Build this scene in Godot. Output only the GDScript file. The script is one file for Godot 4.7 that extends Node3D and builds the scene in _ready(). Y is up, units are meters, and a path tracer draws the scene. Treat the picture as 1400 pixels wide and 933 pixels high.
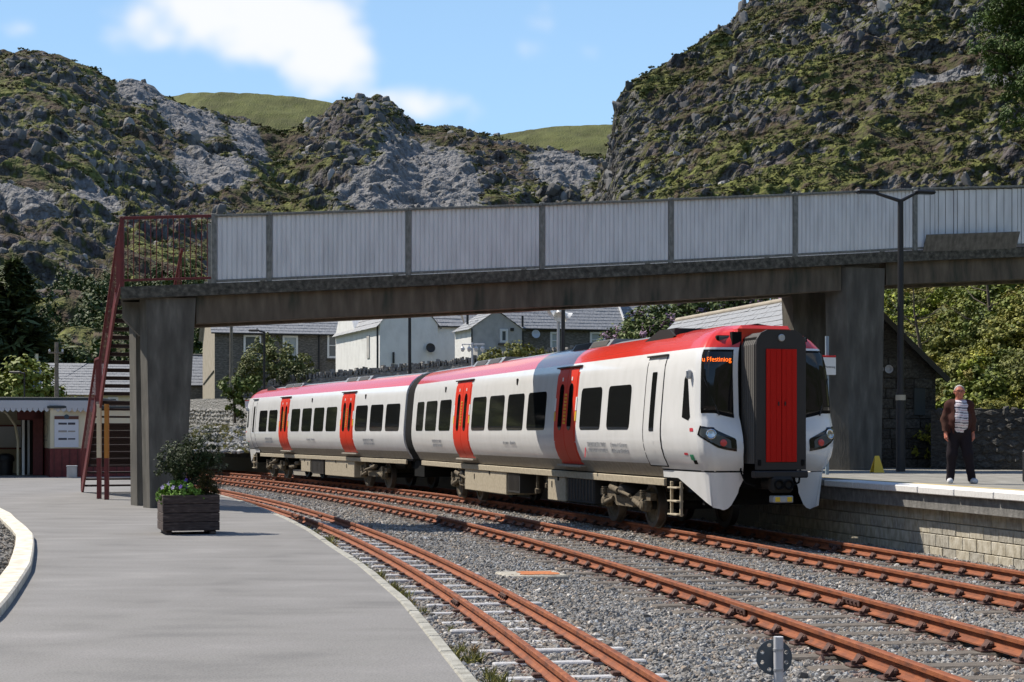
extends Node3D
# A two-car diesel train at a station in a slate valley. Units are metres, y is up, y = 0 is the near platform.
# The camera stands at x = 0, z = 0; distances from it run along -z.

const FOCAL := 2250.0      # focal length of the lens in pixels of the 1400 x 933 photograph
const EYE := 1.6           # height of the lens above the near platform
const HORIZON := 592.6     # row of the horizon in the photograph
const RAIL := -0.2         # top of the rails

# ---------------------------------------------------------------- mesh builder
class MB:
	var v := PackedVector3Array()
	var n := PackedVector3Array()
	var c := PackedColorArray()
	var ix := PackedInt32Array()
	var uv := PackedVector2Array()
	var colored := false
	var col := Color.WHITE

	func vert(p: Vector3, m: Vector3) -> int:
		v.append(p)
		n.append(m)
		if colored:
			c.append(col)
		return v.size() - 1

	func tri_i(a: int, b: int, d: int) -> void:
		var g := (v[b] - v[a]).cross(v[d] - v[a])
		if g.dot(n[a] + n[b] + n[d]) > 0.0:
			ix.append(a); ix.append(d); ix.append(b)
		else:
			ix.append(a); ix.append(b); ix.append(d)

	func face(pts: Array, hint: Vector3) -> void:
		var m := Vector3.ZERO
		for i in pts.size():
			var a: Vector3 = pts[i]
			var b: Vector3 = pts[(i + 1) % pts.size()]
			m += Vector3((a.y - b.y) * (a.z + b.z), (a.z - b.z) * (a.x + b.x), (a.x - b.x) * (a.y + b.y))
		m = m.normalized()
		if m.dot(hint) < 0.0:
			m = -m
		var s := v.size()
		for p in pts:
			vert(p, m)
		for i in range(1, pts.size() - 1):
			tri_i(s, s + i, s + i + 1)

	func box(t: Transform3D, size: Vector3) -> void:
		var h := size * 0.5
		for ax in 3:
			for sg in [-1.0, 1.0]:
				var e := Vector3.ZERO
				e[ax] = sg
				var o := e * h
				var a := Vector3.ZERO
				a[(ax + 1) % 3] = h[(ax + 1) % 3]
				var b := Vector3.ZERO
				b[(ax + 2) % 3] = h[(ax + 2) % 3]
				face([t * (o - a - b), t * (o + a - b), t * (o + a + b), t * (o - a + b)], t.basis * e)

	# box with chamfered edges
	func bev(t: Transform3D, size: Vector3, bv: float) -> void:
		var h := size * 0.5
		var q := h - Vector3(bv, bv, bv)
		for ax in 3:
			var i := (ax + 1) % 3
			var j := (ax + 2) % 3
			for sg in [-1.0, 1.0]:
				var p := []
				for k in [[-1, -1], [1, -1], [1, 1], [-1, 1]]:
					var w := Vector3.ZERO
					w[ax] = sg * h[ax]
					w[i] = k[0] * q[i]
					w[j] = k[1] * q[j]
					p.append(t * w)
				var e := Vector3.ZERO
				e[ax] = sg
				face(p, t.basis * e)
			for si in [-1.0, 1.0]:
				for sj in [-1.0, 1.0]:
					var p2 := []
					for k in [[-1, 0], [1, 0], [1, 1], [-1, 1]]:
						var w2 := Vector3.ZERO
						w2[ax] = k[0] * q[ax]
						w2[i] = si * (h[i] if k[1] == 0 else q[i])
						w2[j] = sj * (q[j] if k[1] == 0 else h[j])
						p2.append(t * w2)
					var e2 := Vector3.ZERO
					e2[i] = si
					e2[j] = sj
					face(p2, t.basis * e2)
		for sx in [-1.0, 1.0]:
			for sy in [-1.0, 1.0]:
				for sz in [-1.0, 1.0]:
					var s := Vector3(sx, sy, sz)
					face([t * Vector3(sx * h.x, sy * q.y, sz * q.z), t * Vector3(sx * q.x, sy * h.y, sz * q.z), t * Vector3(sx * q.x, sy * q.y, sz * h.z)], t.basis * s)

	# rows of points joined into one smooth sheet; the sign of out turns its face
	func sheet(rows: Array, out := 1.0, around := false) -> void:
		var nr := rows.size()
		var nc: int = rows[0].size()
		var s := v.size()
		for r in nr:
			for k in nc:
				var row: PackedVector3Array = rows[r]
				var du: Vector3
				if around:
					du = row[(k + 1) % (nc - 1)] - row[(k - 1 + nc - 1) % (nc - 1)]
				else:
					du = row[mini(k + 1, nc - 1)] - row[maxi(k - 1, 0)]
				var ra: PackedVector3Array = rows[mini(r + 1, nr - 1)]
				var rb: PackedVector3Array = rows[maxi(r - 1, 0)]
				var dv := ra[k] - rb[k]
				var m := du.cross(dv)
				if m.length_squared() < 1e-14:
					m = Vector3.UP
				vert(row[k], m.normalized() * out)
		for r in nr - 1:
			for k in nc - 1:
				var a := s + r * nc + k
				tri_i(a, a + 1, a + nc + 1)
				tri_i(a, a + nc + 1, a + nc)

	# round pipe through points
	func pipe(pts: Array, rad: Array, seg := 8, caps := true) -> void:
		var last := Vector3.ZERO
		var rings := []
		var s := v.size()
		for i in pts.size():
			var d: Vector3 = (pts[mini(i + 1, pts.size() - 1)] - pts[maxi(i - 1, 0)])
			d = d.normalized()
			var x: Vector3 = last - d * last.dot(d) if last != Vector3.ZERO else Vector3.ZERO
			if x.length() < 0.01:
				x = d.cross(Vector3.UP if absf(d.y) < 0.9 else Vector3.RIGHT)
			x = x.normalized()
			last = x
			var y := d.cross(x)
			var ring := []
			for k in seg:
				var a := TAU * k / seg
				var m := x * cos(a) + y * sin(a)
				ring.append(vert(pts[i] + m * float(rad[i]), m))
			rings.append(ring)
		for i in pts.size() - 1:
			for k in seg:
				var q := (k + 1) % seg
				tri_i(rings[i][k], rings[i][q], rings[i + 1][q])
				tri_i(rings[i][k], rings[i + 1][q], rings[i + 1][k])
		if caps:
			for e in [0, pts.size() - 1]:
				var p := []
				for k in seg:
					p.append(v[rings[e][k]])
				var out: Vector3 = pts[0] - pts[1] if e == 0 else pts[-1] - pts[-2]
				face(p, out)

	# turned shape: profile of (radius, height) about the y axis of t
	func lathe(t: Transform3D, prof: Array, seg := 16) -> void:
		for i in prof.size() - 1:
			var a: Vector2 = prof[i]
			var b: Vector2 = prof[i + 1]
			var d := b - a
			var m2 := Vector2(d.y, -d.x).normalized()
			if m2.length() < 0.5:
				continue
			var s := v.size()
			for k in seg + 1:
				var w := TAU * k / seg
				var m := (t.basis * Vector3(m2.x * cos(w), m2.y, m2.x * sin(w))).normalized()
				vert(t * Vector3(a.x * cos(w), a.y, a.x * sin(w)), m)
				vert(t * Vector3(b.x * cos(w), b.y, b.x * sin(w)), m)
			for k in seg:
				var q := s + k * 2
				tri_i(q, q + 2, q + 3)
				tri_i(q, q + 3, q + 1)

	# polygon in the xy plane of t, pulled from z = 0 to z = depth
	func prism(poly: PackedVector2Array, t: Transform3D, depth: float) -> void:
		var tr := Geometry2D.triangulate_polygon(poly)
		var mid := Vector2.ZERO
		for p in poly:
			mid += p / poly.size()
		for e in 2:
			var z := depth * e
			var m := (t.basis.z * (1.0 if e == 1 else -1.0) * signf(depth)).normalized()
			var s := v.size()
			for p in poly:
				vert(t * Vector3(p.x, p.y, z), m)
			for k in range(0, tr.size(), 3):
				tri_i(s + tr[k], s + tr[k + 1], s + tr[k + 2])
		var area := 0.0
		for i in poly.size():
			area += poly[i].cross(poly[(i + 1) % poly.size()])
		for i in poly.size():
			var a := poly[i]
			var b := poly[(i + 1) % poly.size()]
			var o := Vector2(b.y - a.y, a.x - b.x) * signf(area)
			face([t * Vector3(a.x, a.y, 0), t * Vector3(b.x, b.y, 0), t * Vector3(b.x, b.y, depth), t * Vector3(a.x, a.y, depth)], t.basis * Vector3(o.x, o.y, 0))

	# closed profile (x to the side, y up) drawn along a path of frames
	func sweep(prof: PackedVector2Array, frames: Array) -> void:
		var area := 0.0
		for i in prof.size():
			area += prof[i].cross(prof[(i + 1) % prof.size()])
		for i in prof.size():
			var a := prof[i]
			var b := prof[(i + 1) % prof.size()]
			var o2 := (Vector2(b.y - a.y, a.x - b.x) * signf(area)).normalized()
			var s := v.size()
			for fr in frames:
				var t: Transform3D = fr
				var m := (t.basis * Vector3(o2.x, o2.y, 0)).normalized()
				vert(t * Vector3(a.x, a.y, 0), m)
				vert(t * Vector3(b.x, b.y, 0), m)
			for k in frames.size() - 1:
				var q := s + k * 2
				tri_i(q, q + 2, q + 3)
				tri_i(q, q + 3, q + 1)
		for e in [0, frames.size() - 1]:
			var t2: Transform3D = frames[e]
			var p := []
			for q2 in prof:
				p.append(t2 * Vector3(q2.x, q2.y, 0))
			var ta: Transform3D = frames[0]
			var tb: Transform3D = frames[frames.size() - 1]
			var tr := Geometry2D.triangulate_polygon(prof)
			var hint: Vector3 = (ta.origin - (frames[1] as Transform3D).origin) if e == 0 else (tb.origin - (frames[frames.size() - 2] as Transform3D).origin)
			for k in range(0, tr.size(), 3):
				face([p[tr[k]], p[tr[k + 1]], p[tr[k + 2]]], hint)

	func mesh() -> ArrayMesh:
		var arr := []
		arr.resize(Mesh.ARRAY_MAX)
		arr[Mesh.ARRAY_VERTEX] = v
		arr[Mesh.ARRAY_NORMAL] = n
		if colored:
			arr[Mesh.ARRAY_COLOR] = c
		if uv.size() == v.size() and uv.size() > 0:
			arr[Mesh.ARRAY_TEX_UV] = uv
		arr[Mesh.ARRAY_INDEX] = ix
		var am := ArrayMesh.new()
		am.add_surface_from_arrays(Mesh.PRIMITIVE_TRIANGLES, arr)
		return am

func T3(o: Vector3, yaw := 0.0) -> Transform3D:
	return Transform3D(Basis(Vector3.UP, yaw), o)

func frame_of(o: Vector3, x: Vector3, y := Vector3.UP) -> Transform3D:
	var bx := x.normalized()
	var bz := bx.cross(y).normalized()
	var by := bz.cross(bx)
	return Transform3D(Basis(bx, by, bz), o)

# the point seen at a pixel of the photograph, at a distance along the view
func at(u: float, w: float, d: float) -> Vector3:
	return Vector3((u - 700.0) / FOCAL * d, EYE + (HORIZON - w) / FOCAL * d, -d)

# ---------------------------------------------------------------- nodes
var taken := {}

func numbered(called: String) -> String:
	var k: int = taken.get(called, 0)
	taken[called] = k + 1
	return called if k == 0 else "%s_%03d" % [called, k]

func tag(o: Node3D, label: String, category: String, group := "", kind := "") -> Node3D:
	if label != "":
		o.set_meta("label", label)
	if category != "":
		o.set_meta("category", category)
	if group != "":
		o.set_meta("group", group)
	if kind != "":
		o.set_meta("kind", kind)
	return o

func thing(called: String, label: String, category: String, t := Transform3D(), group := "") -> Node3D:
	var o := Node3D.new()
	o.name = numbered(called)
	add_child(o)
	o.transform = t
	tag(o, label, category, group)
	return o

func struct(called: String, t := Transform3D()) -> Node3D:
	var o := Node3D.new()
	o.name = numbered(called)
	add_child(o)
	o.transform = t
	o.set_meta("kind", "structure")
	return o

func part(parent: Node, called: String, me: Mesh, m: Material, t := Transform3D()) -> MeshInstance3D:
	var o := MeshInstance3D.new()
	o.name = called
	o.mesh = me
	o.material_override = m
	o.transform = t
	parent.add_child(o, true)
	return o

func single(called: String, me: Mesh, m: Material, label := "", category := "", kind := "", group := "", t := Transform3D()) -> MeshInstance3D:
	var o := MeshInstance3D.new()
	o.name = numbered(called)
	o.mesh = me
	o.material_override = m
	o.transform = t
	add_child(o)
	tag(o, label, category, group, kind)
	return o

func copies(called: String, me: Mesh, m: Material, where: Array, cols: Array, parent: Node = null) -> MultiMeshInstance3D:
	var mm := MultiMesh.new()
	mm.transform_format = MultiMesh.TRANSFORM_3D
	mm.use_colors = true
	mm.mesh = me
	mm.instance_count = where.size()
	var buf := PackedFloat32Array()
	buf.resize(where.size() * 16)
	for i in where.size():
		var t: Transform3D = where[i]
		var c: Color = cols[i]
		var k := i * 16
		buf[k] = t.basis.x.x; buf[k + 1] = t.basis.y.x; buf[k + 2] = t.basis.z.x; buf[k + 3] = t.origin.x
		buf[k + 4] = t.basis.x.y; buf[k + 5] = t.basis.y.y; buf[k + 6] = t.basis.z.y; buf[k + 7] = t.origin.y
		buf[k + 8] = t.basis.x.z; buf[k + 9] = t.basis.y.z; buf[k + 10] = t.basis.z.z; buf[k + 11] = t.origin.z
		buf[k + 12] = c.r; buf[k + 13] = c.g; buf[k + 14] = c.b; buf[k + 15] = 1.0
	mm.buffer = buf
	var o := MultiMeshInstance3D.new()
	o.multimesh = mm
	o.material_override = m
	if parent:
		o.name = called
		parent.add_child(o, true)
	else:
		o.name = numbered(called)
		add_child(o)
	o.set_meta("kind", "stuff")
	return o

# ---------------------------------------------------------------- materials
var M := {}
var tex_cache := {}

func lin(r: float, g: float, b: float) -> Color:
	return Color(r, g, b).linear_to_srgb()

func noise_tex(seed_: int, freq: float, oct: int, ramp: Array, kind := FastNoiseLite.TYPE_SIMPLEX_SMOOTH, size := 512) -> NoiseTexture2D:
	var fn := FastNoiseLite.new()
	fn.noise_type = kind
	fn.seed = seed_
	fn.frequency = freq
	fn.fractal_octaves = oct
	var t := NoiseTexture2D.new()
	t.width = size
	t.height = size
	t.seamless = true
	t.noise = fn
	if ramp.size():
		var g := Gradient.new()
		var off := PackedFloat32Array()
		var cc := PackedColorArray()
		for r in ramp:
			off.append(r[0])
			var k: Color = r[1]
			cc.append(k.linear_to_srgb())
		g.offsets = off
		g.colors = cc
		t.color_ramp = g
	return t

# plain painted or bare surface
func flat(called: String, c: Color, rough := 0.7, metal := 0.0, spec := 0.5) -> StandardMaterial3D:
	var m := StandardMaterial3D.new()
	m.resource_name = called
	m.albedo_color = c.linear_to_srgb()
	m.roughness = rough
	m.metallic = metal
	m.metallic_specular = spec
	M[called] = m
	return m

# mottled surface: noise between the colours of a ramp, laid on in the world
func mottled(called: String, ramp: Array, scale: Vector3, rough := 0.85, oct := 5, freq := 0.01, bump := 0.0, seed_ := 1, bump_freq := 0.05) -> StandardMaterial3D:
	var m := StandardMaterial3D.new()
	m.resource_name = called
	m.albedo_texture = noise_tex(seed_, freq, oct, ramp)
	m.uv1_triplanar = true
	m.uv1_world_triplanar = true
	m.uv1_scale = scale
	m.roughness = rough
	if bump > 0.0:
		var key := "b%f" % bump_freq
		if not tex_cache.has(key):
			tex_cache[key] = noise_tex(77, bump_freq, 4, [])
		m.heightmap_enabled = true
		m.heightmap_texture = tex_cache[key]
		m.heightmap_scale = bump
	M[called] = m
	return m

func tinted(called: String, rough := 0.9, back := 0.0) -> StandardMaterial3D:
	var m := StandardMaterial3D.new()
	m.resource_name = called
	m.vertex_color_use_as_albedo = true
	m.roughness = rough
	m.metallic_specular = 0.3
	if back > 0.0:
		m.backlight_enabled = true
		m.backlight = Color(back, back, back)
	M[called] = m
	return m

func make_materials() -> void:
	mottled("asphalt", [[0.0, Color(0.154, 0.15, 0.146)], [.35, Color(0.197, 0.191, 0.184)], [.65, Color(0.214, 0.208, 0.202)], [1.0, Color(0.256, 0.248, 0.24)]], Vector3(.14, .14, .26), .88, 7, .006, .5, 3, .2)
	mottled("asphalt_old", [[0.0, Color(0.162, 0.158, 0.153)], [.35, Color(0.207, 0.201, 0.193)], [.65, Color(0.225, 0.218, 0.212)], [1.0, Color(0.269, 0.26, 0.252)]], Vector3(.14, .14, .26), .88, 7, .006, .5, 103, .2)
	mottled("right_asphalt", [[0.0, Color(0.156, 0.15, 0.132)], [.5, Color(0.26, 0.25, 0.221)], [1.0, Color(0.343, 0.33, 0.291)]], Vector3(.35, .35, .35), .9, 6, .01, .3, 5, .2)
	# fine chippings in the surfacing
	var speck := noise_tex(133, .22, 3, [[0.0, Color(.45, .45, .45)], [.45, Color(.88, .88, .88)], [1.0, Color(1, 1, 1)]])
	for q in ["asphalt", "asphalt_old", "right_asphalt"]:
		M[q].detail_enabled = true
		M[q].detail_blend_mode = BaseMaterial3D.BLEND_MODE_MUL
		M[q].detail_albedo = speck
		M[q].detail_uv_layer = BaseMaterial3D.DETAIL_UV_2
		M[q].uv2_triplanar = true
		M[q].uv2_world_triplanar = true
		M[q].uv2_scale = Vector3(.45, .45, .45)
	mottled("pale_concrete", [[0.0, Color(0.187, 0.18, 0.151)], [.5, Color(0.302, 0.295, 0.259)], [1.0, Color(0.396, 0.389, 0.346)]], Vector3(.8, .8, .8), .9, 6, .012, .4, 6, .1)
	mottled("kerb_concrete", [[0.0, Color(.42, .37, .28)], [.5, Color(.62, .58, .49)], [1.0, Color(.72, .69, .6)]], Vector3(.7, .7, .7), .85, 5, .01, .3, 8, .1)
	mottled("bed", [[0.0, Color(0.122, 0.106, 0.0856)], [.4, Color(0.232, 0.207, 0.176)], [.7, Color(0.305, 0.276, 0.235)], [1.0, Color(0.439, 0.402, 0.342)]], Vector3(.9, .9, .9), .95, 4, .05, 4.0, 9, .06)
	mottled("soil", [[0.0, Color(.05, .04, .03)], [.5, Color(.12, .10, .08)], [1.0, Color(.25, .22, .19)]], Vector3(.9, .9, .9), .95, 5, .03, 3.0, 10, .05)
	mottled("rust", [[0.0, Color(0.082, 0.0265, 0.0125)], [.4, Color(0.193, 0.053, 0.0177)], [.65, Color(0.254, 0.0717, 0.0221)], [1.0, Color(0.328, 0.117, 0.0406)]], Vector3(.5, 1.4, .5), .8, 6, .015, .15, 11, .1)
	mottled("rust_dark", [[0.0, Color(.04, .02, .016)], [.5, Color(.085, .04, .03)], [1.0, Color(.15, .07, .05)]], Vector3(2.5, 2.5, 2.5), .85, 4, .02, .2, 12, .1)
	mottled("timber_old", [[0.0, Color(.06, .05, .04)], [.5, Color(.135, .115, .095)], [1.0, Color(.21, .19, .165)]], Vector3(.6, 2.0, 3.5), .95, 5, .02, .6, 13, .05)
	mottled("sleeper_pale", [[0.0, Color(0.27, 0.27, 0.27)], [.5, Color(0.414, 0.414, 0.423)], [1.0, Color(0.522, 0.522, 0.531)]], Vector3(1.5, 1.5, 1.5), .85, 5, .02, .2, 14, .1)
	# footbridge
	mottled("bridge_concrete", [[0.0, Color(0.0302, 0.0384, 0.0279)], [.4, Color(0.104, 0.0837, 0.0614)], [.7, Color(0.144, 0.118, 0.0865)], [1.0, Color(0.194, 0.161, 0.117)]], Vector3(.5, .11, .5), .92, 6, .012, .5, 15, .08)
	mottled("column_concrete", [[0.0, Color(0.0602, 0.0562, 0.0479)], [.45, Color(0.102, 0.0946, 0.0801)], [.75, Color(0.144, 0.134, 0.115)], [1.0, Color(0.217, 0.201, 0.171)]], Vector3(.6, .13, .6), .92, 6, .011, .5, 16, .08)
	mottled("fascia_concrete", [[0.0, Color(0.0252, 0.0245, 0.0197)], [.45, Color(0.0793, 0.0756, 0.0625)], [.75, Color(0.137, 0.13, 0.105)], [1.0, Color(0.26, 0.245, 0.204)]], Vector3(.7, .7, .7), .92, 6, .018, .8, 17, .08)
	mottled("panel_grey", [[0.0, Color(0.552, 0.562, 0.576)], [.5, Color(0.71, 0.726, 0.742)], [1.0, Color(0.836, 0.85, 0.863)]], Vector3(.55, .09, .55), .55, 5, .012, 0.0, 18)
	mottled("panel_post", [[0.0, Color(.10, .105, .095)], [.5, Color(.19, .195, .18)], [1.0, Color(.29, .295, .275)]], Vector3(1.2, .5, 1.2), .7, 5, .02, .1, 19, .1)
	mottled("maroon", [[0.0, Color(0.096, 0.0128, 0.0136)], [.5, Color(0.136, 0.0176, 0.0184)], [1.0, Color(0.176, 0.0272, 0.0256)]], Vector3(.8, .4, .8), .5, 4, .02, 0.0, 20)
	flat("stair_dark", Color(.035, .02, .02), .7)
	flat("cream", Color(.68, .62, .45), .6)
	flat("post_orange", Color(.5, .2, .03), .6)
	# train
	mottled("train_white", [[0.0, Color(0.726, 0.726, 0.71)], [.5, Color(0.792, 0.792, 0.781)], [1.0, Color(0.825, 0.825, 0.82)]], Vector3(.4, .15, .4), .22, 5, .012, 0.0, 21)
	M.train_white.clearcoat_enabled = true
	M.train_white.clearcoat = .5
	M.train_white.clearcoat_roughness = .06
	mottled("train_dirt", [[0.0, Color(.19, .165, .125)], [.5, Color(.27, .24, .195)], [1.0, Color(.38, .36, .31)]], Vector3(.7, .5, .7), .6, 6, .02, 0.0, 22)
	flat("train_red", Color(.66, .032, .014), .22)
	M.train_red.clearcoat_enabled = true
	M.train_red.clearcoat = .6
	M.train_red.clearcoat_roughness = .05
	flat("door_red", Color(.66, .04, .014), .4, 0.0, .35)
	flat("roof_grey", Color(.20, .215, .235), .45)
	flat("glass_dark", Color(.012, .013, .013), .06, 0.0, .5)
	flat("glass_black", Color(.006, .006, .008), .05, 0.0, .5)
	mottled("rust_bright", [[0.0, Color(.20, .06, .02)], [.5, Color(.42, .13, .035)], [1.0, Color(.55, .22, .07)]], Vector3(1.5, 1.5, 1.5), .85, 5, .02, 0.0, 44)
	flat("rubber", Color(.010, .010, .010), .85, 0.0, .25)
	flat("bellows", Color(.095, .09, .083), .85)
	flat("plate_black", Color(.022, .02, .02), .6)
	flat("plate_red", Color(.50, .014, .009), .6, 0.0, .25)
	mottled("brake_dust", [[0.0, Color(0.054, 0.042, 0.027)], [.5, Color(0.132, 0.105, 0.069)], [1.0, Color(0.198, 0.162, 0.111)]], Vector3(1.2, 1.2, 1.2), .9, 5, .02, .2, 23, .1)
	mottled("box_tan", [[0.0, Color(.30, .255, .18)], [.5, Color(.40, .345, .25)], [1.0, Color(.47, .41, .31)]], Vector3(.9, .9, .9), .75, 5, .015, 0.0, 24)
	flat("under_dark", Color(.022, .02, .018), .85)
	flat("steel_worn", Color(0.112, 0.098, 0.084), .45, .7)
	flat("yellow_paint", Color(.75, .50, .04), .5)
	flat("white_paint", Color(.78, .78, .76), .5)
	flat("tail_red", Color(.65, .08, .07), .2)
	flat("lamp_glass", Color(.10, .115, .125), .08, .2)
	flat("print_grey", Color(.22, .23, .25), .5)
	flat("print_red", Color(.55, .03, .05), .5)
	flat("green_label", Color(.03, .28, .13), .5)
	flat("chrome", Color(.55, .55, .55), .2, 1.0)
	var disp := flat("led_orange", Color(.5, .12, .01), .6)
	disp.emission_enabled = true
	disp.emission = Color(1.0, .42, .07)
	disp.emission_energy_multiplier = 1.6
	# right platform
	mottled("coping_white", [[0.0, Color(.42, .41, .39)], [.3, Color(.66, .65, .63)], [1.0, Color(.76, .75, .73)]], Vector3(1.2, 1.2, 1.2), .7, 6, .02, .2, 25, .1)
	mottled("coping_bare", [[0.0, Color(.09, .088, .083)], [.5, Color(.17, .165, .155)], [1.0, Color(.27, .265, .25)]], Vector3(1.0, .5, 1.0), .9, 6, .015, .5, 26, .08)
	mottled("block_a", [[0.0, Color(.26, .225, .16)], [.5, Color(.44, .40, .315)], [1.0, Color(.58, .545, .46)]], Vector3(.9, .35, .9), .92, 6, .018, .6, 27, .08)
	mottled("block_b", [[0.0, Color(.20, .18, .14)], [.5, Color(.36, .335, .28)], [1.0, Color(.52, .50, .44)]], Vector3(1.1, .4, 1.1), .92, 6, .02, .6, 28, .08)
	mottled("mortar", [[0.0, Color(.26, .24, .2)], [1.0, Color(.45, .42, .36)]], Vector3(1.5, 1.5, 1.5), .95, 4, .03, .5, 29, .1)
	flat("line_yellow", Color(.62, .47, .17), .7)
	# buildings
	mottled("slate_stone", [[0.0, Color(0.0536, 0.0489, 0.0439)], [.45, Color(0.123, 0.114, 0.104)], [.75, Color(0.193, 0.182, 0.165)], [1.0, Color(0.3, 0.281, 0.255)]], Vector3(.35, 1.0, .35), .9, 5, .02, 2.5, 30, .04)
	mottled("wall_stone", [[0.0, Color(.10, .097, .09)], [.45, Color(.215, .21, .20)], [.75, Color(.30, .295, .285)], [1.0, Color(.42, .41, .40)]], Vector3(.22, .4, .22), .92, 4, .035, 9.0, 31, .04)
	mottled("dark_stone", [[0.0, Color(0.0225, 0.02, 0.018)], [.5, Color(0.05, 0.047, 0.0425)], [1.0, Color(0.1, 0.095, 0.0875)]], Vector3(.5, .9, .5), .92, 4, .03, 4.0, 32, .04)
	mottled("slates", [[0.0, Color(0.182, 0.189, 0.202)], [.5, Color(0.273, 0.28, 0.293)], [1.0, Color(0.403, 0.41, 0.416)]], Vector3(.35, .35, .35), .55, 6, .03, .6, 33, .08)
	mottled("slates_light", [[0.0, Color(0.159, 0.167, 0.177)], [.5, Color(0.239, 0.246, 0.257)], [1.0, Color(0.326, 0.332, 0.343)]], Vector3(.6, .6, .6), .5, 5, .03, .4, 34, .08)
	mottled("white_render", [[0.0, Color(0.642, 0.642, 0.631)], [.5, Color(0.76, 0.76, 0.749)], [1.0, Color(0.824, 0.824, 0.813)]], Vector3(.25, .12, .25), .85, 5, .012, 1.2, 35, .06)
	mottled("grey_render", [[0.0, Color(0.334, 0.324, 0.314)], [.5, Color(0.431, 0.419, 0.406)], [1.0, Color(0.514, 0.499, 0.485)]], Vector3(.3, .2, .3), .9, 5, .015, .6, 36, .08)
	mottled("tan_render", [[0.0, Color(.27, .235, .18)], [.5, Color(.35, .31, .245)], [1.0, Color(.41, .37, .3)]], Vector3(.3, .2, .3), .9, 5, .015, .4, 37, .08)
	flat("frame_white", Color(.74, .74, .73), .5)
	flat("pane", Color(.10, .115, .125), .06, 0.0, .5)
	flat("pane_pale", Color(.38, .42, .44), .15, 0.0, .5)
	flat("gutter", Color(.025, .025, .027), .5)
	flat("black_metal", Color(.016, .017, .02), .45)
	flat("galvanised", Color(.42, .44, .46), .45, .4)
	flat("blue_post", Color(.23, .30, .36), .6)
	flat("canopy_grey", Color(.50, .51, .54), .6)
	flat("canopy_dark", Color(.03, .04, .045), .6)
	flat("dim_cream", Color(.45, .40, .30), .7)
	flat("paper", Color(.60, .63, .68), .5)
	flat("ink", Color(.045, .045, .06), .6)
	flat("ink_soft", Color(.30, .28, .26), .6)
	flat("board_brown", Color(.10, .035, .02), .6)
	flat("sign_red", Color(.6, .02, .02), .5)
	flat("dark_blue", Color(.03, .06, .09), .5)
	mottled("pole_wood", [[0.0, Color(.10, .085, .07)], [.5, Color(.19, .17, .14)], [1.0, Color(.28, .25, .215)]], Vector3(2.0, .3, 2.0), .9, 5, .02, .3, 38, .08)
	mottled("planter_wood", [[0.0, Color(.022, .014, .012)], [.5, Color(.06, .04, .034)], [.8, Color(.10, .072, .062)], [1.0, Color(.24, .20, .17)]], Vector3(.8, 3.5, .8), .8, 6, .013, .5, 39, .05)
	mottled("bark", [[0.0, Color(.05, .04, .03)], [.5, Color(.10, .08, .06)], [1.0, Color(.16, .13, .10)]], Vector3(2, .5, 2), .95, 5, .02, 1.0, 40, .05)
	mottled("ground_green", [[0.0, Color(.03, .035, .012)], [.4, Color(.06, .07, .022)], [.7, Color(.09, .095, .035)], [1.0, Color(.14, .125, .06)]], Vector3(.12, .12, .12), .95, 6, .012, 6.0, 41, .05)
	mottled("rubble", [[0.0, Color(.06, .055, .025)], [.4, Color(.15, .135, .08)], [.7, Color(.22, .20, .14)], [1.0, Color(.36, .34, .29)]], Vector3(.5, .5, .5), .95, 5, .03, 3.0, 42, .05)
	mottled("shed_stone", [[0.0, Color(0.0275, 0.0264, 0.0248)], [.5, Color(0.0715, 0.0688, 0.0633)], [1.0, Color(0.132, 0.127, 0.118)]], Vector3(1.0, 1.0, 1.0), .92, 5, .02, 2.0, 43, .05)
	tinted("stone", .95)
	var hm := tinted("hill", .95)
	hm.albedo_texture = noise_tex(101, .02, 6, [[0.0, Color(.35, .35, .35)], [.45, Color(.8, .8, .8)], [1.0, Color(1, 1, 1)]])
	hm.uv1_triplanar = true
	hm.uv1_world_triplanar = true
	hm.uv1_scale = Vector3(.05, .05, .05)
	hm.heightmap_enabled = true
	hm.heightmap_texture = noise_tex(102, .016, 6, [])
	hm.heightmap_scale = 190.0
	tinted("leaf", .6, .35)
	tinted("petal", .6, .2)
	tinted("cloth", .85)
	tinted("skin", .55)
	flat("concrete_disc", Color(.075, .095, .115), .55)
	flat("pole_white", Color(.55, .56, .58), .4)

# ---------------------------------------------------------------- sky
func cloud_at(u: float, w: float, fn: FastNoiseLite, fine: FastNoiseLite) -> float:
	# soft cumulus banks, as blobs in degrees of azimuth and height above the horizon
	var k := 0.0
	for b in [[-9.2, 14.2, 4.8, 2.3, 1.1], [-12.2, 13.6, 2.6, 1.3, .8], [-6.2, 12.6, 2.6, 1.9, .95], [-3.6, 11.3, 2.9, 1.0, .85], [-1.4, 10.9, 1.3, .8, .5], [-16.9, 13.3, 1.2, .5, .45], [-14.0, 15.6, 4.5, .5, .5], [-5.3, 10.8, 2.0, .9, .8]]:
		var dx: float = (u - b[0]) / b[2]
		var dy: float = (w - b[1]) / b[3]
		k = maxf(k, b[4] * (1.0 - (dx * dx + dy * dy)))
	var a := fn.get_noise_2d(u * 6.0, w * 9.0)
	var g := fine.get_noise_2d(u * 20.0, w * 28.0)
	return k + a * .55 + g * .25 - .24

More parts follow.
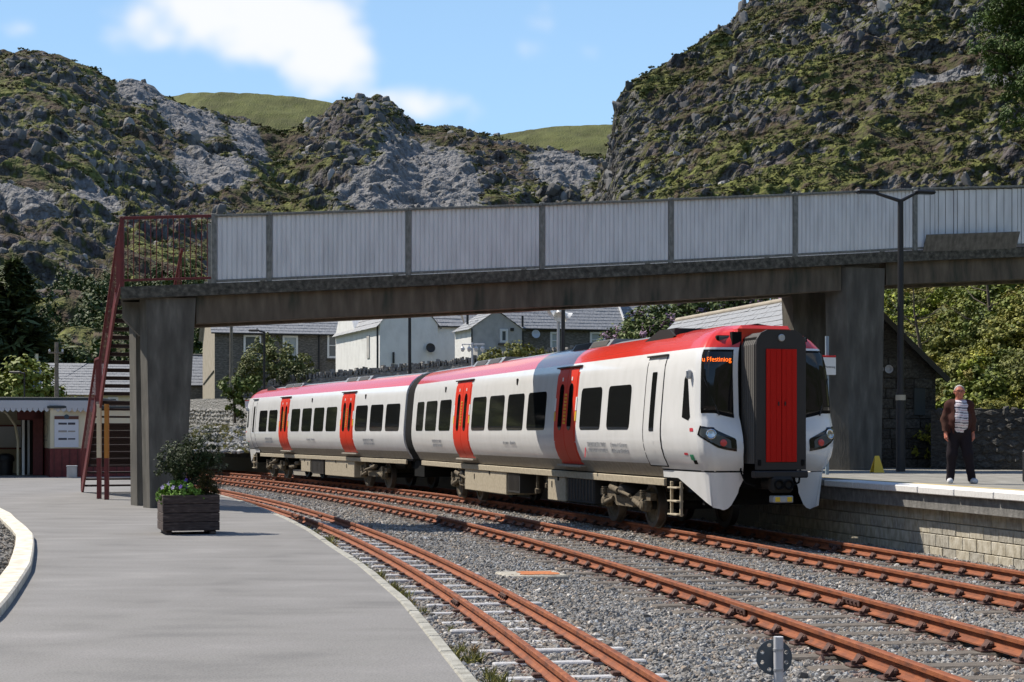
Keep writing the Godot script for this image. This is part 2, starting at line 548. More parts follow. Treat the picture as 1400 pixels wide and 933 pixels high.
func make_sky() -> Image:
	var W := 2048
	var H := 1024
	var im := Image.create(W, H, false, Image.FORMAT_RGBF)
	var fn := FastNoiseLite.new()
	fn.seed = 5
	fn.frequency = .02
	fn.fractal_octaves = 5
	var fine := FastNoiseLite.new()
	fine.seed = 9
	fine.frequency = .03
	fine.fractal_octaves = 4
	var wide := FastNoiseLite.new()
	wide.seed = 21
	wide.frequency = 1.6
	wide.fractal_octaves = 5
	im.fill(Color(.16, .17, .17))
	for y in H / 2:
		var el := 90.0 - 180.0 * (y + .5) / H
		var s := sin(deg_to_rad(el))
		var t := pow(1.0 - s, 1.6)
		var blue := Color(.042, .105, .29).lerp(Color(.43, .70, 1.0), t)
		if el < 9.0:
			blue = blue.lerp(Color(.55, .74, .92), pow((9.0 - el) / 9.0, 1.3) * .6)
		for x in W:
			var az := 360.0 * (x + .5) / W
			if az > 180.0:
				az -= 360.0
			var k := 0.0
			if absf(az) < 26.0 and el < 26.0:
				k = cloud_at(az, el, fn, fine)
			elif el > 6.0:
				# the same fair-weather cloud goes on round the rest of the sky
				var d := Vector3(cos(deg_to_rad(el)) * sin(deg_to_rad(az)), s, -cos(deg_to_rad(el)) * cos(deg_to_rad(az)))
				k = (wide.get_noise_3dv(d * 1.4) - .22) * 2.2
			k = clampf(k * 1.5, 0.0, 1.0)
			k = k * k * (3.0 - 2.0 * k)
			im.set_pixel(x, y, blue.lerp(Color(.74, .75, .765), k * .96))
	return im

# ---------------------------------------------------------------- the lie of the tracks
const TRAIN_TRACK := [-0.26397434, -1.89802540, -3.65918730, 9.12469750]
const MIDDLE_TRACK := [-0.15663371, -2.43886462, -2.96187952, 5.47135164]
const NARROW_TRACK := [-0.19125308, -2.31166309, -3.28714221, 2.28349957]

func curve_x(k: Array, d: float) -> float:
	var t := d / 33.0
	return ((k[0] * t + k[1]) * t + k[2]) * t + k[3]

func curve_slope(k: Array, d: float) -> float:
	var t := d / 33.0
	return ((3.0 * k[0] * t + 2.0 * k[1]) * t + k[2]) / 33.0

# a frame on a track: x to the side (away from the near platform), y up, z towards the camera end
func track_frame(k: Array, d: float, side := 0.0, y := 0.0) -> Transform3D:
	var s := curve_slope(k, d)
	var z := Vector3(-s, 0, 1).normalized()
	var x := Vector3(z.z, 0, -z.x)
	return Transform3D(Basis(x, Vector3.UP, z), Vector3(curve_x(k, d), y, -d) + x * side)

func spaced(k: Array, d0: float, d1: float, step: float) -> Array:
	var out := []
	var d := d0
	while d < d1:
		out.append(d)
		d += step / sqrt(1.0 + pow(curve_slope(k, d), 2.0))
	return out

# side distance of a point from a track, positive away from the near platform
func off_track(k: Array, x: float, d: float) -> float:
	return (x - curve_x(k, d)) / sqrt(1.0 + pow(curve_slope(k, d), 2.0))

const KERB := [[-18.5, 74.0], [-15.0, 66.0], [-11.8, 56.0], [-9.4, 48.5], [-7.70, 43.3], [-5.95, 37.6], [-4.95, 33.9], [-4.06, 30.5], [-3.28, 27.2], [-2.40, 23.0], [-1.75, 20.0], [-.95, 15.7], [-.60, 13.4], [-.34, 11.6], [-.10, 10.0], [.35, 6.0], [.6, 2.0], [.8, -6.0]]

func kerb_x(d: float) -> float:
	for i in KERB.size() - 1:
		if d <= KERB[i][1] and d >= KERB[i + 1][1]:
			return lerpf(KERB[i][0], KERB[i + 1][0], (KERB[i][1] - d) / (KERB[i][1] - KERB[i + 1][1]))
	return -20.0 if d > 74.0 else .8

var bed_noise := FastNoiseLite.new()

func bed_y(x: float, d: float) -> float:
	var o := absf(off_track(NARROW_TRACK, x, d))
	var y := lerpf(-.362, -.412, smoothstep(.9, 1.7, o))
	var p := off_track(TRAIN_TRACK, x, d)
	y += .07 * smoothstep(.95, 1.6, p)
	return y + bed_noise.get_noise_2d(x * 6.0, d * 6.0) * .022

func rock_mesh(seed_: int, flatness := .75) -> ArrayMesh:
	var r := RandomNumberGenerator.new()
	r.seed = seed_
	var phi := (1.0 + sqrt(5.0)) / 2.0
	var p := []
	for s in [-1.0, 1.0]:
		for q in [-1.0, 1.0]:
			p.append(Vector3(0, s, q * phi)); p.append(Vector3(s, q * phi, 0)); p.append(Vector3(q * phi, 0, s))
	for i in p.size():
		var k: Vector3 = p[i].normalized() * r.randf_range(.62, 1.15)
		p[i] = Vector3(k.x, k.y * flatness, k.z)
	var b := MB.new()
	# faces from the hull of an icosahedron
	var base := []
	for s in [-1.0, 1.0]:
		for q in [-1.0, 1.0]:
			base.append(Vector3(0, s, q * phi)); base.append(Vector3(s, q * phi, 0)); base.append(Vector3(q * phi, 0, s))
	for i in 12:
		for j in range(i + 1, 12):
			if base[i].distance_to(base[j]) > 2.1:
				continue
			for k in range(j + 1, 12):
				if base[i].distance_to(base[k]) < 2.1 and base[j].distance_to(base[k]) < 2.1:
					b.face([p[i], p[j], p[k]], p[i] + p[j] + p[k])
	return b.mesh()

# a blocky lump of rock: a ball cut by many random planes
func crag_mesh(seed_: int) -> ArrayMesh:
	var r := RandomNumberGenerator.new()
	r.seed = seed_
	var planes := []
	for i in 11:
		var d := Vector3(r.randfn(), r.randfn() * .7, r.randfn()).normalized()
		planes.append([d, r.randf_range(.42, .8)])
	var b := MB.new()
	var rows := []
	for j in 10:
		var row := []
		for i in 15:
			var la := -PI / 2 + PI * j / 9.0
			var lo := TAU * (i % 14) / 14.0
			var d := Vector3(cos(la) * cos(lo), sin(la), cos(la) * sin(lo))
			var q := 1.15
			for p in planes:
				var e: float = d.dot(p[0])
				if e > .05:
					q = minf(q, p[1] / e)
			row.append(d * q)
		rows.append(row)
	for j in 9:
		for i in 14:
			var m: Vector3 = rows[j][i] + rows[j + 1][i + 1]
			b.face([rows[j][i], rows[j][i + 1], rows[j + 1][i + 1], rows[j + 1][i]], m)
	return b.mesh()

func make_ground() -> void:
	# valley floor out to the hills
	var b := MB.new()
	b.face([Vector3(-3000, -.75, 400), Vector3(3000, -.75, 400), Vector3(3000, -.75, -4000), Vector3(-3000, -.75, -4000)], Vector3.UP)
	single("ground", b.mesh(), M.ground_green, "", "", "structure")
	# track bed
	b = MB.new()
	var rows := []
	var d := 2.0
	while d < 118.0:
		var row := PackedVector3Array()
		var x0 := kerb_x(d) - .1
		var x1 := curve_x(TRAIN_TRACK, d) + 2.4
		for k in 41:
			var x := lerpf(x0, x1, k / 40.0)
			row.append(Vector3(x, bed_y(x, d), -d))
		rows.append(row)
		d += .35 if d < 45.0 else 1.0
	b.sheet(rows, 1.0)
	single("track_bed", b.mesh(), M.bed, "", "", "structure")

var sleeper_d := {}

func near_sleeper(k: Array, x: float, d: float) -> bool:
	var o := off_track(k, x, d)
	var s := curve_slope(k, d)
	var c := d + o * s / sqrt(1.0 + s * s)
	var step := .8 if k == NARROW_TRACK else .74
	if not sleeper_d.has(k):
		sleeper_d[k] = spaced(k, 6.0, 100.0, step)
	var list: Array = sleeper_d[k]
	var i: int = list.bsearch(c)
	var half := .07 if k == NARROW_TRACK else .13
	return (i < list.size() and absf(list[i] - c) < half) or (i > 0 and absf(list[i - 1] - c) < half)

func make_ballast() -> void:
	var r := RandomNumberGenerator.new()
	r.seed = 404
	var where := [[], [], []]
	var cols := [[], [], []]
	var bands := [[9.2, 14.0, 980.0], [14.0, 20.0, 820.0], [20.0, 30.0, 520.0], [30.0, 45.0, 240.0], [45.0, 62.0, 90.0]]
	for bd in bands:
		var d0: float = bd[0]
		var d1: float = bd[1]
		var xmin := minf(kerb_x(d0), kerb_x(d1)) - .2
		var xmax := maxf(curve_x(TRAIN_TRACK, d0), curve_x(TRAIN_TRACK, d1)) + 1.75
		var count := int((xmax - xmin) * (d1 - d0) * bd[2])
		for i in count:
			var d := r.randf_range(d0, d1)
			var x := r.randf_range(xmin, xmax)
			if x < kerb_x(d) + .02 or x > d * .311 + 1.3:
				continue
			var ot := off_track(TRAIN_TRACK, x, d)
			if ot > 1.72:
				continue
			var on := absf(off_track(NARROW_TRACK, x, d))
			var om := absf(off_track(MIDDLE_TRACK, x, d))
			if (om < 1.32 and r.randf() < .85 and near_sleeper(MIDDLE_TRACK, x, d)) or (absf(ot) < 1.32 and r.randf() < .6 and near_sleeper(TRAIN_TRACK, x, d)) or (on < .7 and r.randf() < .8 and near_sleeper(NARROW_TRACK, x, d)):
				continue
			if absf(on - .3225) < .05 or absf(om - .7525) < .07 or absf(absf(ot) - .7525) < .07:
				continue
			var size := r.randf_range(.017, .033)
			if r.randf() < .06:
				size *= 1.5
			if d > 30.0:
				size *= 1.35
			var y := bed_y(x, d) + size * r.randf_range(-.15, .5)
			if on < .75:
				y -= .012
			var bs := Basis.from_euler(Vector3(r.randf() * TAU, r.randf() * TAU, r.randf() * TAU)) * Basis.from_scale(Vector3(size * r.randf_range(.8, 1.35), size, size * r.randf_range(.8, 1.2)))
			var g := r.randf_range(.13, .34)
			if r.randf() < .05:
				g = r.randf_range(.40, .58)
			var w := r.randf()
			var c := Color(g, g * .955, g * .89)
			if w < .16:
				c = Color(g * 1.1, g * .93, g * .76)
			elif w < .34:
				c = Color(g * .93, g * .96, g * .98)
			if absf(om - .7525) < .3 or absf(absf(ot) - .7525) < .32 or absf(on - .3225) < .16:
				if r.randf() < .55:
					c = c.lerp(Color(.20, .085, .05), r.randf_range(.2, .6))
			var k := r.randi() % 3
			where[k].append(Transform3D(bs, Vector3(x, y, -d)))
			cols[k].append(c)
	for k in 3:
		var o := copies("ballast", rock_mesh(50 + k), M.stone, where[k], cols[k])
		o.set_meta("label", "grey crushed stone ballast between the rails")

# ---------------------------------------------------------------- tracks
func rail_profile(h: float, head: float, foot: float) -> PackedVector2Array:
	var w := head * .5
	var f := foot * .5
	return PackedVector2Array([Vector2(-f, -h), Vector2(f, -h), Vector2(f, -h + .014), Vector2(.02, -h + .034), Vector2(.008, -h + .055), Vector2(.008, -.056), Vector2(w, -.044), Vector2(w, -.009), Vector2(w * .7, 0), Vector2(-w * .7, 0), Vector2(-w, -.009), Vector2(-w, -.044), Vector2(-.008, -.056), Vector2(-.008, -h + .055), Vector2(-.02, -h + .034), Vector2(-f, -h + .014)])

func make_track(k: Array, gauge: float, d0: float, d1: float, step: float, narrow: bool) -> void:
	var root := struct("narrow_gauge_track" if narrow else "railway_track")
	var r := RandomNumberGenerator.new()
	r.seed = int(gauge * 1000.0) + int(k[3] * 10.0)
	var prof := rail_profile(.125, .056, .10) if narrow else rail_profile(.155, .074, .125)
	for s in [-1.0, 1.0]:
		var fr := []
		for d in spaced(k, d0, d1, .8):
			fr.append(track_frame(k, d, s * gauge * .5, RAIL))
		var b := MB.new()
		b.sweep(prof, fr)
		var rail := part(root, "rail", b.mesh(), M.rust)
		# joints with their fishplates
		var fb := MB.new()
		fb.bev(T3(Vector3(.03, 0, 0)), Vector3(.022, .075, .5 if not narrow else .36), .006)
		fb.bev(T3(Vector3(-.03, 0, 0)), Vector3(.022, .075, .5 if not narrow else .36), .006)
		for q in 4:
			fb.lathe(Transform3D(Basis(Vector3.BACK, -PI / 2), Vector3(-.03, 0, -.17 + .113 * q)), [Vector2(0, -.035), Vector2(.017, -.035), Vector2(.017, 0)], 6)
		var fm := fb.mesh()
		var jd := 17.9 if not narrow else 18.55
		if k == TRAIN_TRACK:
			jd = 26.9
		for j in [jd + s * .3, jd + 18.3 + s * .3]:
			var t := track_frame(k, j, s * gauge * .5, RAIL - .075)
			part(rail, "fishplate", fm, M.rust_dark, t)
	# sleepers and chairs
	var sb := MB.new()
	if narrow:
		sb.bev(T3(Vector3.ZERO), Vector3(1.32, .12, .125), .012)
	else:
		sb.bev(T3(Vector3.ZERO), Vector3(2.55, .14, .25), .02)
	var sm := sb.mesh()
	var cb := MB.new()
	if narrow:
		cb.bev(T3(Vector3(-.085, .008, 0)), Vector3(.075, .03, .09), .008)
		cb.bev(T3(Vector3(.085, .008, 0)), Vector3(.075, .03, .09), .008)
		cb.box(T3(Vector3(0, -.004, 0)), Vector3(.22, .012, .11))
	else:
		cb.bev(T3(Vector3(0, .012, 0)), Vector3(.34, .03, .17), .01)
		for s in [-1.0, 1.0]:
			var jaw := PackedVector2Array([Vector2(.04, .03), Vector2(.12, .03), Vector2(.10, .06), Vector2(.07, .095), Vector2(.042, .095)])
			var bt := Transform3D(Basis(Vector3(s, 0, 0), Vector3.UP, Vector3(0, 0, 1)), Vector3(0, 0, -.05))
			cb.prism(jaw, bt, .1)
			cb.lathe(T3(Vector3(s * .14, .03, .055)), [Vector2(.022, 0), Vector2(.022, .028), Vector2(0, .032)], 6)
		cb.bev(Transform3D(Basis(Vector3.RIGHT, .1), Vector3(-.055, .075, 0)), Vector3(.04, .045, .15), .012)
	var cm := cb.mesh()
	var top := RAIL - (.128 if narrow else .178)
	for d in spaced(k, d0, d1, step):
		var t := track_frame(k, d, r.randf_range(-.05, .05), top - (.06 if narrow else .07) - (pow(r.randf(), 3.0) * .03 if narrow else 0.0))
		t.basis = t.basis * Basis(Vector3.UP, r.randf_range(-.02, .02))
		var sl := part(root, "sleeper", sm, M.sleeper_pale if narrow else M.timber_old, t)
		for s in [-1.0, 1.0]:
			part(sl, "rail_chair", cm, M.rust_dark, Transform3D(Basis(), t.affine_inverse() * track_frame(k, d, s * gauge * .5, top).origin))

# ---------------------------------------------------------------- near platform
func make_near_platform() -> void:
	var root := struct("near_platform")
	# laid in two goes, with a seam across
	for lay in 2:
		var b := MB.new()
		var rows := []
		var d := -6.0 if lay == 0 else 15.0
		var end := 15.0 if lay == 0 else 74.0
		while d < end + .5:
			var row := PackedVector3Array()
			var q := minf(d, end)
			var xr := kerb_x(q) - .13
			for k in 13:
				row.append(Vector3(lerpf(-40.0, xr, pow(k / 12.0, .6)), 0.0, -q + (k - 12) * .02))
			rows.append(row)
			d += 1.0
		b.sheet(rows, 1.0)
		part(root, "asphalt_surface", b.mesh(), M.asphalt_old if lay == 0 else M.asphalt)
	# concrete edging stones along the track
	var r := RandomNumberGenerator.new()
	r.seed = 12
	var dd := 4.0
	while dd < 72.0:
		var step := .9 if dd < 45.0 else 3.0
		var a := Vector3(kerb_x(dd) - .07, 0, -dd)
		var e := Vector3(kerb_x(dd + step) - .07, 0, -dd - step)
		var mid := (a + e) * .5
		var eb := MB.new()
		eb.bev(frame_of(Vector3(mid.x, -.2 + r.randf_range(-.006, .004), mid.z), e - a), Vector3(a.distance_to(e) - .008, .41, .105), .014)
		part(root, "edging_stone", eb.mesh(), M.pale_concrete)
		dd += step
	# curved kerb of the bed beside the platform
	var pts := [Vector2(-13.6, 37.5), Vector2(-11.9, 36.0), Vector2(-10.29, 33.1), Vector2(-9.4, 30.9), Vector2(-8.66, 28.8), Vector2(-7.85, 26.6), Vector2(-7.15, 24.6), Vector2(-6.5, 22.4), Vector2(-6.02, 20.7), Vector2(-5.55, 19.0), Vector2(-5.16, 17.4), Vector2(-4.85, 16.1), Vector2(-4.64, 15.2), Vector2(-4.42, 14.2), Vector2(-4.25, 13.2), Vector2(-4.15, 11.5), Vector2(-4.1, 9.0)]
	var outline := PackedVector2Array()
	for i in pts.size() - 1:
		var p0: Vector2 = pts[i]
		var p1: Vector2 = pts[i + 1]
		var o := Vector3(p0.x, 0, -p0.y)
		var e := Vector3(p1.x, 0, -p1.y)
		var side := (e - o).cross(Vector3.UP).normalized()
		var mid := (o + e) * .5 + side * .13
		var kb := MB.new()
		kb.bev(frame_of(Vector3(mid.x, .02, mid.z), e - o), Vector3(o.distance_to(e) + .01, .17, .25), .02)
		part(root, "kerb_stone", kb.mesh(), M.kerb_concrete)
	var gb := MB.new()
	var grows := []
	for p in pts:
		var row := PackedVector3Array()
		for k in 9:
			row.append(Vector3(p.x - .2 - k * 1.2, .03 + bed_noise.get_noise_2d(p.x * 9.0 + k * 30.0, p.y * 9.0) * .03, -p.y - k * .25))
		grows.append(row)
	gb.sheet(grows, 1.0)
	part(root, "gravel_bed", gb.mesh(), M.soil)
	var where := []
	var cols := []
	for i in 9000:
		var q := r.randi() % (pts.size() - 1)
		var p: Vector2 = pts[q].lerp(pts[q + 1], r.randf())
		var back := pow(r.randf(), 1.5) * 4.0
		var sz := r.randf_range(.012, .034)
		where.append(Transform3D(Basis.from_euler(Vector3(r.randf() * TAU, r.randf() * TAU, 0)) * Basis.from_scale(Vector3.ONE * sz), Vector3(p.x - .3 - back, .045, -p.y - back * .2)))
		var g := r.randf_range(.05, .4)
		cols.append(Color(g, g * .93, g * .82))
	var o2 := copies("gravel", rock_mesh(61), M.stone, where, cols)
	o2.set_meta("label", "loose gravel inside the curved pale kerb")

# ---------------------------------------------------------------- far platform
const EDGE := 1.5

func platform_y(off: float) -> float:
	return .755 - clampf((off - EDGE) / 9.0, 0.0, 1.0) * .055

func make_far_platform() -> void:
	var root := struct("far_platform")
	var k := TRAIN_TRACK
	var b := MB.new()
	var rows := []
	for d in spaced(k, 8.0, 92.0, 1.0):
		var row := PackedVector3Array()
		for o in [EDGE + .62, 3.0, 5.0, 8.0, 11.0, 15.0]:
			var p: Vector3 = track_frame(k, d, o, platform_y(o)).origin
			row.append(p)
		rows.append(row)
	b.sheet(rows, 1.0)
	part(root, "asphalt_surface", b.mesh(), M.right_asphalt)
	# coping slabs, their front painted white near the camera
	var r := RandomNumberGenerator.new()
	r.seed = 31
	var ds := spaced(k, 9.0, 91.0, 1.22)
	for i in ds.size() - 1:
		var d: float = (ds[i] + ds[i + 1]) * .5
		var t := track_frame(k, d, EDGE + .31, .70 + r.randf_range(-.003, .003))
		t.basis = t.basis * Basis(Vector3.UP, 0.0)
		var cb := MB.new()
		cb.bev(t, Vector3(.62, .11, 1.205), .012)
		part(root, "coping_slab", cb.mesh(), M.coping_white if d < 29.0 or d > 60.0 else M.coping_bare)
	# yellow line a step back from the edge
	var fr := []
	for d in spaced(k, 8.0, 91.0, 1.0):
		fr.append(track_frame(k, d, EDGE + .76, platform_y(EDGE + .76)))
	var lb := MB.new()
	lb.sweep(PackedVector2Array([Vector2(-.05, -.004), Vector2(.05, -.004), Vector2(.05, .005), Vector2(-.05, .005)]), fr)
	part(root, "painted_line", lb.mesh(), M.line_yellow)
	# beam under the coping, and the wall core
	for part_ in [["edge_beam", EDGE + .08, EDGE + .62, .405, .645, "coping_bare"], ["wall_core", EDGE + .30, EDGE + .62, -.75, .402, "mortar"]]:
		var f2 := []
		for d in spaced(k, 8.0, 91.0, 1.5):
			f2.append(track_frame(k, d, 0, 0))
		var wb := MB.new()
		wb.sweep(PackedVector2Array([Vector2(part_[1], part_[3]), Vector2(part_[2], part_[3]), Vector2(part_[2], part_[4]), Vector2(part_[1], part_[4])]), f2)
		part(root, part_[0], wb.mesh(), M[part_[5]])
	# facing blocks
	var bm := MB.new()
	bm.bev(T3(Vector3.ZERO), Vector3(.06, .190, .432), .008)
	var blk := bm.mesh()
	for row in 5:
		var shift := .22 if row % 2 else 0.0
		for d in spaced(k, 19.0 + shift, 33.0, .44):
			var t := track_frame(k, d, EDGE + .285 + r.randf_range(-.006, .006), .30 - row * .2)
			part(root, "wall_block", blk, M.block_a if r.randf() < .55 else M.block_b, t)

# ---------------------------------------------------------------- hills
func ridge(fn: FastNoiseLite, p: Vector3) -> float:
	return 1.0 - 2.0 * absf(fn.get_noise_3dv(p))

func lerp_list(pts: Array, u: float, k: int) -> float:
	if u <= pts[0][0]:
		return pts[0][k]
	for i in pts.size() - 1:
		if u <= pts[i + 1][0]:
			return lerpf(pts[i][k], pts[i + 1][k], (u - pts[i][0]) / (pts[i + 1][0] - pts[i][0]))
	return pts[-1][k]

# A hillside: crest is a list of [bearing, row, distance] of the skyline as surveyed from the photograph, foot the same for its base.
# style: rock amount, green amount, brown amount, relief in metres, list of screes [bearing, height 0..1, half width, half height]
func make_hill(called: String, crest: Array, foot: Array, nu: int, nt: int, st: Dictionary) -> void:
	var f1 := FastNoiseLite.new()
	f1.seed = st.seed
	f1.frequency = 1.0 / st.big
	f1.fractal_octaves = 4
	var f2 := FastNoiseLite.new()
	f2.seed = st.seed + 1
	f2.noise_type = FastNoiseLite.TYPE_CELLULAR
	f2.cellular_return_type = FastNoiseLite.RETURN_DISTANCE2_SUB
	f2.frequency = 1.0 / (st.big * .17)
	f2.fractal_octaves = 2
	var f3 := FastNoiseLite.new()
	f3.seed = st.seed + 2
	f3.frequency = 1.0 / (st.big * .13)
	f3.fractal_octaves = 5
	var f4 := FastNoiseLite.new()
	f4.seed = st.seed + 3
	f4.frequency = 1.0 / (st.big * .45)
	f4.fractal_octaves = 5
	var u0: float = crest[0][0]
	var u1: float = crest[-1][0]
	var P := PackedVector3Array()
	var R := PackedFloat32Array()
	P.resize((nu + 1) * (nt + 1))
	R.resize(P.size())
	var back := int(nt * .1)
	var front := nt - back
	for i in nu + 1:
		var u := lerpf(u0, u1, float(i) / nu)
		var cd := lerp_list(crest, u, 2)
		var cy := EYE + (HORIZON - lerp_list(crest, u, 1)) / FOCAL * cd
		var fd := lerp_list(foot, u, 2)
		var fy := EYE + (HORIZON - lerp_list(foot, u, 1)) / FOCAL * fd
		for j in nt + 1:
			var t := float(j) / front
			var d: float
			var y: float
			if t <= 1.0:
				d = lerpf(fd, cd, t)
				y = lerpf(fy, cy, pow(t, st.get("shape", 1.0)))
			else:
				d = cd + (t - 1.0) * (cd - fd) * 1.2
				y = cy - (t - 1.0) * (cy - fy) * .9
			var p := Vector3((u - 700.0) / FOCAL * d, y, -d)
			var big := ridge(f1, p * Vector3(1, .8, 1))
			var cell := f2.get_noise_3dv(p * Vector3(1, .8, 1))
			var fine := f3.get_noise_3dv(p)
			var veg := f4.get_noise_3dv(p)
			var rocky := clampf((veg * 1.5 + big * .45 + st.rock) * 2.2, 0.0, 1.0)
			for sc in st.get("crag", []):
				var e: float = 1.0 - pow((u - sc[0]) / sc[2], 2.0) - pow((t - sc[1]) / sc[3], 2.0)
				rocky = maxf(rocky, clampf(e * 2.5 + fine * .8, 0.0, 1.0))
			var edge := 1.0 - .7 * exp(-pow((t - 1.0) / .05, 2.0))
			var rel: float = st.relief
			var ledge := f1.get_noise_3dv(p * Vector3(.5, 2.6, .5) + Vector3(0, 90, 0))
			var h := big * rel * .55 * edge + rocky * ((cell + .5) * rel * .55 + fine * rel * .35 + ledge * rel * .5) * lerpf(.5, 1.0, edge) + (1.0 - rocky) * fine * rel * .16
			# outcrops stand out from the slope
			p += Vector3(0, .7, .6) * h
			var k := i * (nt + 1) + j
			P[k] = p
			R[k] = rocky
	var b := MB.new()
	b.colored = true
	b.v = P
	var N := PackedVector3Array()
	N.resize(P.size())
	var C := PackedColorArray()
	C.resize(P.size())
	var w := nt + 1
	var rocks := []
	var rcol := []
	var bush := []
	var bcol := []
	var rng := RandomNumberGenerator.new()
	rng.seed = st.seed
	for i in nu + 1:
		var u := lerpf(u0, u1, float(i) / nu)
		for j in nt + 1:
			var k := i * w + j
			var du := P[mini(i + 1, nu) * w + j] - P[maxi(i - 1, 0) * w + j]
			var dv := P[i * w + mini(j + 1, nt)] - P[i * w + maxi(j - 1, 0)]
			var m := du.cross(dv).normalized()
			N[k] = m
			var p := P[k]
			var t := float(j) / front
			var steep := 1.0 - m.y
			var a := f4.get_noise_3d(p.x * .9 + 300.0, p.y, p.z)
			var fine := f3.get_noise_3d(p.x * 2.3, p.y * 2.3, p.z * 2.3)
			var grit := f3.get_noise_3d(p.x * 7.0, p.y * 7.0, p.z * 7.0)
			var g := .145 + fine * .12 + grit * .12 + f2.get_noise_3dv(p) * .05
			var rock := Color(g * 1.03, g * .985, g * .94)
			if fine * .8 + a * .8 > .40:
				rock = rock.lerp(Color(.36, .34, .31), .55)
			elif a < -.2:
				rock = rock.lerp(Color(.125, .10, .105), .5)
			var grass: Color = Color(.072, .074, .027).lerp(Color(.142, .152, .042), clampf(a * 2.0 + .3 + st.green + grit * .6, 0.0, 1.0))
			var heath := Color(.105, .074, .042).lerp(Color(.066, .052, .042), clampf(.5 + grit, 0.0, 1.0))
			grass = grass.lerp(heath, smoothstep(-.12, .25, fine * 1.1 - a * .7 + st.brown - .1 + grit * .5))
			grass = grass * (1.0 + grit * .9)
			var rk := R[k] * .75 + (steep - .45) * 1.1 + fine * .8 + grit * .55 - .16
			rk = smoothstep(.40, .60, rk)
			var c := grass.lerp(rock, rk)
			var sc_k := 0.0
			for sc in st.get("scree", []):
				var e: float = 1.0 - pow((u - sc[0] - (t - sc[1]) * sc[4]) / sc[2], 2.0) - pow((t - sc[1]) / sc[3], 2.0)
				sc_k = maxf(sc_k, smoothstep(.0, .22, e + fine * .45))
			if sc_k > 0.0:
				var sg := .215 + grit * .14 + fine * .05
				c = c.lerp(Color(sg * 1.0, sg * .99, sg * 1.0), sc_k)
			if st.has("far"):
				c = c.lerp(Color(.135, .145, .055) * (1.0 + fine * .4 + a * .4), .75)
			c.a = 1.0
			C[k] = c
			if t < 1.0 and st.has("boulder"):
				var area := du.cross(dv).length() * .25
				var lumpy := R[k] * .9 + fine * .6
				if (sc_k > .4 and rng.randf() < area * .03 * st.boulder) or (lumpy > .55 and rng.randf() < area * .02 * st.boulder):
					var sz: float = st.size * (.3 + pow(rng.randf(), 5.0) * 1.5) * clampf(-p.z / st.ref, .3, 1.1)
					if sc_k > .4:
						sz *= .5
					rocks.append(Transform3D(Basis.from_euler(Vector3(rng.randf_range(-.5, .5), rng.randf() * TAU, rng.randf_range(-.6, .6))) * Basis.from_scale(Vector3(sz * rng.randf_range(.6, 1.5), sz * rng.randf_range(.7, 2.0), sz * rng.randf_range(.7, 1.3))), p - Vector3(0, sz * .25, 0)))
					var q := rng.randf_range(.08, .19) if rng.randf() < .9 else rng.randf_range(.2, .30)
					rcol.append(Color(q * 1.03, q * .99, q * .95))
				elif rk < .5 and sc_k < .3 and rng.randf() < area * .03 * st.bush * clampf(1.0 + a * 2.5, .15, 3.0):
					var sb: float = rng.randf_range(.3, .95) * st.size * clampf(-p.z / st.ref, .35, 1.1)
					bush.append(Transform3D(Basis(Vector3.UP, rng.randf() * TAU) * Basis.from_scale(Vector3(sb * 1.3, sb * rng.randf_range(.6, 1.0), sb * 1.3)), p))
					var q2 := rng.randf()
					bcol.append(Color(.7, .72, .6).lerp(Color(1.5, 1.4, 1.0), q2) if rng.randf() < .7 + a else Color(1.25, .8, .75) * rng.randf_range(.6, 1.1))
	b.n = N
	b.c = C
	for i in nu:
		for j in nt:
			var k := i * w + j
			b.ix.append(k); b.ix.append(k + 1); b.ix.append(k + w + 1)
			b.ix.append(k); b.ix.append(k + w + 1); b.ix.append(k + w)
	# faces run clockwise seen from outside
	if (P[1] - P[0]).cross(P[w + 1] - P[0]).dot(N[0]) > 0.0:
		for q in range(0, b.ix.size(), 3):
			var s := b.ix[q + 1]
			b.ix[q + 1] = b.ix[q + 2]
			b.ix[q + 2] = s
	var hill := single(called, b.mesh(), M.hill, "", "", "structure")
	if rocks.size():
		copies("boulders", crag_mesh(90 + int(st.seed)), M.stone, rocks, rcol, hill)
	if bush.size():
		copies("heather_and_bracken", shrub_small, M.leaf, bush, bcol, hill)

var shrub_small: ArrayMesh

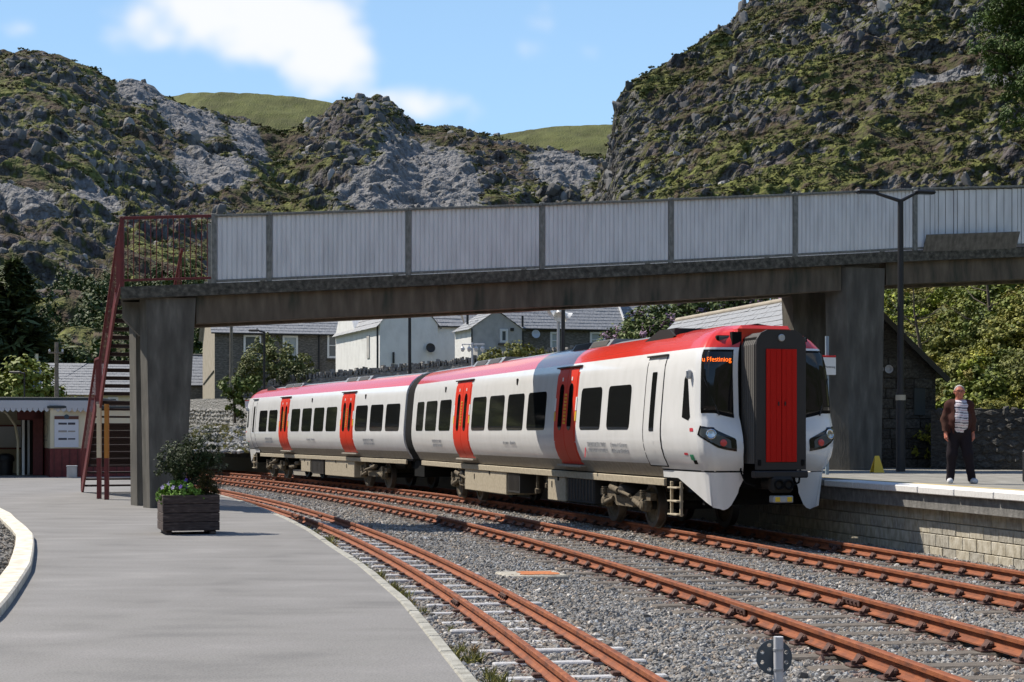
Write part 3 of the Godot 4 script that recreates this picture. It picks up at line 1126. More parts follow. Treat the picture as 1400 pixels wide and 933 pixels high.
func make_hills() -> void:
	make_hill("far_hill", [[-80, 150, 1900.0], [150, 140, 1900.0], [225, 133, 1850.0], [270, 127, 1800.0], [330, 128, 1800.0], [400, 132, 1800.0], [455, 142, 1800.0], [560, 190, 1850.0], [640, 192, 1900.0], [675, 186, 1900.0], [720, 179, 1900.0], [760, 174, 1900.0], [840, 171, 1900.0], [1000, 168, 1900.0]], [[-80, 420, 1300.0], [1000, 420, 1300.0]], 220, 90,
		{"seed": 11, "big": 130.0, "rock": -.9, "green": .35, "brown": -.2, "relief": 9.0, "far": true})
	make_hill("quarry_hill", [[-160, 118, 820.0], [-60, 92, 800.0], [0, 72, 790.0], [20, 70, 790.0], [45, 66, 790.0], [75, 72, 790.0], [100, 85, 795.0], [130, 98, 800.0], [160, 113, 810.0], [172, 113, 815.0], [188, 111, 820.0], [203, 117, 825.0], [220, 129, 830.0], [240, 137, 840.0], [290, 150, 850.0], [330, 162, 860.0], [380, 182, 870.0], [396, 180, 875.0], [412, 170, 880.0], [440, 157, 890.0], [460, 143, 895.0], [480, 135, 900.0], [512, 132, 900.0], [535, 140, 895.0], [555, 160, 890.0], [575, 173, 890.0], [600, 175, 890.0], [625, 177, 890.0], [650, 183, 880.0], [680, 190, 870.0], [720, 203, 860.0], [740, 207, 850.0], [780, 208, 840.0], [830, 216, 830.0], [920, 236, 800.0]], [[-160, 592, 150.0], [100, 590, 150.0], [300, 560, 200.0], [500, 540, 260.0], [920, 520, 300.0]], 430, 640,
		{"seed": 21, "big": 95.0, "rock": -.06, "green": .08, "brown": .02, "relief": 14.0, "shape": 1.35, "boulder": 1.3, "bush": 1.3, "size": 2.3, "ref": 800.0,
		"crag": [[490, .86, 95, .2], [510, .7, 60, .25], [440, .84, 40, .1], [60, .9, 60, .1], [230, .5, 110, .18], [80, .35, 110, .12], [760, .72, 60, .12], [690, .78, 60, .1], [20, .66, 60, .08], [150, .62, 70, .06]],
		"scree": [[190, .97, 34, .10, 0.0], [262, .90, 50, .08, -90.0], [340, .86, 26, .12, -120.0], [590, .72, 75, .18, -60.0], [560, .58, 110, .14, 0.0], [770, .86, 50, .12, -40.0], [295, .68, 60, .07, 0.0], [130, .47, 40, .05, -60.0], [40, .40, 45, .04, 0.0]]})
	make_hill("rocky_hill", [[806, 300, 380.0], [812, 272, 385.0], [820, 255, 390.0], [829, 226, 395.0], [834, 190, 400.0], [839, 158, 405.0], [842, 140, 408.0], [855, 122, 415.0], [870, 110, 420.0], [900, 98, 430.0], [930, 80, 440.0], [960, 57, 455.0], [985, 38, 465.0], [1000, 33, 470.0], [1006, 18, 472.0], [1025, 3, 480.0], [1060, -22, 495.0], [1120, -60, 510.0], [1250, -110, 530.0], [1420, -150, 550.0], [1560, -170, 560.0]], [[806, 360, 300.0], [840, 340, 275.0], [950, 312, 255.0], [1100, 303, 250.0], [1300, 300, 250.0], [1560, 300, 250.0]], 330, 740,
		{"seed": 33, "big": 46.0, "rock": -.14, "green": .24, "brown": .0, "relief": 7.5, "shape": 1.1, "boulder": 4.0, "bush": 8.0, "size": 1.1, "ref": 400.0,
		"crag": [[845, .62, 45, .42], [905, .66, 45, .12], [1020, .97, 45, .07], [1180, .58, 60, .12], [1240, .74, 60, .08], [1090, .86, 50, .06], [1340, .46, 60, .08], [960, .4, 70, .08], [1270, .85, 50, .05], [1000, .64, 40, .05]],
		"scree": [[1290, .34, 55, .03, 0.0], [1390, .3, 50, .03, 0.0]]})
	# the valley side goes on past the left of the view; the train's windows mirror it
	make_hill("valley_side", [[-4200, -250, 330.0], [-3000, -130, 420.0], [-2000, 20, 560.0], [-1200, 60, 680.0], [-600, 110, 760.0], [-140, 112, 815.0]], [[-4200, 592, 130.0], [-140, 592, 140.0]], 170, 90,
		{"seed": 21, "big": 95.0, "rock": -.2, "green": .0, "brown": .1, "relief": 15.0, "shape": 1.2})
	make_bowl()

# hills all round behind the camera: the valley is a bowl
func make_bowl() -> void:
	var fn := FastNoiseLite.new()
	fn.seed = 44
	fn.frequency = .008
	fn.fractal_octaves = 5
	var b := MB.new()
	b.colored = true
	var rows := []
	var na := 110
	for i in na + 1:
		var a := deg_to_rad(lerpf(20.0, 302.0, float(i) / na))
		var row := PackedVector3Array()
		for j in 25:
			var t := j / 24.0
			var d := lerpf(150.0, 430.0, t)
			var p := Vector3(sin(a) * d, 0, -cos(a) * d)
			p.y = -1.0 + 150.0 * pow(t, .95) * (1.0 + fn.get_noise_2d(sin(a) * 90.0, cos(a) * 90.0) * .35) + fn.get_noise_3dv(p * 2.0) * 9.0 * t
			row.append(p)
		rows.append(row)
	for i in na + 1:
		for j in 25:
			var p: Vector3 = rows[i][j]
			var q := fn.get_noise_3dv(p * 5.0)
			var c := Color(.07, .08, .026).lerp(Color(.13, .12, .105), smoothstep(-.05, .2, q))
			b.c.append(c)
	b.colored = false
	b.sheet(rows, 1.0)
	b.colored = true
	var mid := b.n[b.n.size() / 2]
	if mid.y < 0.0:
		for k in b.n.size():
			b.n[k] = -b.n[k]
		var ix := b.ix
		b.ix = PackedInt32Array()
		for k in range(0, ix.size(), 3):
			b.tri_i(ix[k], ix[k + 1], ix[k + 2])
	single("surrounding_hills", b.mesh(), M.hill, "", "", "structure")

# ---------------------------------------------------------------- plants
# leaves spread through the volume of a few overlapping balls; each leaf a small folded face
func foliage(seed_: int, balls: Array, count: int, leaf: float, ca: Color, cb: Color, slim := .45, bias := .55) -> ArrayMesh:
	var r := RandomNumberGenerator.new()
	r.seed = seed_
	var b := MB.new()
	b.colored = true
	var vol := 0.0
	for q in balls:
		vol += pow(q[1], 2.2)
	# small clumps, so that light and gaps gather unevenly
	for q in balls:
		var share := int(count * pow(q[1], 2.2) / vol)
		var clumps := maxi(3, share / 26)
		for k in clumps:
			var dir := Vector3(r.randfn(), r.randfn(), r.randfn()).normalized()
			var cen: Vector3 = q[0] + dir * q[1] * pow(r.randf(), .38) * Vector3(1, q[2] if q.size() > 2 else 1.0, 1)
			var cr: float = q[1] * r.randf_range(.16, .34)
			var tone := r.randf()
			for i in share / clumps:
				var e := Vector3(r.randfn(), r.randfn(), r.randfn())
				e = e.normalized() * pow(r.randf(), .5)
				var p := cen + e * cr
				var up := (dir * bias + e * .6 + Vector3(0, .45, 0) + Vector3(r.randfn(), r.randfn(), r.randfn()) * .45).normalized()
				var along := up.cross(Vector3(r.randfn(), r.randfn(), r.randfn())).normalized()
				var side := up.cross(along)
				var l := leaf * r.randf_range(.6, 1.3)
				b.col = ca.lerp(cb, clampf(tone * .7 + r.randf() * .4, 0.0, 1.0)) * r.randf_range(.75, 1.25)
				b.col.a = 1.0
				var s := b.v.size()
				b.vert(p - along * l * .5, up)
				b.vert(p + side * l * slim, (up + side * .4).normalized())
				b.vert(p + along * l * .5 + up * l * .12, up)
				b.vert(p - side * l * slim, (up - side * .4).normalized())
				b.tri_i(s, s + 1, s + 2)
				b.tri_i(s, s + 2, s + 3)
	return b.mesh()

func limbs(seed_: int, height: float, radius: float, spread: float, count: int) -> ArrayMesh:
	var r := RandomNumberGenerator.new()
	r.seed = seed_
	var b := MB.new()
	var top := Vector3(r.randf_range(-.1, .1) * height, height, r.randf_range(-.1, .1) * height)
	b.pipe([Vector3(0, -.3, 0), top * .35 + Vector3(.04, 0, .02) * height, top * .7, top], [radius * 1.25, radius, radius * .6, radius * .15], 8)
	for k in count:
		var t := r.randf_range(.3, .85)
		var p := top * t
		var a := r.randf() * TAU
		var e := Vector3(cos(a) * spread, height * r.randf_range(.15, .4), sin(a) * spread) * r.randf_range(.5, 1.0)
		b.pipe([p, p + e * .5 + Vector3(0, -.04, 0) * height, p + e], [radius * .5 * (1.1 - t), radius * .3, radius * .06], 6)
	return b.mesh()

func tree(called: String, label: String, category: String, pos: Vector3, crown: ArrayMesh, trunk: ArrayMesh, scale_ := 1.0, yaw := 0.0, group := "", flat_ := 1.0) -> Node3D:
	var t := thing(called, label, category, Transform3D(Basis(Vector3.UP, yaw) * Basis.from_scale(Vector3(scale_, scale_ * flat_, scale_)), pos), group)
	part(t, "trunk" if category == "tree" else "stems", trunk, M.bark)
	part(t, "crown" if category == "tree" else "foliage", crown, M.leaf)
	return t

# a conifer: whorls of drooping branches, each hung with needles
func conifer_crown(seed_: int, height: float, radius: float, whorls: int, needles: int, ca: Color, cb: Color, droop := .25) -> ArrayMesh:
	var r := RandomNumberGenerator.new()
	r.seed = seed_
	var b := MB.new()
	b.colored = true
	for w in whorls:
		var t := pow((w + r.randf() * .6) / whorls, .85)
		var y := height * lerpf(.12, .98, t)
		var reach := radius * pow(1.0 - t, .72) * r.randf_range(.75, 1.15) + .15
		var arms := r.randi_range(4, 7)
		for a in arms:
			var an := TAU * (a + r.randf() * .7) / arms
			var dir := Vector3(cos(an), 0, sin(an))
			var len := reach * r.randf_range(.6, 1.1)
			var tone := r.randf()
			for i in needles:
				var q := pow(r.randf(), .6)
				var p := Vector3(0, y, 0) + dir * len * q + Vector3(0, -droop * len * q * q + .1 * len * q, 0)
				var e := Vector3(r.randfn(), r.randfn() * .6, r.randfn()) * reach * .09
				p += e
				var al := (dir + Vector3(r.randfn(), r.randfn() * .6, r.randfn()) * .7).normalized()
				var up := (Vector3(r.randfn() * .4, 1, r.randfn() * .4) + dir * .3).normalized()
				var side := al.cross(up).normalized()
				var l := radius * r.randf_range(.07, .15)
				b.col = ca.lerp(cb, clampf(tone * .6 + r.randf() * .5, 0.0, 1.0))
				var s := b.v.size()
				b.vert(p - al * l, up)
				b.vert(p + side * l * .3, up)
				b.vert(p + al * l, up)
				b.vert(p - side * l * .3, up)
				b.tri_i(s, s + 1, s + 2)
				b.tri_i(s, s + 2, s + 3)
	return b.mesh()

func conifer_trunk(height: float, radius: float) -> ArrayMesh:
	var b := MB.new()
	b.pipe([Vector3(0, -.4, 0), Vector3(0, height * .5, 0), Vector3(0, height, 0)], [radius, radius * .6, radius * .08], 8)
	return b.mesh()

func tuft(seed_: int, blades: int, h: float, ca: Color, cb: Color) -> ArrayMesh:
	var r := RandomNumberGenerator.new()
	r.seed = seed_
	var b := MB.new()
	b.colored = true
	for i in blades:
		var a := r.randf() * TAU
		var p := Vector3(cos(a), 0, sin(a)) * r.randf() * h * .4
		var lean := Vector3(r.randfn(), 0, r.randfn()) * h * .35
		var l := h * r.randf_range(.4, 1.1)
		var side := Vector3(-sin(a), 0, cos(a)) * h * .05
		b.col = ca.lerp(cb, r.randf())
		b.face([p - side, p + side, p + lean * .5 + Vector3(0, l * .6, 0) + side * .8, p + lean + Vector3(0, l, 0), p + lean * .5 + Vector3(0, l * .6, 0) - side * .8], Vector3(cos(a), .4, sin(a)))
	return b.mesh()

# ---------------------------------------------------------------- the train
# Each car is laid out from its inner end (x = 0) to the gangway plate at its cab (x = len); y from the rail, z to the side.
const SIDE := [[1.0, 1.06], [1.12, 1.125], [1.2, 1.18], [1.32, 1.245], [1.46, 1.30], [1.62, 1.335], [1.78, 1.345], [1.95, 1.34], [2.3, 1.312], [2.72, 1.275], [3.0, 1.245], [3.15, 1.21], [3.28, 1.15], [3.42, 1.045], [3.54, .90], [3.63, .74], [3.70, .50], [3.75, 0.0]]

func half_width(y: float) -> float:
	if y <= SIDE[0][0]:
		return SIDE[0][1]
	for i in SIDE.size() - 1:
		if y <= SIDE[i + 1][0]:
			return lerpf(SIDE[i][1], SIDE[i + 1][1], (y - SIDE[i][0]) / (SIDE[i + 1][0] - SIDE[i][0]))
	return 0.0

# part of the body shell between two heights, on one side
func shell_side(b: MB, x0: float, x1: float, ya: float, yb: float, sg: float, off := 0.0) -> void:
	var ys := [ya]
	for q in SIDE:
		if q[0] > ya + .01 and q[0] < yb - .01:
			ys.append(q[0])
	ys.append(yb)
	var rows := []
	for y in ys:
		var row := PackedVector3Array()
		for k in 9:
			row.append(Vector3(lerpf(x0, x1, k / 8.0), y, sg * (half_width(y) + off)))
		rows.append(row)
	b.sheet(rows, sg)

# a panel lying on the body side, with rounded corners
func side_patch(x0: float, x1: float, y0: float, y1: float, off: float, rad: float, sg: float, steps := 12) -> ArrayMesh:
	var b := MB.new()
	var rows := []
	for k in steps + 1:
		var y := lerpf(y0, y1, k / float(steps))
		if rad > 0.0:
			# more rows near the corners
			var q := k / float(steps)
			y = lerpf(y0, y1, .5 - .5 * cos(q * PI))
		var cut := 0.0
		if rad > 0.0:
			var e := minf(y - y0, y1 - y)
			if e < rad:
				cut = rad - sqrt(maxf(0.0, rad * rad - (rad - e) * (rad - e)))
		var row := PackedVector3Array()
		for i in 5:
			row.append(Vector3(lerpf(x0 + cut, x1 - cut, i / 4.0), y, sg * (half_width(y) + off)))
		rows.append(row)
	b.sheet(rows, sg)
	# rim back to the body
	for i in rows.size() - 1:
		var a: PackedVector3Array = rows[i]
		var c: PackedVector3Array = rows[i + 1]
		var inw := Vector3(0, 0, -sg * (off + .004))
		b.face([a[0], c[0], c[0] + inw, a[0] + inw], Vector3(-1, 0, 0))
		b.face([a[4], c[4], c[4] + inw, a[4] + inw], Vector3(1, 0, 0))
	var bot: PackedVector3Array = rows[0]
	var top: PackedVector3Array = rows[-1]
	var iw := Vector3(0, 0, -sg * (off + .004))
	b.face([bot[0], bot[4], bot[4] + iw, bot[0] + iw], Vector3.DOWN)
	b.face([top[0], top[4], top[4] + iw, top[0] + iw], Vector3.UP)
	return b.mesh()

# the cab end: rows of [height, half width, setback at the corner, setback at the middle]
const NOSE := [[1.14, 1.12, .52, .46], [1.25, 1.17, .44, .38], [1.40, 1.24, .41, .31], [1.55, 1.275, .40, .29], [1.75, 1.295, .42, .33], [1.92, 1.295, .46, .40], [2.02, 1.29, .49, .45], [2.10, 1.285, .52, .50], [2.4, 1.268, .55, .52], [2.72, 1.25, .58, .535], [3.0, 1.225, .62, .555], [3.2, 1.18, .67, .58], [3.28, 1.14, .70, .60], [3.42, 1.03, .80, .64], [3.54, .88, .92, .70], [3.63, .72, 1.05, .80], [3.69, .50, 1.2, .95]]

func nose_row(y: float) -> Array:
	if y <= NOSE[0][0]:
		return NOSE[0]
	for i in NOSE.size() - 1:
		if y <= NOSE[i + 1][0]:
			var t: float = (y - NOSE[i][0]) / (NOSE[i + 1][0] - NOSE[i][0])
			return [y, lerpf(NOSE[i][1], NOSE[i + 1][1], t), lerpf(NOSE[i][2], NOSE[i + 1][2], t), lerpf(NOSE[i][3], NOSE[i + 1][3], t)]
	return NOSE[-1]

# point of the cab skin at height y; s runs 0..8 from the side round the corner to the gangway
func nose_pt(len: float, y: float, s: float, sg: float) -> Vector3:
	var r := nose_row(y)
	var hs := half_width(y)
	var w: float = r[1]
	var k := w / 1.3
	var inner := minf(.62, w * .5)
	var p := [Vector2(2.6, hs), Vector2(1.9, lerpf(hs, w, .25)), Vector2(1.3, lerpf(hs, w, .7)), Vector2(r[2] + .26 * k, w - .012), Vector2(r[2] + .09 * k, w - .06 * k), Vector2(r[2], w - .15 * k), Vector2(r[2] - .045 * k, w - .28 * k), Vector2(lerpf(r[2], r[3], .85), inner + .06 * k), Vector2(r[3], inner - .06)]
	var i := clampi(int(s), 0, 7)
	var q: Vector2 = p[i].lerp(p[i + 1], s - i)
	return Vector3(len - q.x, y, sg * q.y)

func nose_normal(len: float, y: float, s: float, sg: float) -> Vector3:
	var a := nose_pt(len, y, minf(s + .25, 8.0), sg) - nose_pt(len, y, maxf(s - .25, 0.0), sg)
	var c := nose_pt(len, y + .06, s, sg) - nose_pt(len, maxf(y - .06, 1.14), s, sg)
	var m := a.cross(c).normalized()
	return m if m.dot(Vector3(.6, .1, sg * .8)) > 0.0 else -m

# a patch on the cab skin, its outline a polygon in (s, y)
func nose_patch(len: float, poly: PackedVector2Array, sg: float, off: float, n := 14) -> ArrayMesh:
	var b := MB.new()
	var lo := poly[0]
	var hi := poly[0]
	for p in poly:
		lo = lo.min(p)
		hi = hi.max(p)
	# rows across the polygon from bottom to top
	var rows := []
	for k in n + 1:
		var y := lerpf(lo.y + .0005, hi.y - .0005, k / float(n))
		var xs := []
		for i in poly.size():
			var a := poly[i]
			var c := poly[(i + 1) % poly.size()]
			if (a.y <= y) != (c.y <= y):
				xs.append(lerpf(a.x, c.x, (y - a.y) / (c.y - a.y)))
		if xs.size() < 2:
			continue
		xs.sort()
		var row := PackedVector3Array()
		for q in 13:
			var s := lerpf(xs[0], xs[-1], q / 12.0)
			row.append(nose_pt(len, y, s, sg) + nose_normal(len, y, s, sg) * off)
		rows.append(row)
	b.sheet(rows, -1.0)
	# make the face point outwards
	if b.n[b.n.size() / 2].dot(Vector3(.6, .1, sg * .8)) < 0.0:
		for i in b.n.size():
			b.n[i] = -b.n[i]
		var ix := b.ix
		b.ix = PackedInt32Array()
		for i in range(0, ix.size(), 3):
			b.tri_i(ix[i], ix[i + 1], ix[i + 2])
	return b.mesh()

func nose_band(len: float, ya: float, yb: float, sg: float) -> ArrayMesh:
	var b := MB.new()
	var ys := [ya]
	for q in NOSE:
		if q[0] > ya + .005 and q[0] < yb - .005:
			ys.append(q[0])
	ys.append(yb)
	var rows := []
	for y in ys:
		var row := PackedVector3Array()
		for k in 33:
			row.append(nose_pt(len, y, k * .25, sg))
		rows.append(row)
	b.sheet(rows, sg)
	return b.mesh()

func text_mesh(words: String, size: float, depth := .002, bold := 400) -> TextMesh:
	var t := TextMesh.new()
	t.text = words
	var fnt := SystemFont.new()
	fnt.font_names = PackedStringArray(["Droid Sans"])
	fnt.font_weight = bold
	t.font = fnt
	t.font_size = 32
	t.pixel_size = size / 32.0
	t.depth = depth
	t.horizontal_alignment = HORIZONTAL_ALIGNMENT_LEFT
	return t

func wheel_mesh() -> Array:
	var rim := MB.new()
	var t := Transform3D(Basis(Vector3.RIGHT, PI / 2), Vector3.ZERO)
	rim.lathe(t, [Vector2(0, -.02), Vector2(.10, -.02), Vector2(.12, .0), Vector2(.33, .03), Vector2(.345, .06), Vector2(.345, -.06), Vector2(.33, -.05), Vector2(.12, -.09), Vector2(0, -.09)], 28)
	var tyre := MB.new()
	tyre.lathe(t, [Vector2(.345, .065), Vector2(.42, .065), Vector2(.425, -.055), Vector2(.45, -.06), Vector2(.45, -.09), Vector2(.345, -.09), Vector2(.345, .065)], 32)
	return [rim.mesh(), tyre.mesh()]

func make_bogie(train: Node3D, T: Transform3D, x: float, wb: float, wm: Array, vis: float) -> void:
	var o := T * Transform3D(Basis(), Vector3(x, 0, 0))
	var fb := MB.new()
	for sg in [-1.0, 1.0]:
		var pr := PackedVector2Array([Vector2(-wb * .5 - .35, .52), Vector2(-wb * .5 + .3, .50), Vector2(-.45, .36), Vector2(.45, .36), Vector2(wb * .5 - .3, .50), Vector2(wb * .5 + .35, .52), Vector2(wb * .5 + .35, .66), Vector2(wb * .5 - .3, .68), Vector2(.5, .56), Vector2(-.5, .56), Vector2(-wb * .5 + .3, .68), Vector2(-wb * .5 - .35, .66)])
		fb.prism(pr, T3(Vector3(0, 0, sg * .92 - .06)), .12)
	fb.bev(T3(Vector3(0, .52, 0)), Vector3(.5, .18, 1.8), .02)
	var bg := part(train, "bogie", fb.mesh(), M.brake_dust, o)
	for e in [-1.0, 1.0]:
		var ab := MB.new()
		ab.pipe([Vector3(0, 0, -.9), Vector3(0, 0, .9)], [.085, .085], 10)
		part(bg, "axle", ab.mesh(), M.under_dark, T3(Vector3(e * wb * .5, .42, 0)))
		for sg in [-1.0, 1.0]:
			var wt := Transform3D(Basis(Vector3.UP, 0.0 if sg > 0.0 else PI), Vector3(e * wb * .5, .42, sg * .755))
			part(bg, "wheel", wm[0], M.brake_dust, wt)
			part(bg, "tyre", wm[1], M.steel_worn, wt)
			if sg == vis:
				var bx := MB.new()
				bx.bev(T3(Vector3(0, 0, 0)), Vector3(.26, .24, .16), .03)
				bx.lathe(Transform3D(Basis(Vector3.RIGHT, sg * PI / 2), Vector3(0, 0, sg * .08)), [Vector2(.1, 0), Vector2(.1, .03), Vector2(.06, .05), Vector2(0, .05)], 14)
				part(bg, "axle_box", bx.mesh(), M.brake_dust, T3(Vector3(e * wb * .5, .42, sg * .93)))
				# primary suspension arm and spring over the box
				var sp := MB.new()
				for q in 5:
					sp.lathe(T3(Vector3(0, q * .034, 0)), [Vector2(.055, 0), Vector2(.085, .008), Vector2(.085, .02), Vector2(.055, .03)], 14)
				part(bg, "spring", sp.mesh(), M.brake_dust, T3(Vector3(e * wb * .5, .55, sg * .98)))
				var arm := MB.new()
				arm.pipe([Vector3(e * (wb * .5 - .1), .40, sg * 1.0), Vector3(e * (wb * .5 - .55), .50, sg * 1.0)], [.06, .045], 8)
				part(bg, "suspension_arm", arm.mesh(), M.brake_dust)
	var dm := MB.new()
	dm.pipe([Vector3(-.55, .72, vis * 1.06), Vector3(-.1, .66, vis * 1.06)], [.065, .065], 12)
	dm.pipe([Vector3(-.1, .66, vis * 1.06), Vector3(.55, .58, vis * 1.06)], [.035, .035], 8)
	part(bg, "yaw_damper", dm.mesh(), M.brake_dust)
	var ch := MB.new()
	ch.prism(PackedVector2Array([Vector2(-.28, .60), Vector2(-.18, .60), Vector2(.02, .78), Vector2(.3, .98), Vector2(-.12, .98), Vector2(-.12, .84)]), T3(Vector3(0, 0, vis * .98 - .05)), .1)
	part(bg, "traction_bracket", ch.mesh(), M.brake_dust)
	var asp := MB.new()
	asp.lathe(T3(Vector3(0, .57, vis * .78)), [Vector2(.27, 0), Vector2(.31, .05), Vector2(.31, .16), Vector2(.24, .24)], 20)
	part(bg, "air_spring", asp.mesh(), M.under_dark)

# doors [from, to], windows [from, to], boxes [from, to, bottom, depth in, material]
func make_car(train: Node3D, T: Transform3D, L: float, vis: float, windows: Array, doors: Array, cab_door: Array, bogies: Array, boxes: Array, near: bool) -> void:
	var xe := L - 2.6
	# skin
	var wb := MB.new()
	var db := MB.new()
	var rb := MB.new()
	var gb := MB.new()
	for sg in [-1.0, 1.0]:
		shell_side(wb, 0.0, xe, 1.24, 3.28, sg)
		shell_side(db, 0.0, xe, 1.0, 1.24, sg)
		shell_side(rb, 0.0, xe, 3.28, 3.645, sg)
		shell_side(gb, 0.0, xe - .6, 3.645, 3.75, sg)
	# inner end wall
	for q in SIDE.size() - 1:
		wb.face([Vector3(0, SIDE[q][0], -SIDE[q][1]), Vector3(0, SIDE[q][0], SIDE[q][1]), Vector3(0, SIDE[q + 1][0], SIDE[q + 1][1]), Vector3(0, SIDE[q + 1][0], -SIDE[q + 1][1])], Vector3(-1, 0, 0))
	var body := part(train, "body_side", wb.mesh(), M.train_white, T)
	part(train, "lower_body", db.mesh(), M.train_dirt, T)
	part(train, "roof_band", rb.mesh(), M.train_red, T)
	part(train, "roof", gb.mesh(), M.roof_grey, T)
	# floor of the car and the solebar
	var fl := MB.new()
	fl.box(T3(Vector3(L * .5 - .9, .97, 0)), Vector3(L - 1.8, .06, 2.05))
	part(train, "underframe", fl.mesh(), M.under_dark, T)
	var so := MB.new()
	so.bev(T3(Vector3(xe * .5 + .2, .905, vis * 1.09)), Vector3(xe - .4, .14, .06), .01)
	part(train, "solebar", so.mesh(), M.box_tan, T)
	# windows flush with the side
	for w in windows:
		part(body, "window", side_patch(w[0], w[1], 1.87, 2.73, .006, .11, vis), M.glass_dark)
	# sliding doors: two leaves, each with a tall pane
	for d in doors:
		var hd := MB.new()
		hd.bev(T3(Vector3((d[0] + d[1]) * .5, 3.215, vis * 1.215)), Vector3(d[1] - d[0] + .12, .035, .07), .008)
		var door := part(train, "door", side_patch(d[0], d[1], 1.14, 3.2, .004, 0.0, vis), M.door_red, T)
		part(door, "door_header", hd.mesh(), M.plate_black)
		var mid: float = (d[0] + d[1]) * .5
		for e in [-1.0, 1.0]:
			var lf := [minf(mid + e * .012, mid + e * ((d[1] - d[0]) * .5 - .09)), maxf(mid + e * .012, mid + e * ((d[1] - d[0]) * .5 - .09))]
			part(door, "door_leaf", side_patch(lf[0], lf[1], 1.16, 3.17, .012, 0.0, vis), M.door_red)
			var c: float = mid + e * (d[1] - d[0]) * .215
			part(door, "door_window", side_patch(c - .14, c + .14, 1.86, 2.86, .018, .138, vis, 20), M.glass_black)
			var lm := part(door, "door_notice", side_patch(c - .03, c + .03, 2.92, 3.0, .019, 0.0, vis, 3), M.white_paint)
			lm.name = "door_notice"
		for e in [-1.0, 1.0]:
			for q in 9:
				var gm := MB.new()
				var yy := 2.02 + q * .075
				gm.bev(T3(Vector3(mid + e * .045, yy, vis * (half_width(yy) + .02))), Vector3(.035, .05, .02), .006)
				part(door, "grip_mark", gm.mesh(), M.yellow_paint)
			var edge: float = d[0] + .03 if e < 0.0 else d[1] - .03
			part(door, "door_label", side_patch(edge - .035, edge + .035, 2.28, 2.56, .016, 0.0, vis, 4), M.white_paint)
			part(door, "door_stripe", side_patch(edge - .035, edge + .035, 2.06, 2.26, .016, 0.0, vis, 4), M.yellow_paint)
		var sp := MB.new()
		sp.bev(T3(Vector3(mid, 1.10, vis * 1.17)), Vector3(d[1] - d[0] + .15, .05, .16), .01)
		part(door, "step", sp.mesh(), M.train_dirt)
	# small lamps, notices and lettering on the side
	for lx in [doors[0][0] - 1.2, doors[1][0] - 3.2]:
		var il := MB.new()
		il.bev(T3(Vector3(lx, 3.02, vis * (half_width(3.02) + .01))), Vector3(.05, .16, .05), .015)
		part(body, "side_lamp", il.mesh(), M.plate_black)
	var face := Basis(Vector3(vis, 0, 0), Vector3.UP, Vector3(0, 0, vis))
	var words := [[doors[0][0] - 2.6, "TRAFNIDIAETH CYMRU", "TRANSPORT FOR WALES"], [doors[1][0] - 4.2, "trc.cymru    tfw.wales", ""], [doors[1][1] + .75, "TRAFNIDIAETH CYMRU", "TRANSPORT FOR WALES"]]
	for w in words:
		for row in 2:
			if w[row + 1] == "":
				continue
			var yy := 1.60 - row * .12
			var tm := text_mesh(w[row + 1], .115, .003, 500)
			var tilt := Basis(Vector3.RIGHT, -.03 if row == 0 else -.1)
			part(body, "lettering", tm, M.print_grey, Transform3D(face * tilt, Vector3(w[0] if vis > 0.0 else w[0] + 1.5, yy - .03, vis * (half_width(yy) + .005))))
	if near:
		for row in 2:
			var yy := 1.60 - row * .12
			part(body, "lettering", text_mesh(["Cymru a'r Gororau", "Wales and Borders"][row], .115, .003, 400), M.print_grey, Transform3D(face * Basis(Vector3.RIGHT, -.05), Vector3(doors[1][1] + 2.2, yy - .03, vis * (half_width(yy) + .005))))
		part(body, "emblem", text_mesh("T", .34, .003, 700), M.print_red, Transform3D(face * Basis(Vector3.RIGHT, -.06), Vector3(doors[1][1] + .48, 1.42, vis * (half_width(1.5) + .005))))
	# boxes and gear under the floor
	for q in boxes:
		var xb := MB.new()
		xb.bev(T3(Vector3((q[0] + q[1]) * .5, (q[2] + .93) * .5, vis * (1.08 - q[3] * .5))), Vector3(q[1] - q[0], .93 - q[2], q[3]), .015)
		var eb := part(train, "equipment_box", xb.mesh(), M[q[4]], T)
		if q[4] == "box_tan":
			var hb := MB.new()
			hb.bev(T3(Vector3(lerpf(q[0], q[1], .62), .80, vis * 1.085)), Vector3(.10, .10, .03), .01)
			part(eb, "latch", hb.mesh(), M.under_dark)
			var hb2 := MB.new()
			hb2.bev(T3(Vector3(lerpf(q[0], q[1], .25), .66, vis * 1.085)), Vector3(.05, .14, .02), .008)
			part(eb, "vent", hb2.mesh(), M.under_dark)
		elif q[1] - q[0] > 1.0:
			for g in 9:
				var rbm := MB.new()
				rbm.bev(T3(Vector3(lerpf(q[0] + .1, q[1] - .1, g / 8.0), (q[2] + .93) * .5, vis * 1.083)), Vector3(.03, .93 - q[2] - .12, .02), .004)
				part(eb, "grille_bar", rbm.mesh(), M.steel_worn)
	var wm := wheel_mesh()
	for x in bogies:
		make_bogie(train, T, x, 2.25, wm, vis)
	# small pipes and cylinders hanging in the gaps
	var r := RandomNumberGenerator.new()
	r.seed = int(L * 100.0)
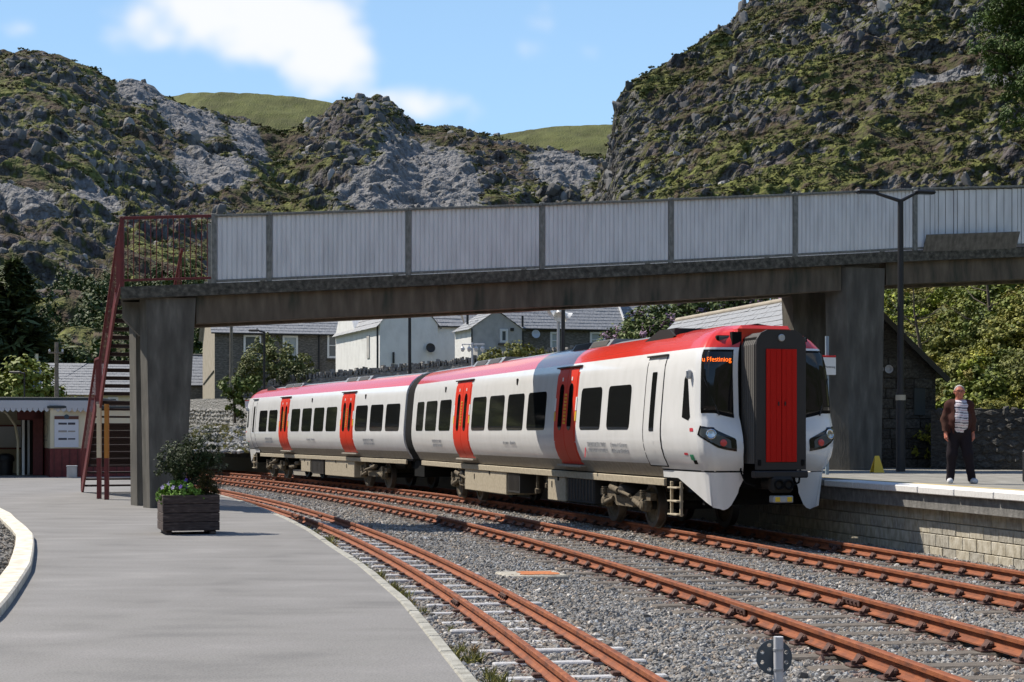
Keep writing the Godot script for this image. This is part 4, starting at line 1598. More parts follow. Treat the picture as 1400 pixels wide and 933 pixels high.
	for k in 14:
		var x := r.randf_range(4.0, L - 7.0)
		var free := true
		for q in boxes:
			if x > q[0] - .2 and x < q[1] + .2:
				free = false
		if not free:
			continue
		var pb := MB.new()
		var y := r.randf_range(.45, .75)
		if r.randf() < .5:
			pb.pipe([Vector3(x - r.randf_range(.15, .4), y, vis * .95), Vector3(x + .2, y, vis * .95)], [.07, .07], 12)
		else:
			pb.pipe([Vector3(x, y, vis * .98), Vector3(x, .95, vis * .98)], [.045, .04], 10)
			pb.lathe(T3(Vector3(x, y - .06, vis * .98)), [Vector2(0, 0), Vector2(.07, 0), Vector2(.075, .1), Vector2(.03, .13)], 12)
		part(train, "air_pipe", pb.mesh(), M.brake_dust, T)
	# roof pods
	for q in [[5.2, 8.2], [14.0, 16.6]]:
		var pod := MB.new()
		var pr := PackedVector2Array([Vector2(-.78, 3.60), Vector2(.78, 3.60), Vector2(.64, 3.765), Vector2(-.64, 3.765)])
		pod.prism(pr, Transform3D(Basis(Vector3(0, 0, 1), Vector3.UP, Vector3(-1, 0, 0)), Vector3(q[1], 0, 0)), q[1] - q[0])
		var pp := part(train, "roof_pod", pod.mesh(), M.roof_grey, T)
		for g in 2:
			var gm := MB.new()
			var x := lerpf(q[0], q[1], .27 + .46 * g)
			gm.bev(Transform3D(Basis(Vector3.RIGHT, vis * .98), Vector3(x, 3.688, vis * .722)), Vector3(1.05, .012, .15), .003)
			part(pp, "roof_grille", gm.mesh(), M.plate_black)
	make_cab(train, T, L, vis, cab_door, near)

func make_cab(train: Node3D, T: Transform3D, L: float, vis: float, cd: Array, near: bool) -> void:
	var skin: Node3D
	for sg in [-1.0, 1.0]:
		var nm := part(train, "cab_skin", nose_band(L, 1.14, 3.28, sg), M.train_white, T)
		if sg == vis:
			skin = nm
		part(train, "cab_roof", nose_band(L, 3.28, 3.69, sg), M.train_red, T)
		# windscreen with its black surround
		part(nm, "windscreen_surround", nose_patch(L, PackedVector2Array([Vector2(4.05, 2.16), Vector2(4.3, 2.08), Vector2(7.2, 2.06), Vector2(7.2, 3.24), Vector2(4.1, 3.24), Vector2(4.0, 3.15)]), sg, .006), M.rubber)
		part(nm, "windscreen", nose_patch(L, PackedVector2Array([Vector2(4.5, 2.2), Vector2(4.75, 2.14), Vector2(7.05, 2.12), Vector2(7.05, 3.2), Vector2(4.5, 3.2)]), sg, .012), M.glass_black)
		# headlight: dark housing, lens and tail lamp
		var hl := part(nm, "headlight", nose_patch(L, PackedVector2Array([Vector2(3.3, 1.77), Vector2(3.85, 1.93), Vector2(5.6, 1.91), Vector2(7.0, 1.70), Vector2(7.0, 1.49), Vector2(6.6, 1.50)]), sg, .008), M.glass_black)
		part(hl, "lens_panel", nose_patch(L, PackedVector2Array([Vector2(3.65, 1.775), Vector2(4.0, 1.89), Vector2(5.5, 1.87), Vector2(6.7, 1.68), Vector2(6.7, 1.54)]), sg, .012), M.lamp_glass)
		var lt := nose_pt(L, 1.78, 5.3, sg)
		var ln := nose_normal(L, 1.78, 5.3, sg)
		var lb := MB.new()
		var lq := Transform3D(Basis(Quaternion(Vector3.UP, ln)), lt + ln * .012)
		lb.lathe(lq, [Vector2(.09, 0), Vector2(.09, .012), Vector2(.075, .016), Vector2(.06, .008), Vector2(0, .004)], 20)
		part(hl, "lamp_bowl", lb.mesh(), M.chrome)
		var rt := nose_pt(L, 1.635, 6.3, sg)
		var rn := nose_normal(L, 1.635, 6.3, sg)
		var rb := MB.new()
		rb.lathe(Transform3D(Basis(Quaternion(Vector3.UP, rn)), rt + rn * .013), [Vector2(.062, 0), Vector2(.058, .012), Vector2(.03, .02), Vector2(0, .022)], 18)
		part(hl, "tail_lamp", rb.mesh(), M.tail_red)
		# pointed fairing below the seam
		var fb := MB.new()
		var rows := []
		for k in 7:
			var row := PackedVector3Array()
			for i in 33:
				var s := i * .25
				var low := 1.0
				if s > 1.0:
					low = lerp_list([[1.0, 1.0, 0], [2.0, .80], [3.0, .60], [4.2, .52], [5.4, .50], [5.9, .47], [6.4, .52], [7.2, .85], [8.0, 1.0]], s, 1)
				var y := lerpf(low, 1.125, k / 6.0)
				var p := nose_pt(L, 1.14, s, sg)
				var inw := (1.125 - y) * .22
				p.y = y
				p.z -= sg * inw * .55
				p.x -= inw * (.6 if s > 4.0 else .1)
				row.append(p)
			rows.append(row)
		fb.sheet(rows, sg)
		part(train, "front_fairing", fb.mesh(), M.train_white, T)
		# wiper
		var wb := MB.new()
		var w0 := nose_pt(L, 2.10, 6.2, sg) + nose_normal(L, 2.10, 6.2, sg) * .03
		var w1 := nose_pt(L, 2.75, 4.5, sg) + nose_normal(L, 2.75, 4.5, sg) * .03
		wb.pipe([w0, w1], [.014, .01], 6)
		part(nm, "wiper", wb.mesh(), M.plate_black)
		# side window of the cab
		part(nm, "cab_window", nose_patch(L, PackedVector2Array([Vector2(2.05, 2.05), Vector2(2.55, 2.02), Vector2(2.7, 2.06), Vector2(2.5, 2.55), Vector2(2.35, 2.86), Vector2(2.1, 2.76)]), sg, .005), M.glass_dark)
		# marker lamp in the roof brow
		var mb := MB.new()
		mb.bev(T3(Vector3(L - .80, 3.44, sg * .72)), Vector3(.10, .11, .27), .02)
		var mk := part(train, "roof_marker", mb.mesh(), M.rubber, T)
		var ml := MB.new()
		ml.bev(T3(Vector3(L - .752, 3.44, sg * .72)), Vector3(.02, .07, .2), .006)
		part(mk, "marker_lamp", ml.mesh(), M.lamp_glass)
	# cap of the cab roof
	var cap := MB.new()
	var pl := []
	var pr := []
	for k in 33:
		pl.append(nose_pt(L, 3.69, k * .25, 1.0))
		pr.append(nose_pt(L, 3.69, k * .25, -1.0))
	for k in 32:
		var up := Vector3(0, .03, 0)
		var ma: Vector3 = (pl[k] + pr[k]) * .5 + up
		var mb2: Vector3 = (pl[k + 1] + pr[k + 1]) * .5 + up
		cap.face([pl[k], pl[k + 1], mb2, ma], Vector3.UP)
		cap.face([pr[k], pr[k + 1], mb2, ma], Vector3.UP)
	part(train, "cab_roof_top", cap.mesh(), M.train_red, T)
	var brow := MB.new()
	brow.bev(T3(Vector3(L - .93, 3.42, 0)), Vector3(.62, .50, 1.0), .06)
	part(train, "roof_brow", brow.mesh(), M.train_red, T)
	# bulkhead behind the gangway
	var bk := MB.new()
	bk.box(T3(Vector3(L - .68, 2.2, 0)), Vector3(.1, 2.7, 1.25))
	bk.box(T3(Vector3(L - 1.0, .8, 0)), Vector3(.1, .5, 2.0))
	part(train, "front_bulkhead", bk.mesh(), M.rubber, T)
	# gangway: ribbed bellows and a plate with two red leaves
	for k in 7:
		var rb2 := MB.new()
		var x := L - .60 + k * .078
		var pr2 := PackedVector2Array([Vector2(-.47, 1.28), Vector2(.47, 1.28), Vector2(.47, 3.30), Vector2(.40, 3.45), Vector2(.27, 3.52), Vector2(-.27, 3.52), Vector2(-.40, 3.45), Vector2(-.47, 3.30)])
		rb2.prism(pr2, Transform3D(Basis(Vector3(0, 0, 1), Vector3.UP, Vector3(-1, 0, 0)), Vector3(x + .06, 0, 0)), .06)
		part(train, "gangway_bellows", rb2.mesh(), M.bellows, T)
	var inner := MB.new()
	inner.box(T3(Vector3(L - .33, 2.38, 0)), Vector3(.56, 2.1, .86))
	part(train, "gangway_lining", inner.mesh(), M.rubber, T)
	var pt := Transform3D(Basis(Vector3(0, 0, 1), Vector3.UP, Vector3(-1, 0, 0)), Vector3(L, 0, 0))
	var plate := MB.new()
	var po := PackedVector2Array([Vector2(-.46, 1.18), Vector2(.46, 1.18), Vector2(.46, 3.30), Vector2(.44, 3.40), Vector2(.37, 3.50), Vector2(.25, 3.555), Vector2(-.25, 3.555), Vector2(-.37, 3.50), Vector2(-.44, 3.40), Vector2(-.46, 3.30)])
	plate.prism(po, pt, .055)
	var gp := part(train, "gangway_plate", plate.mesh(), M.plate_black, T)
	for e in [-1.0, 1.0]:
		var lf := MB.new()
		lf.bev(T3(Vector3(L + .008, 2.27, e * .143)), Vector3(.03, 1.92, .278), .008)
		var leaf := part(gp, "gangway_door", lf.mesh(), M.plate_red)
		for g in 2:
			var gr := MB.new()
			gr.bev(T3(Vector3(L + .026, 2.27, e * (.09 + g * .11))), Vector3(.012, 1.86, .022), .004)
			part(leaf, "door_rib", gr.mesh(), M.plate_red)
		var hn := MB.new()
		hn.bev(T3(Vector3(L + .03, 2.30, e * .06)), Vector3(.03, .07, .02), .005)
		part(leaf, "door_handle", hn.mesh(), M.plate_black)
		var hg := MB.new()
		hg.bev(T3(Vector3(L + .01, 1.30, e * .40)), Vector3(.03, .10, .05), .006)
		part(gp, "hinge", hg.mesh(), M.rubber)
	var tl := MB.new()
	tl.lathe(Transform3D(Basis(Vector3.FORWARD, PI / 2), Vector3(L + .002, 3.42, .0)), [Vector2(.062, 0), Vector2(.062, .02), Vector2(.05, .03), Vector2(0, .026)], 20)
	part(gp, "top_lamp", tl.mesh(), M.galvanised)
	var fs := MB.new()
	fs.bev(T3(Vector3(L - .06, 1.10, 0)), Vector3(.2, .12, .98), .02)
	part(gp, "footplate", fs.mesh(), M.plate_black)
	# coupler with its electrical head
	var cp := MB.new()
	cp.bev(T3(Vector3(L - .02, .93, .0)), Vector3(.22, .28, .40), .05)
	var coup := part(train, "coupler", cp.mesh(), M.under_dark, T)
	for e in [-1.0, 1.0]:
		var ring := MB.new()
		ring.lathe(Transform3D(Basis(Vector3.FORWARD, PI / 2), Vector3(L + .09, .93, e * .09)), [Vector2(.055, 0), Vector2(.085, 0), Vector2(.09, .04), Vector2(.07, .05), Vector2(.055, .02), Vector2(.055, 0)], 18)
		part(coup, "coupler_ring", ring.mesh(), M.rubber)
	var eh := MB.new()
	eh.bev(T3(Vector3(L + .0, .68, 0)), Vector3(.2, .12, .36), .015)
	part(coup, "electric_head", eh.mesh(), M.galvanised)
	for e in [-1.0, 1.0]:
		var yb := MB.new()
		yb.bev(T3(Vector3(L + .10, .68, e * .11)), Vector3(.012, .08, .09), .003)
		part(coup, "head_cover", yb.mesh(), M.yellow_paint)
	var shaft := MB.new()
	shaft.pipe([Vector3(L - 1.2, .92, 0), Vector3(L - .1, .93, 0)], [.1, .1], 12)
	part(coup, "drawbar", shaft.mesh(), M.under_dark)
	for e in [-1.0, 1.0]:
		var hose := MB.new()
		hose.pipe([Vector3(L - .5, 1.5, e * .52), Vector3(L - .42, 1.15, e * .56), Vector3(L - .36, .95, e * .5), Vector3(L - .3, .9, e * .35)], [.018, .018, .018, .018], 6)
		part(train, "brake_hose", hose.mesh(), M.rubber, T)
	# cab door on the side
	var dr := part(train, "cab_door", side_patch(cd[0], cd[1], 1.20, 3.2, .002, 0.0, vis), M.train_white, T)
	for e in 2:
		var ex: float = cd[e]
		part(dr, "door_seal", side_patch(ex - .012, ex + .012, 1.2, 3.2, .006, 0.0, vis), M.rubber)
	part(dr, "door_seal", side_patch(cd[0], cd[1], 1.19, 1.21, .006, 0.0, vis, 3), M.rubber)
	var ch := MB.new()
	ch.bev(T3(Vector3((cd[0] + cd[1]) * .5, 3.215, vis * 1.21)), Vector3(cd[1] - cd[0] + .1, .03, .06), .006)
	part(dr, "door_header", ch.mesh(), M.plate_black)
	var cm: float = lerpf(cd[0], cd[1], .48)
	part(dr, "cab_door_window", side_patch(cm - .12, cm + .12, 1.84, 2.92, .008, .02, vis), M.glass_dark)
	var mir := MB.new()
	var mp := nose_pt(L, 2.82, 2.7, vis)
	mir.bev(T3(mp + Vector3(0, 0, vis * .05)), Vector3(.06, .16, .10), .02)
	part(skin, "mirror_camera", mir.mesh(), M.galvanised)
	for q in [[2.75, 1.86, .06, "print_red"], [2.2, 1.44, .04, "print_red"], [2.55, 1.38, .10, "green_label"], [2.65, 1.30, .07, "rubber"]]:
		var mk := nose_patch(L, PackedVector2Array([Vector2(q[0] - .12, q[1] - q[2] * .5), Vector2(q[0] + .12, q[1] - q[2] * .5), Vector2(q[0] + .12, q[1] + q[2] * .5), Vector2(q[0] - .12, q[1] + q[2] * .5)]), vis, .005, 3)
		part(skin, "notice", mk, M[q[3]])
	part(skin, "panel_seam", nose_patch(L, PackedVector2Array([Vector2(0, 1.142), Vector2(7.9, 1.142), Vector2(7.9, 1.156), Vector2(0, 1.156)]), vis, .004, 2), M.rubber)
	# ladder to the cab door
	var lad := MB.new()
	var lx0: float = lerpf(cd[0], cd[1], .95)
	for e in 2:
		lad.bev(T3(Vector3(lx0 + e * .46, .62, vis * 1.10)), Vector3(.05, .62, .05), .006)
	for k in 3:
		lad.bev(T3(Vector3(lx0 + .23, .34 + k * .24, vis * 1.12)), Vector3(.46, .03, .14), .006)
	part(train, "cab_ladder", lad.mesh(), M.box_tan, T)
	# dark fairing of the roof gear behind the cab
	var wd := MB.new()
	for sg in [-1.0, 1.0]:
		var poly := PackedVector2Array([Vector2(L - 4.6, 3.50), Vector2(L - 3.0, 3.50), Vector2(L - 2.75, 3.60), Vector2(L - 3.0, 3.72), Vector2(L - 3.5, 3.75)])
		wd.prism(poly, Transform3D(Basis(), Vector3(0, 0, sg * .84 - .02)), .04)
	wd.box(T3(Vector3(L - 3.2, 3.68, 0)), Vector3(.6, .14, 1.6))
	part(train, "roof_fairing", wd.mesh(), M.plate_black, T)
	if near:
		# destination display behind the windscreen glass
		var y := 3.10
		var p := nose_pt(L, y, 6.05, vis)
		var nn := nose_normal(L, y, 6.3, vis)
		var xx := Vector3.UP.cross(nn).normalized()
		var bs := Basis(xx, nn.cross(xx), nn)
		part(skin, "destination_display", text_mesh("u Ffestiniog", .102, .004, 500), M.led_orange, Transform3D(bs, p + nn * .022 - xx * .27 + Vector3(0, -.04, 0)))

func make_train() -> void:
	var train := thing("passenger_train", "white and red two-car diesel train standing at the far platform", "train")
	# near car: plate towards the camera
	var P := Vector3(4.57, RAIL, -27.92)
	var J := Vector3(-1.95, RAIL, -51.0)
	var X := (P - J).normalized()
	var L1 := 23.30
	var T1 := Transform3D(Basis(X, Vector3.UP, X.cross(Vector3.UP)), P - X * L1)
	var a := func(q): return L1 - q
	var wins := [[.60, 1.55], [1.83, 3.24], [3.58, 4.95], [7.30, 8.68], [9.00, 10.40], [10.72, 12.13], [12.45, 13.90], [16.38, 17.70], [18.10, 19.42]]
	make_car(train, T1, L1, 1.0, wins, [[5.32, 7.05], [14.60, 16.12]], [20.18, 21.08], [5.1, L1 - 5.15], [[5.6, 9.8, .28, .8, "box_tan"], [13.3, 14.6, .30, .5, "box_tan"], [14.75, 16.6, .32, .5, "under_dark"], [9.95, 11.0, .35, .6, "under_dark"]], true)
	# far car: its cab points away
	var G := Vector3(-10.55, RAIL, -71.7)
	var X2 := (G - J).normalized()
	var L2 := 21.8
	var T2 := Transform3D(Basis(X2, Vector3.UP, X2.cross(Vector3.UP)), J + X2 * .45)
	var wins2 := [[.45, 1.84], [2.14, 3.48], [3.80, 5.12], [7.35, 8.66], [8.97, 10.3], [10.62, 11.92], [12.25, 13.5], [15.65, 16.98], [17.28, 18.58]]
	make_car(train, T2, L2, -1.0, wins2, [[5.34, 6.88], [13.90, 15.3]], [19.2, 19.9], [4.2, 17.2], [[6.0, 9.6, .28, .8, "box_tan"], [11.6, 12.9, .35, .5, "box_tan"], [9.8, 11.4, .30, .6, "under_dark"]], false)
	# bellows between the cars
	var E1 := T1.origin
	var E2 := T2.origin
	var gb := MB.new()
	var rows := []
	for k in 9:
		var t := k / 8.0
		var o := E1.lerp(E2, t)
		var zz := (T1.basis.z).lerp(-T2.basis.z, t).normalized()
		var row := PackedVector3Array()
		var sc := .955 + (.02 if k % 2 else 0.0)
		for q in SIDE.size():
			row.append(o + Vector3(0, SIDE[q][0] * .995, 0) + zz * SIDE[q][1] * sc)
		for q in range(SIDE.size() - 2, -1, -1):
			row.append(o + Vector3(0, SIDE[q][0] * .995, 0) - zz * SIDE[q][1] * sc)
		rows.append(row)
	gb.sheet(rows, 1.0)
	var bel := part(train, "inter_car_bellows", gb.mesh(), M.rubber)
	var sk := MB.new()
	sk.box(frame_of((E1 + E2) * .5 + Vector3(0, .72, 0), E1 - E2), Vector3(E1.distance_to(E2), .5, 1.9))
	part(train, "bellows_skirt", sk.mesh(), M.rubber)

# ---------------------------------------------------------------- footbridge
const B0 := Vector3(-5.253, 0, -35.6)
const PITCH := 3.042

func bridge_frame() -> Basis:
	var x := Vector3(2.963, 0, -.6885).normalized()
	return Basis(x, Vector3.UP, Vector3.UP.cross(x) * -1.0)   # x along, y up, z away from the camera... see bp()

# a point of the bridge: s metres along, t metres away from the camera side, y up
func bp(s: float, t: float, y: float) -> Vector3:
	var x := Vector3(2.963, 0, -.6885).normalized()
	var z := Vector3(x.z, 0, -x.x)
	return B0 + x * s + z * t + Vector3(0, y, 0)

func sill(s: float) -> float:
	var i := s / PITCH
	return 4.91 + .19 * i + .004 * i * i if i < 5.0 else 4.91 + .95 + .1 + (i - 5.0) * .175

func bridge_beam(b: MB, s0: float, s1: float, t0: float, t1: float, lo: float, hi: float, n := 12) -> void:
	var fr := []
	for k in n + 1:
		var s := lerpf(s0, s1, k / float(n))
		var o := bp(s, 0, sill(s))
		var x := (bp(s + .1, 0, 0) - bp(s, 0, 0)).normalized()
		var away := Vector3(x.z, 0, -x.x)
		fr.append(Transform3D(Basis(away, Vector3.UP, x), o))
	b.sweep(PackedVector2Array([Vector2(t0, lo), Vector2(t1, lo), Vector2(t1, hi), Vector2(t0, hi)]), fr)

func bar(b: MB, p: Vector3, q: Vector3, w: float, h: float, bv := .004) -> void:
	var m := (p + q) * .5
	var x := (q - p).normalized()
	var up := Vector3.UP if absf(x.y) < .95 else Vector3.FORWARD
	b.bev(frame_of(m, x, up), Vector3(p.distance_to(q), h, w), bv)

func leaf_column(s0t: float, s1t: float, s0b: float, s1b: float, t0: float, t1: float, y0: float, ytop: float, skew := .14) -> ArrayMesh:
	var b := MB.new()
	var q := []
	for e in [[s0b, s1b, y0], [s0t, s1t, ytop]]:
		q.append([bp(e[0], t0, e[2]), bp(e[1], t0, e[2]), bp(e[1] - skew, t1, e[2]), bp(e[0] - skew, t1, e[2])])
	var c: Vector3 = (q[0][0] + q[1][2]) * .5
	for i in 4:
		var j := (i + 1) % 4
		var f := [q[0][i], q[0][j], q[1][j], q[1][i]]
		b.face(f, (f[0] + f[2]) * .5 - c)
	b.face(q[0], Vector3.DOWN)
	b.face(q[1], Vector3.UP)
	return b.mesh()

func make_bridge() -> void:
	var root := thing("footbridge", "concrete footbridge with grey corrugated side panels spanning the tracks", "footbridge")
	var r := RandomNumberGenerator.new()
	r.seed = 8
	var W := 1.75
	var s_end := 27.0
	# deck slab with its fascia, and the two main beams
	var b := MB.new()
	bridge_beam(b, -3.13, s_end, -.06, W + .06, -.27, -.02, 24)
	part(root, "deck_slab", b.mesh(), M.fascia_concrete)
	for t in [.06, W - .42]:
		b = MB.new()
		bridge_beam(b, -1.55, 13.35, t, t + .36, -.86, -.274, 16)
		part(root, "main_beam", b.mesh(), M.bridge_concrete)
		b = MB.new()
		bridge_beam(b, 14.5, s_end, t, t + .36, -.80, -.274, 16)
		part(root, "main_beam", b.mesh(), M.bridge_concrete)
	# columns: two leaves under each end
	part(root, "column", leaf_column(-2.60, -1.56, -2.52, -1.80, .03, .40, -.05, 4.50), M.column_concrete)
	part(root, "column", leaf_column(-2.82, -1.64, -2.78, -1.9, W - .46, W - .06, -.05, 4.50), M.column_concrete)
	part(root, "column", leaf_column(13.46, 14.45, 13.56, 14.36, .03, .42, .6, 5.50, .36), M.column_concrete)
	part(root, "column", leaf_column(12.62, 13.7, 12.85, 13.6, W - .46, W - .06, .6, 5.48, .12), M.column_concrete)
	# crosshead under the landing
	b = MB.new()
	var ch := PackedVector2Array([Vector2(-3.1, 4.42), Vector2(-3.1, 4.1), Vector2(-2.75, 3.72), Vector2(-2.2, 3.72), Vector2(-2.2, 4.42)])
	b.prism(ch, Transform3D(Basis(bp(1, 0, 0) - bp(0, 0, 0), Vector3.UP, bp(0, 1, 0) - bp(0, 0, 0)), bp(0, .42, 0)), W - .92)
	part(root, "landing_bracket", b.mesh(), M.column_concrete)
	# side panels: posts, rails and corrugated sheets
	for side in 2:
		var t0 := 0.0 if side == 0 else W
		var posts := [-1.18]
		for i in 9:
			posts.append(i * PITCH)
		for i in posts.size():
			var s: float = posts[i]
			b = MB.new()
			b.bev(frame_of(bp(s, t0, sill(s) + .70), bp(1, 0, 0) - bp(0, 0, 0)), Vector3(.11, 1.56, .09), .008)
			part(root, "parapet_post", b.mesh(), M.panel_post)
		for i in posts.size() - 1:
			var a: float = posts[i] + .055
			var e: float = posts[i + 1] - .055
			b = MB.new()
			bar(b, bp(a - .05, t0, sill(a) + 1.43), bp(e + .05, t0, sill(e) + 1.43), .12, .05)
			part(root, "handrail", b.mesh(), M.panel_post)
			b = MB.new()
			bar(b, bp(a, t0, sill(a) + .03), bp(e, t0, sill(e) + .03), .06, .05)
			part(root, "bottom_rail", b.mesh(), M.panel_post)
			var slats: bool = side == 0 and i >= 6
			if slats:
				b = MB.new()
				bar(b, bp(a, t0 + .045, sill(a) + .72), bp(e, t0 + .045, sill(e) + .72), .012, 1.36)
				part(root, "panel_backing", b.mesh(), M.rust_dark)
				var s := a
				while s < e - .04:
					var w := minf([.09, .15, .21, .12, .18][r.randi() % 5], e - s)
					b = MB.new()
					b.bev(frame_of(bp(s + w * .5, t0 + r.randf_range(-.006, .006), sill(s) + .72), bp(1, 0, 0) - bp(0, 0, 0)), Vector3(w - .012, 1.34, .02), .003)
					part(root, "panel_slat", b.mesh(), M.panel_grey)
					s += w + .004
			else:
				# folded sheet: flat ribs and narrow valleys
				b = MB.new()
				var n := int((e - a) / .098)
				var pw := (e - a) / n
				var x := (bp(1, 0, 0) - bp(0, 0, 0)).normalized()
				var away := Vector3(x.z, 0, -x.x)
				for k in n:
					var s := a + k * pw
					var q := [[0.0, .012], [.14, .012], [.24, -.012], [.86, -.012], [.96, .012], [1.0, .012]]
					for j in q.size() - 1:
						var sa: float = s + q[j][0] * pw
						var sb: float = s + q[j + 1][0] * pw
						var da: float = t0 + q[j][1]
						var db: float = t0 + q[j + 1][1]
						b.face([bp(sa, da, sill(sa) + .055), bp(sb, db, sill(sb) + .055), bp(sb, db, sill(sb) + 1.405), bp(sa, da, sill(sa) + 1.405)], -away)
				part(root, "side_panel", b.mesh(), M.panel_grey)
	# timber board leaning over the sill, past the column
	b = MB.new()
	var bx := (bp(1, 0, 0) - bp(0, 0, 0)).normalized()
	b.bev(Transform3D(frame_of(bp(16.6, -.16, sill(16.6) + .12), bp(17.7, 0, sill(17.7)) - bp(15.4, 0, sill(15.4))).basis * Basis(Vector3.RIGHT, .55), bp(16.6, -.16, sill(16.6) + .12)), Vector3(2.45, .46, .02), .004)
	var bd := part(root, "sill_board", b.mesh(), M.coping_bare)
	# landing: red railings
	var y0 := sill(-3.1) - .02
	var red := func(p: Vector3, q: Vector3, w: float, h: float, called: String):
		var mb := MB.new()
		bar(mb, p, q, w, h)
		return part(root, called, mb.mesh(), M.maroon)
	red.call(bp(-3.1, 0, y0), bp(-3.1, 0, y0 + 1.48), .08, .08, "newel_post")
	red.call(bp(-3.14, 0, y0 + 1.46), bp(-1.24, 0, sill(-1.2) + 1.43), .07, .06, "railing_top")
	red.call(bp(-3.1, 0, y0 + .14), bp(-1.24, 0, sill(-1.2) + .10), .05, .05, "railing_bottom")
	for k in 15:
		var s := lerpf(-2.98, -1.32, k / 14.0)
		red.call(bp(s, 0, lerpf(y0, sill(-1.2), k / 14.0) + .14), bp(s, 0, lerpf(y0 + 1.44, sill(-1.2) + 1.41, k / 14.0)), .018, .018, "baluster")
	# stairs going down away from the camera, with a landing halfway
	var sd := Vector3(-.336, 0, -.942)
	var sr := Vector3(.942, 0, -.336)
	var so := bp(-3.05, .25, 0)
	var st := func(l: float, f: float, y: float): return so + sr * l + sd * f + Vector3(0, y, 0)
	var width := 1.45
	var yt := y0
	var ym := 2.38
	var f0 := 1.6
	var f1 := 5.2
	var f2 := 6.3
	var f3 := 10.1
	for k in 12:
		var t := (k + 1) / 13.0
		b = MB.new()
		b.bev(frame_of(st.call(width * .5, lerpf(f0, f1, t), lerpf(yt, ym, t)), sr), Vector3(width - .08, .085, .25), .006)
		part(root, "tread", b.mesh(), M.stair_dark)
	for k in 12:
		var t := (k + 1) / 13.0
		b = MB.new()
		b.bev(frame_of(st.call(width * .5, lerpf(f2, f3, t), lerpf(ym, 0.0, t)), sr), Vector3(width - .08, .05, .25), .006)
		part(root, "tread", b.mesh(), M.stair_dark)
		if k > 1 and k < 8:
			b = MB.new()
			b.bev(frame_of(st.call(width * .5, lerpf(f2, f3, t) + .12, lerpf(ym, 0.0, t) - .09), sr), Vector3(width - .08, .13, .015), .003)
			part(root, "riser", b.mesh(), M.stair_dark)
	b = MB.new()
	b.bev(frame_of(st.call(width * .5, (f1 + f2) * .5, ym - .04), sr), Vector3(width, .10, f2 - f1 + .15), .01)
	part(root, "half_landing", b.mesh(), M.stair_dark)
	for l in [0.0, width]:
		for q in [[f0, yt - .06, f1, ym - .06], [f2, ym - .06, f3, .02]]:
			red.call(st.call(l, q[0], q[1]), st.call(l, q[2], q[3]), .05, .26, "stringer")
			red.call(st.call(l, q[0], q[1] + 1.12), st.call(l, q[2], q[3] + 1.12), .06, .05, "stair_handrail")
			red.call(st.call(l, q[0], q[1] + .22), st.call(l, q[2], q[3] + .22), .04, .04, "stair_rail")
			red.call(st.call(l, q[2], q[3]), st.call(l, q[2], q[3] + 1.13), .06, .06, "newel_post")
			for k in 15:
				var t := (k + .5) / 15.0
				red.call(st.call(l, lerpf(q[0], q[2], t), lerpf(q[1], q[3], t) + .22), st.call(l, lerpf(q[0], q[2], t), lerpf(q[1], q[3], t) + 1.11), .016, .016, "baluster")
		red.call(st.call(l, f1, ym + 1.06), st.call(l, f2, ym + 1.06), .06, .05, "stair_handrail")
		for k in 7:
			red.call(st.call(l, lerpf(f1, f2, (k + .5) / 7.0), ym), st.call(l, lerpf(f1, f2, (k + .5) / 7.0), ym + 1.05), .016, .016, "baluster")
	# landing side railing
	for q in [1.46, .14]:
		red.call(bp(-3.1, 0, y0 + q), st.call(0.0, f0, y0 + q - .35), .06, .05, "railing_top")
	for k in 10:
		var p: Vector3 = bp(-3.1, 0, y0).lerp(st.call(0.0, f0, y0), (k + .5) / 10.0)
		var drop := .35 * (k + .5) / 10.0
		red.call(p + Vector3(0, .14 - drop * .4, 0), p + Vector3(0, 1.44 - drop, 0), .016, .016, "baluster")
	# posts under the half landing, painted in bands
	for q in [[-.02, f1 + .05, "cream"], [.10, f1 - .55, "post_orange"]]:
		var p: Vector3 = st.call(q[0], q[1], 0.0)
		b = MB.new()
		bar(b, p, p + Vector3(0, 1.0, 0), .10, .10)
		part(root, "landing_post", b.mesh(), M.maroon)
		b = MB.new()
		bar(b, p + Vector3(0, 1.0, 0), p + Vector3(0, ym - .08, 0), .098, .098)
		part(root, "landing_post", b.mesh(), M[q[2]])

# ---------------------------------------------------------------- buildings
# local frame of a building: x along its front (to the right), z towards the viewer, turned by a few degrees
func plot(x: float, d: float, turn_deg: float, y := 0.0) -> Transform3D:
	var a := deg_to_rad(turn_deg)
	var ax := Vector3(cos(a), 0, -sin(a))
	return Transform3D(Basis(ax, Vector3.UP, ax.cross(Vector3.UP)), Vector3(x, y, -d))

# distance along a front wall at which a bearing of the photograph meets it
func along(t: Transform3D, u: float) -> float:
	var k := (u - 700.0) / FOCAL
	return -(t.origin.x + k * t.origin.z) / (t.basis.x.x + k * t.basis.x.z)

func height_at(t: Transform3D, s: float, w: float) -> float:
	var d := -(t.origin + t.basis.x * s).z
	return EYE + (HORIZON - w) / FOCAL * d

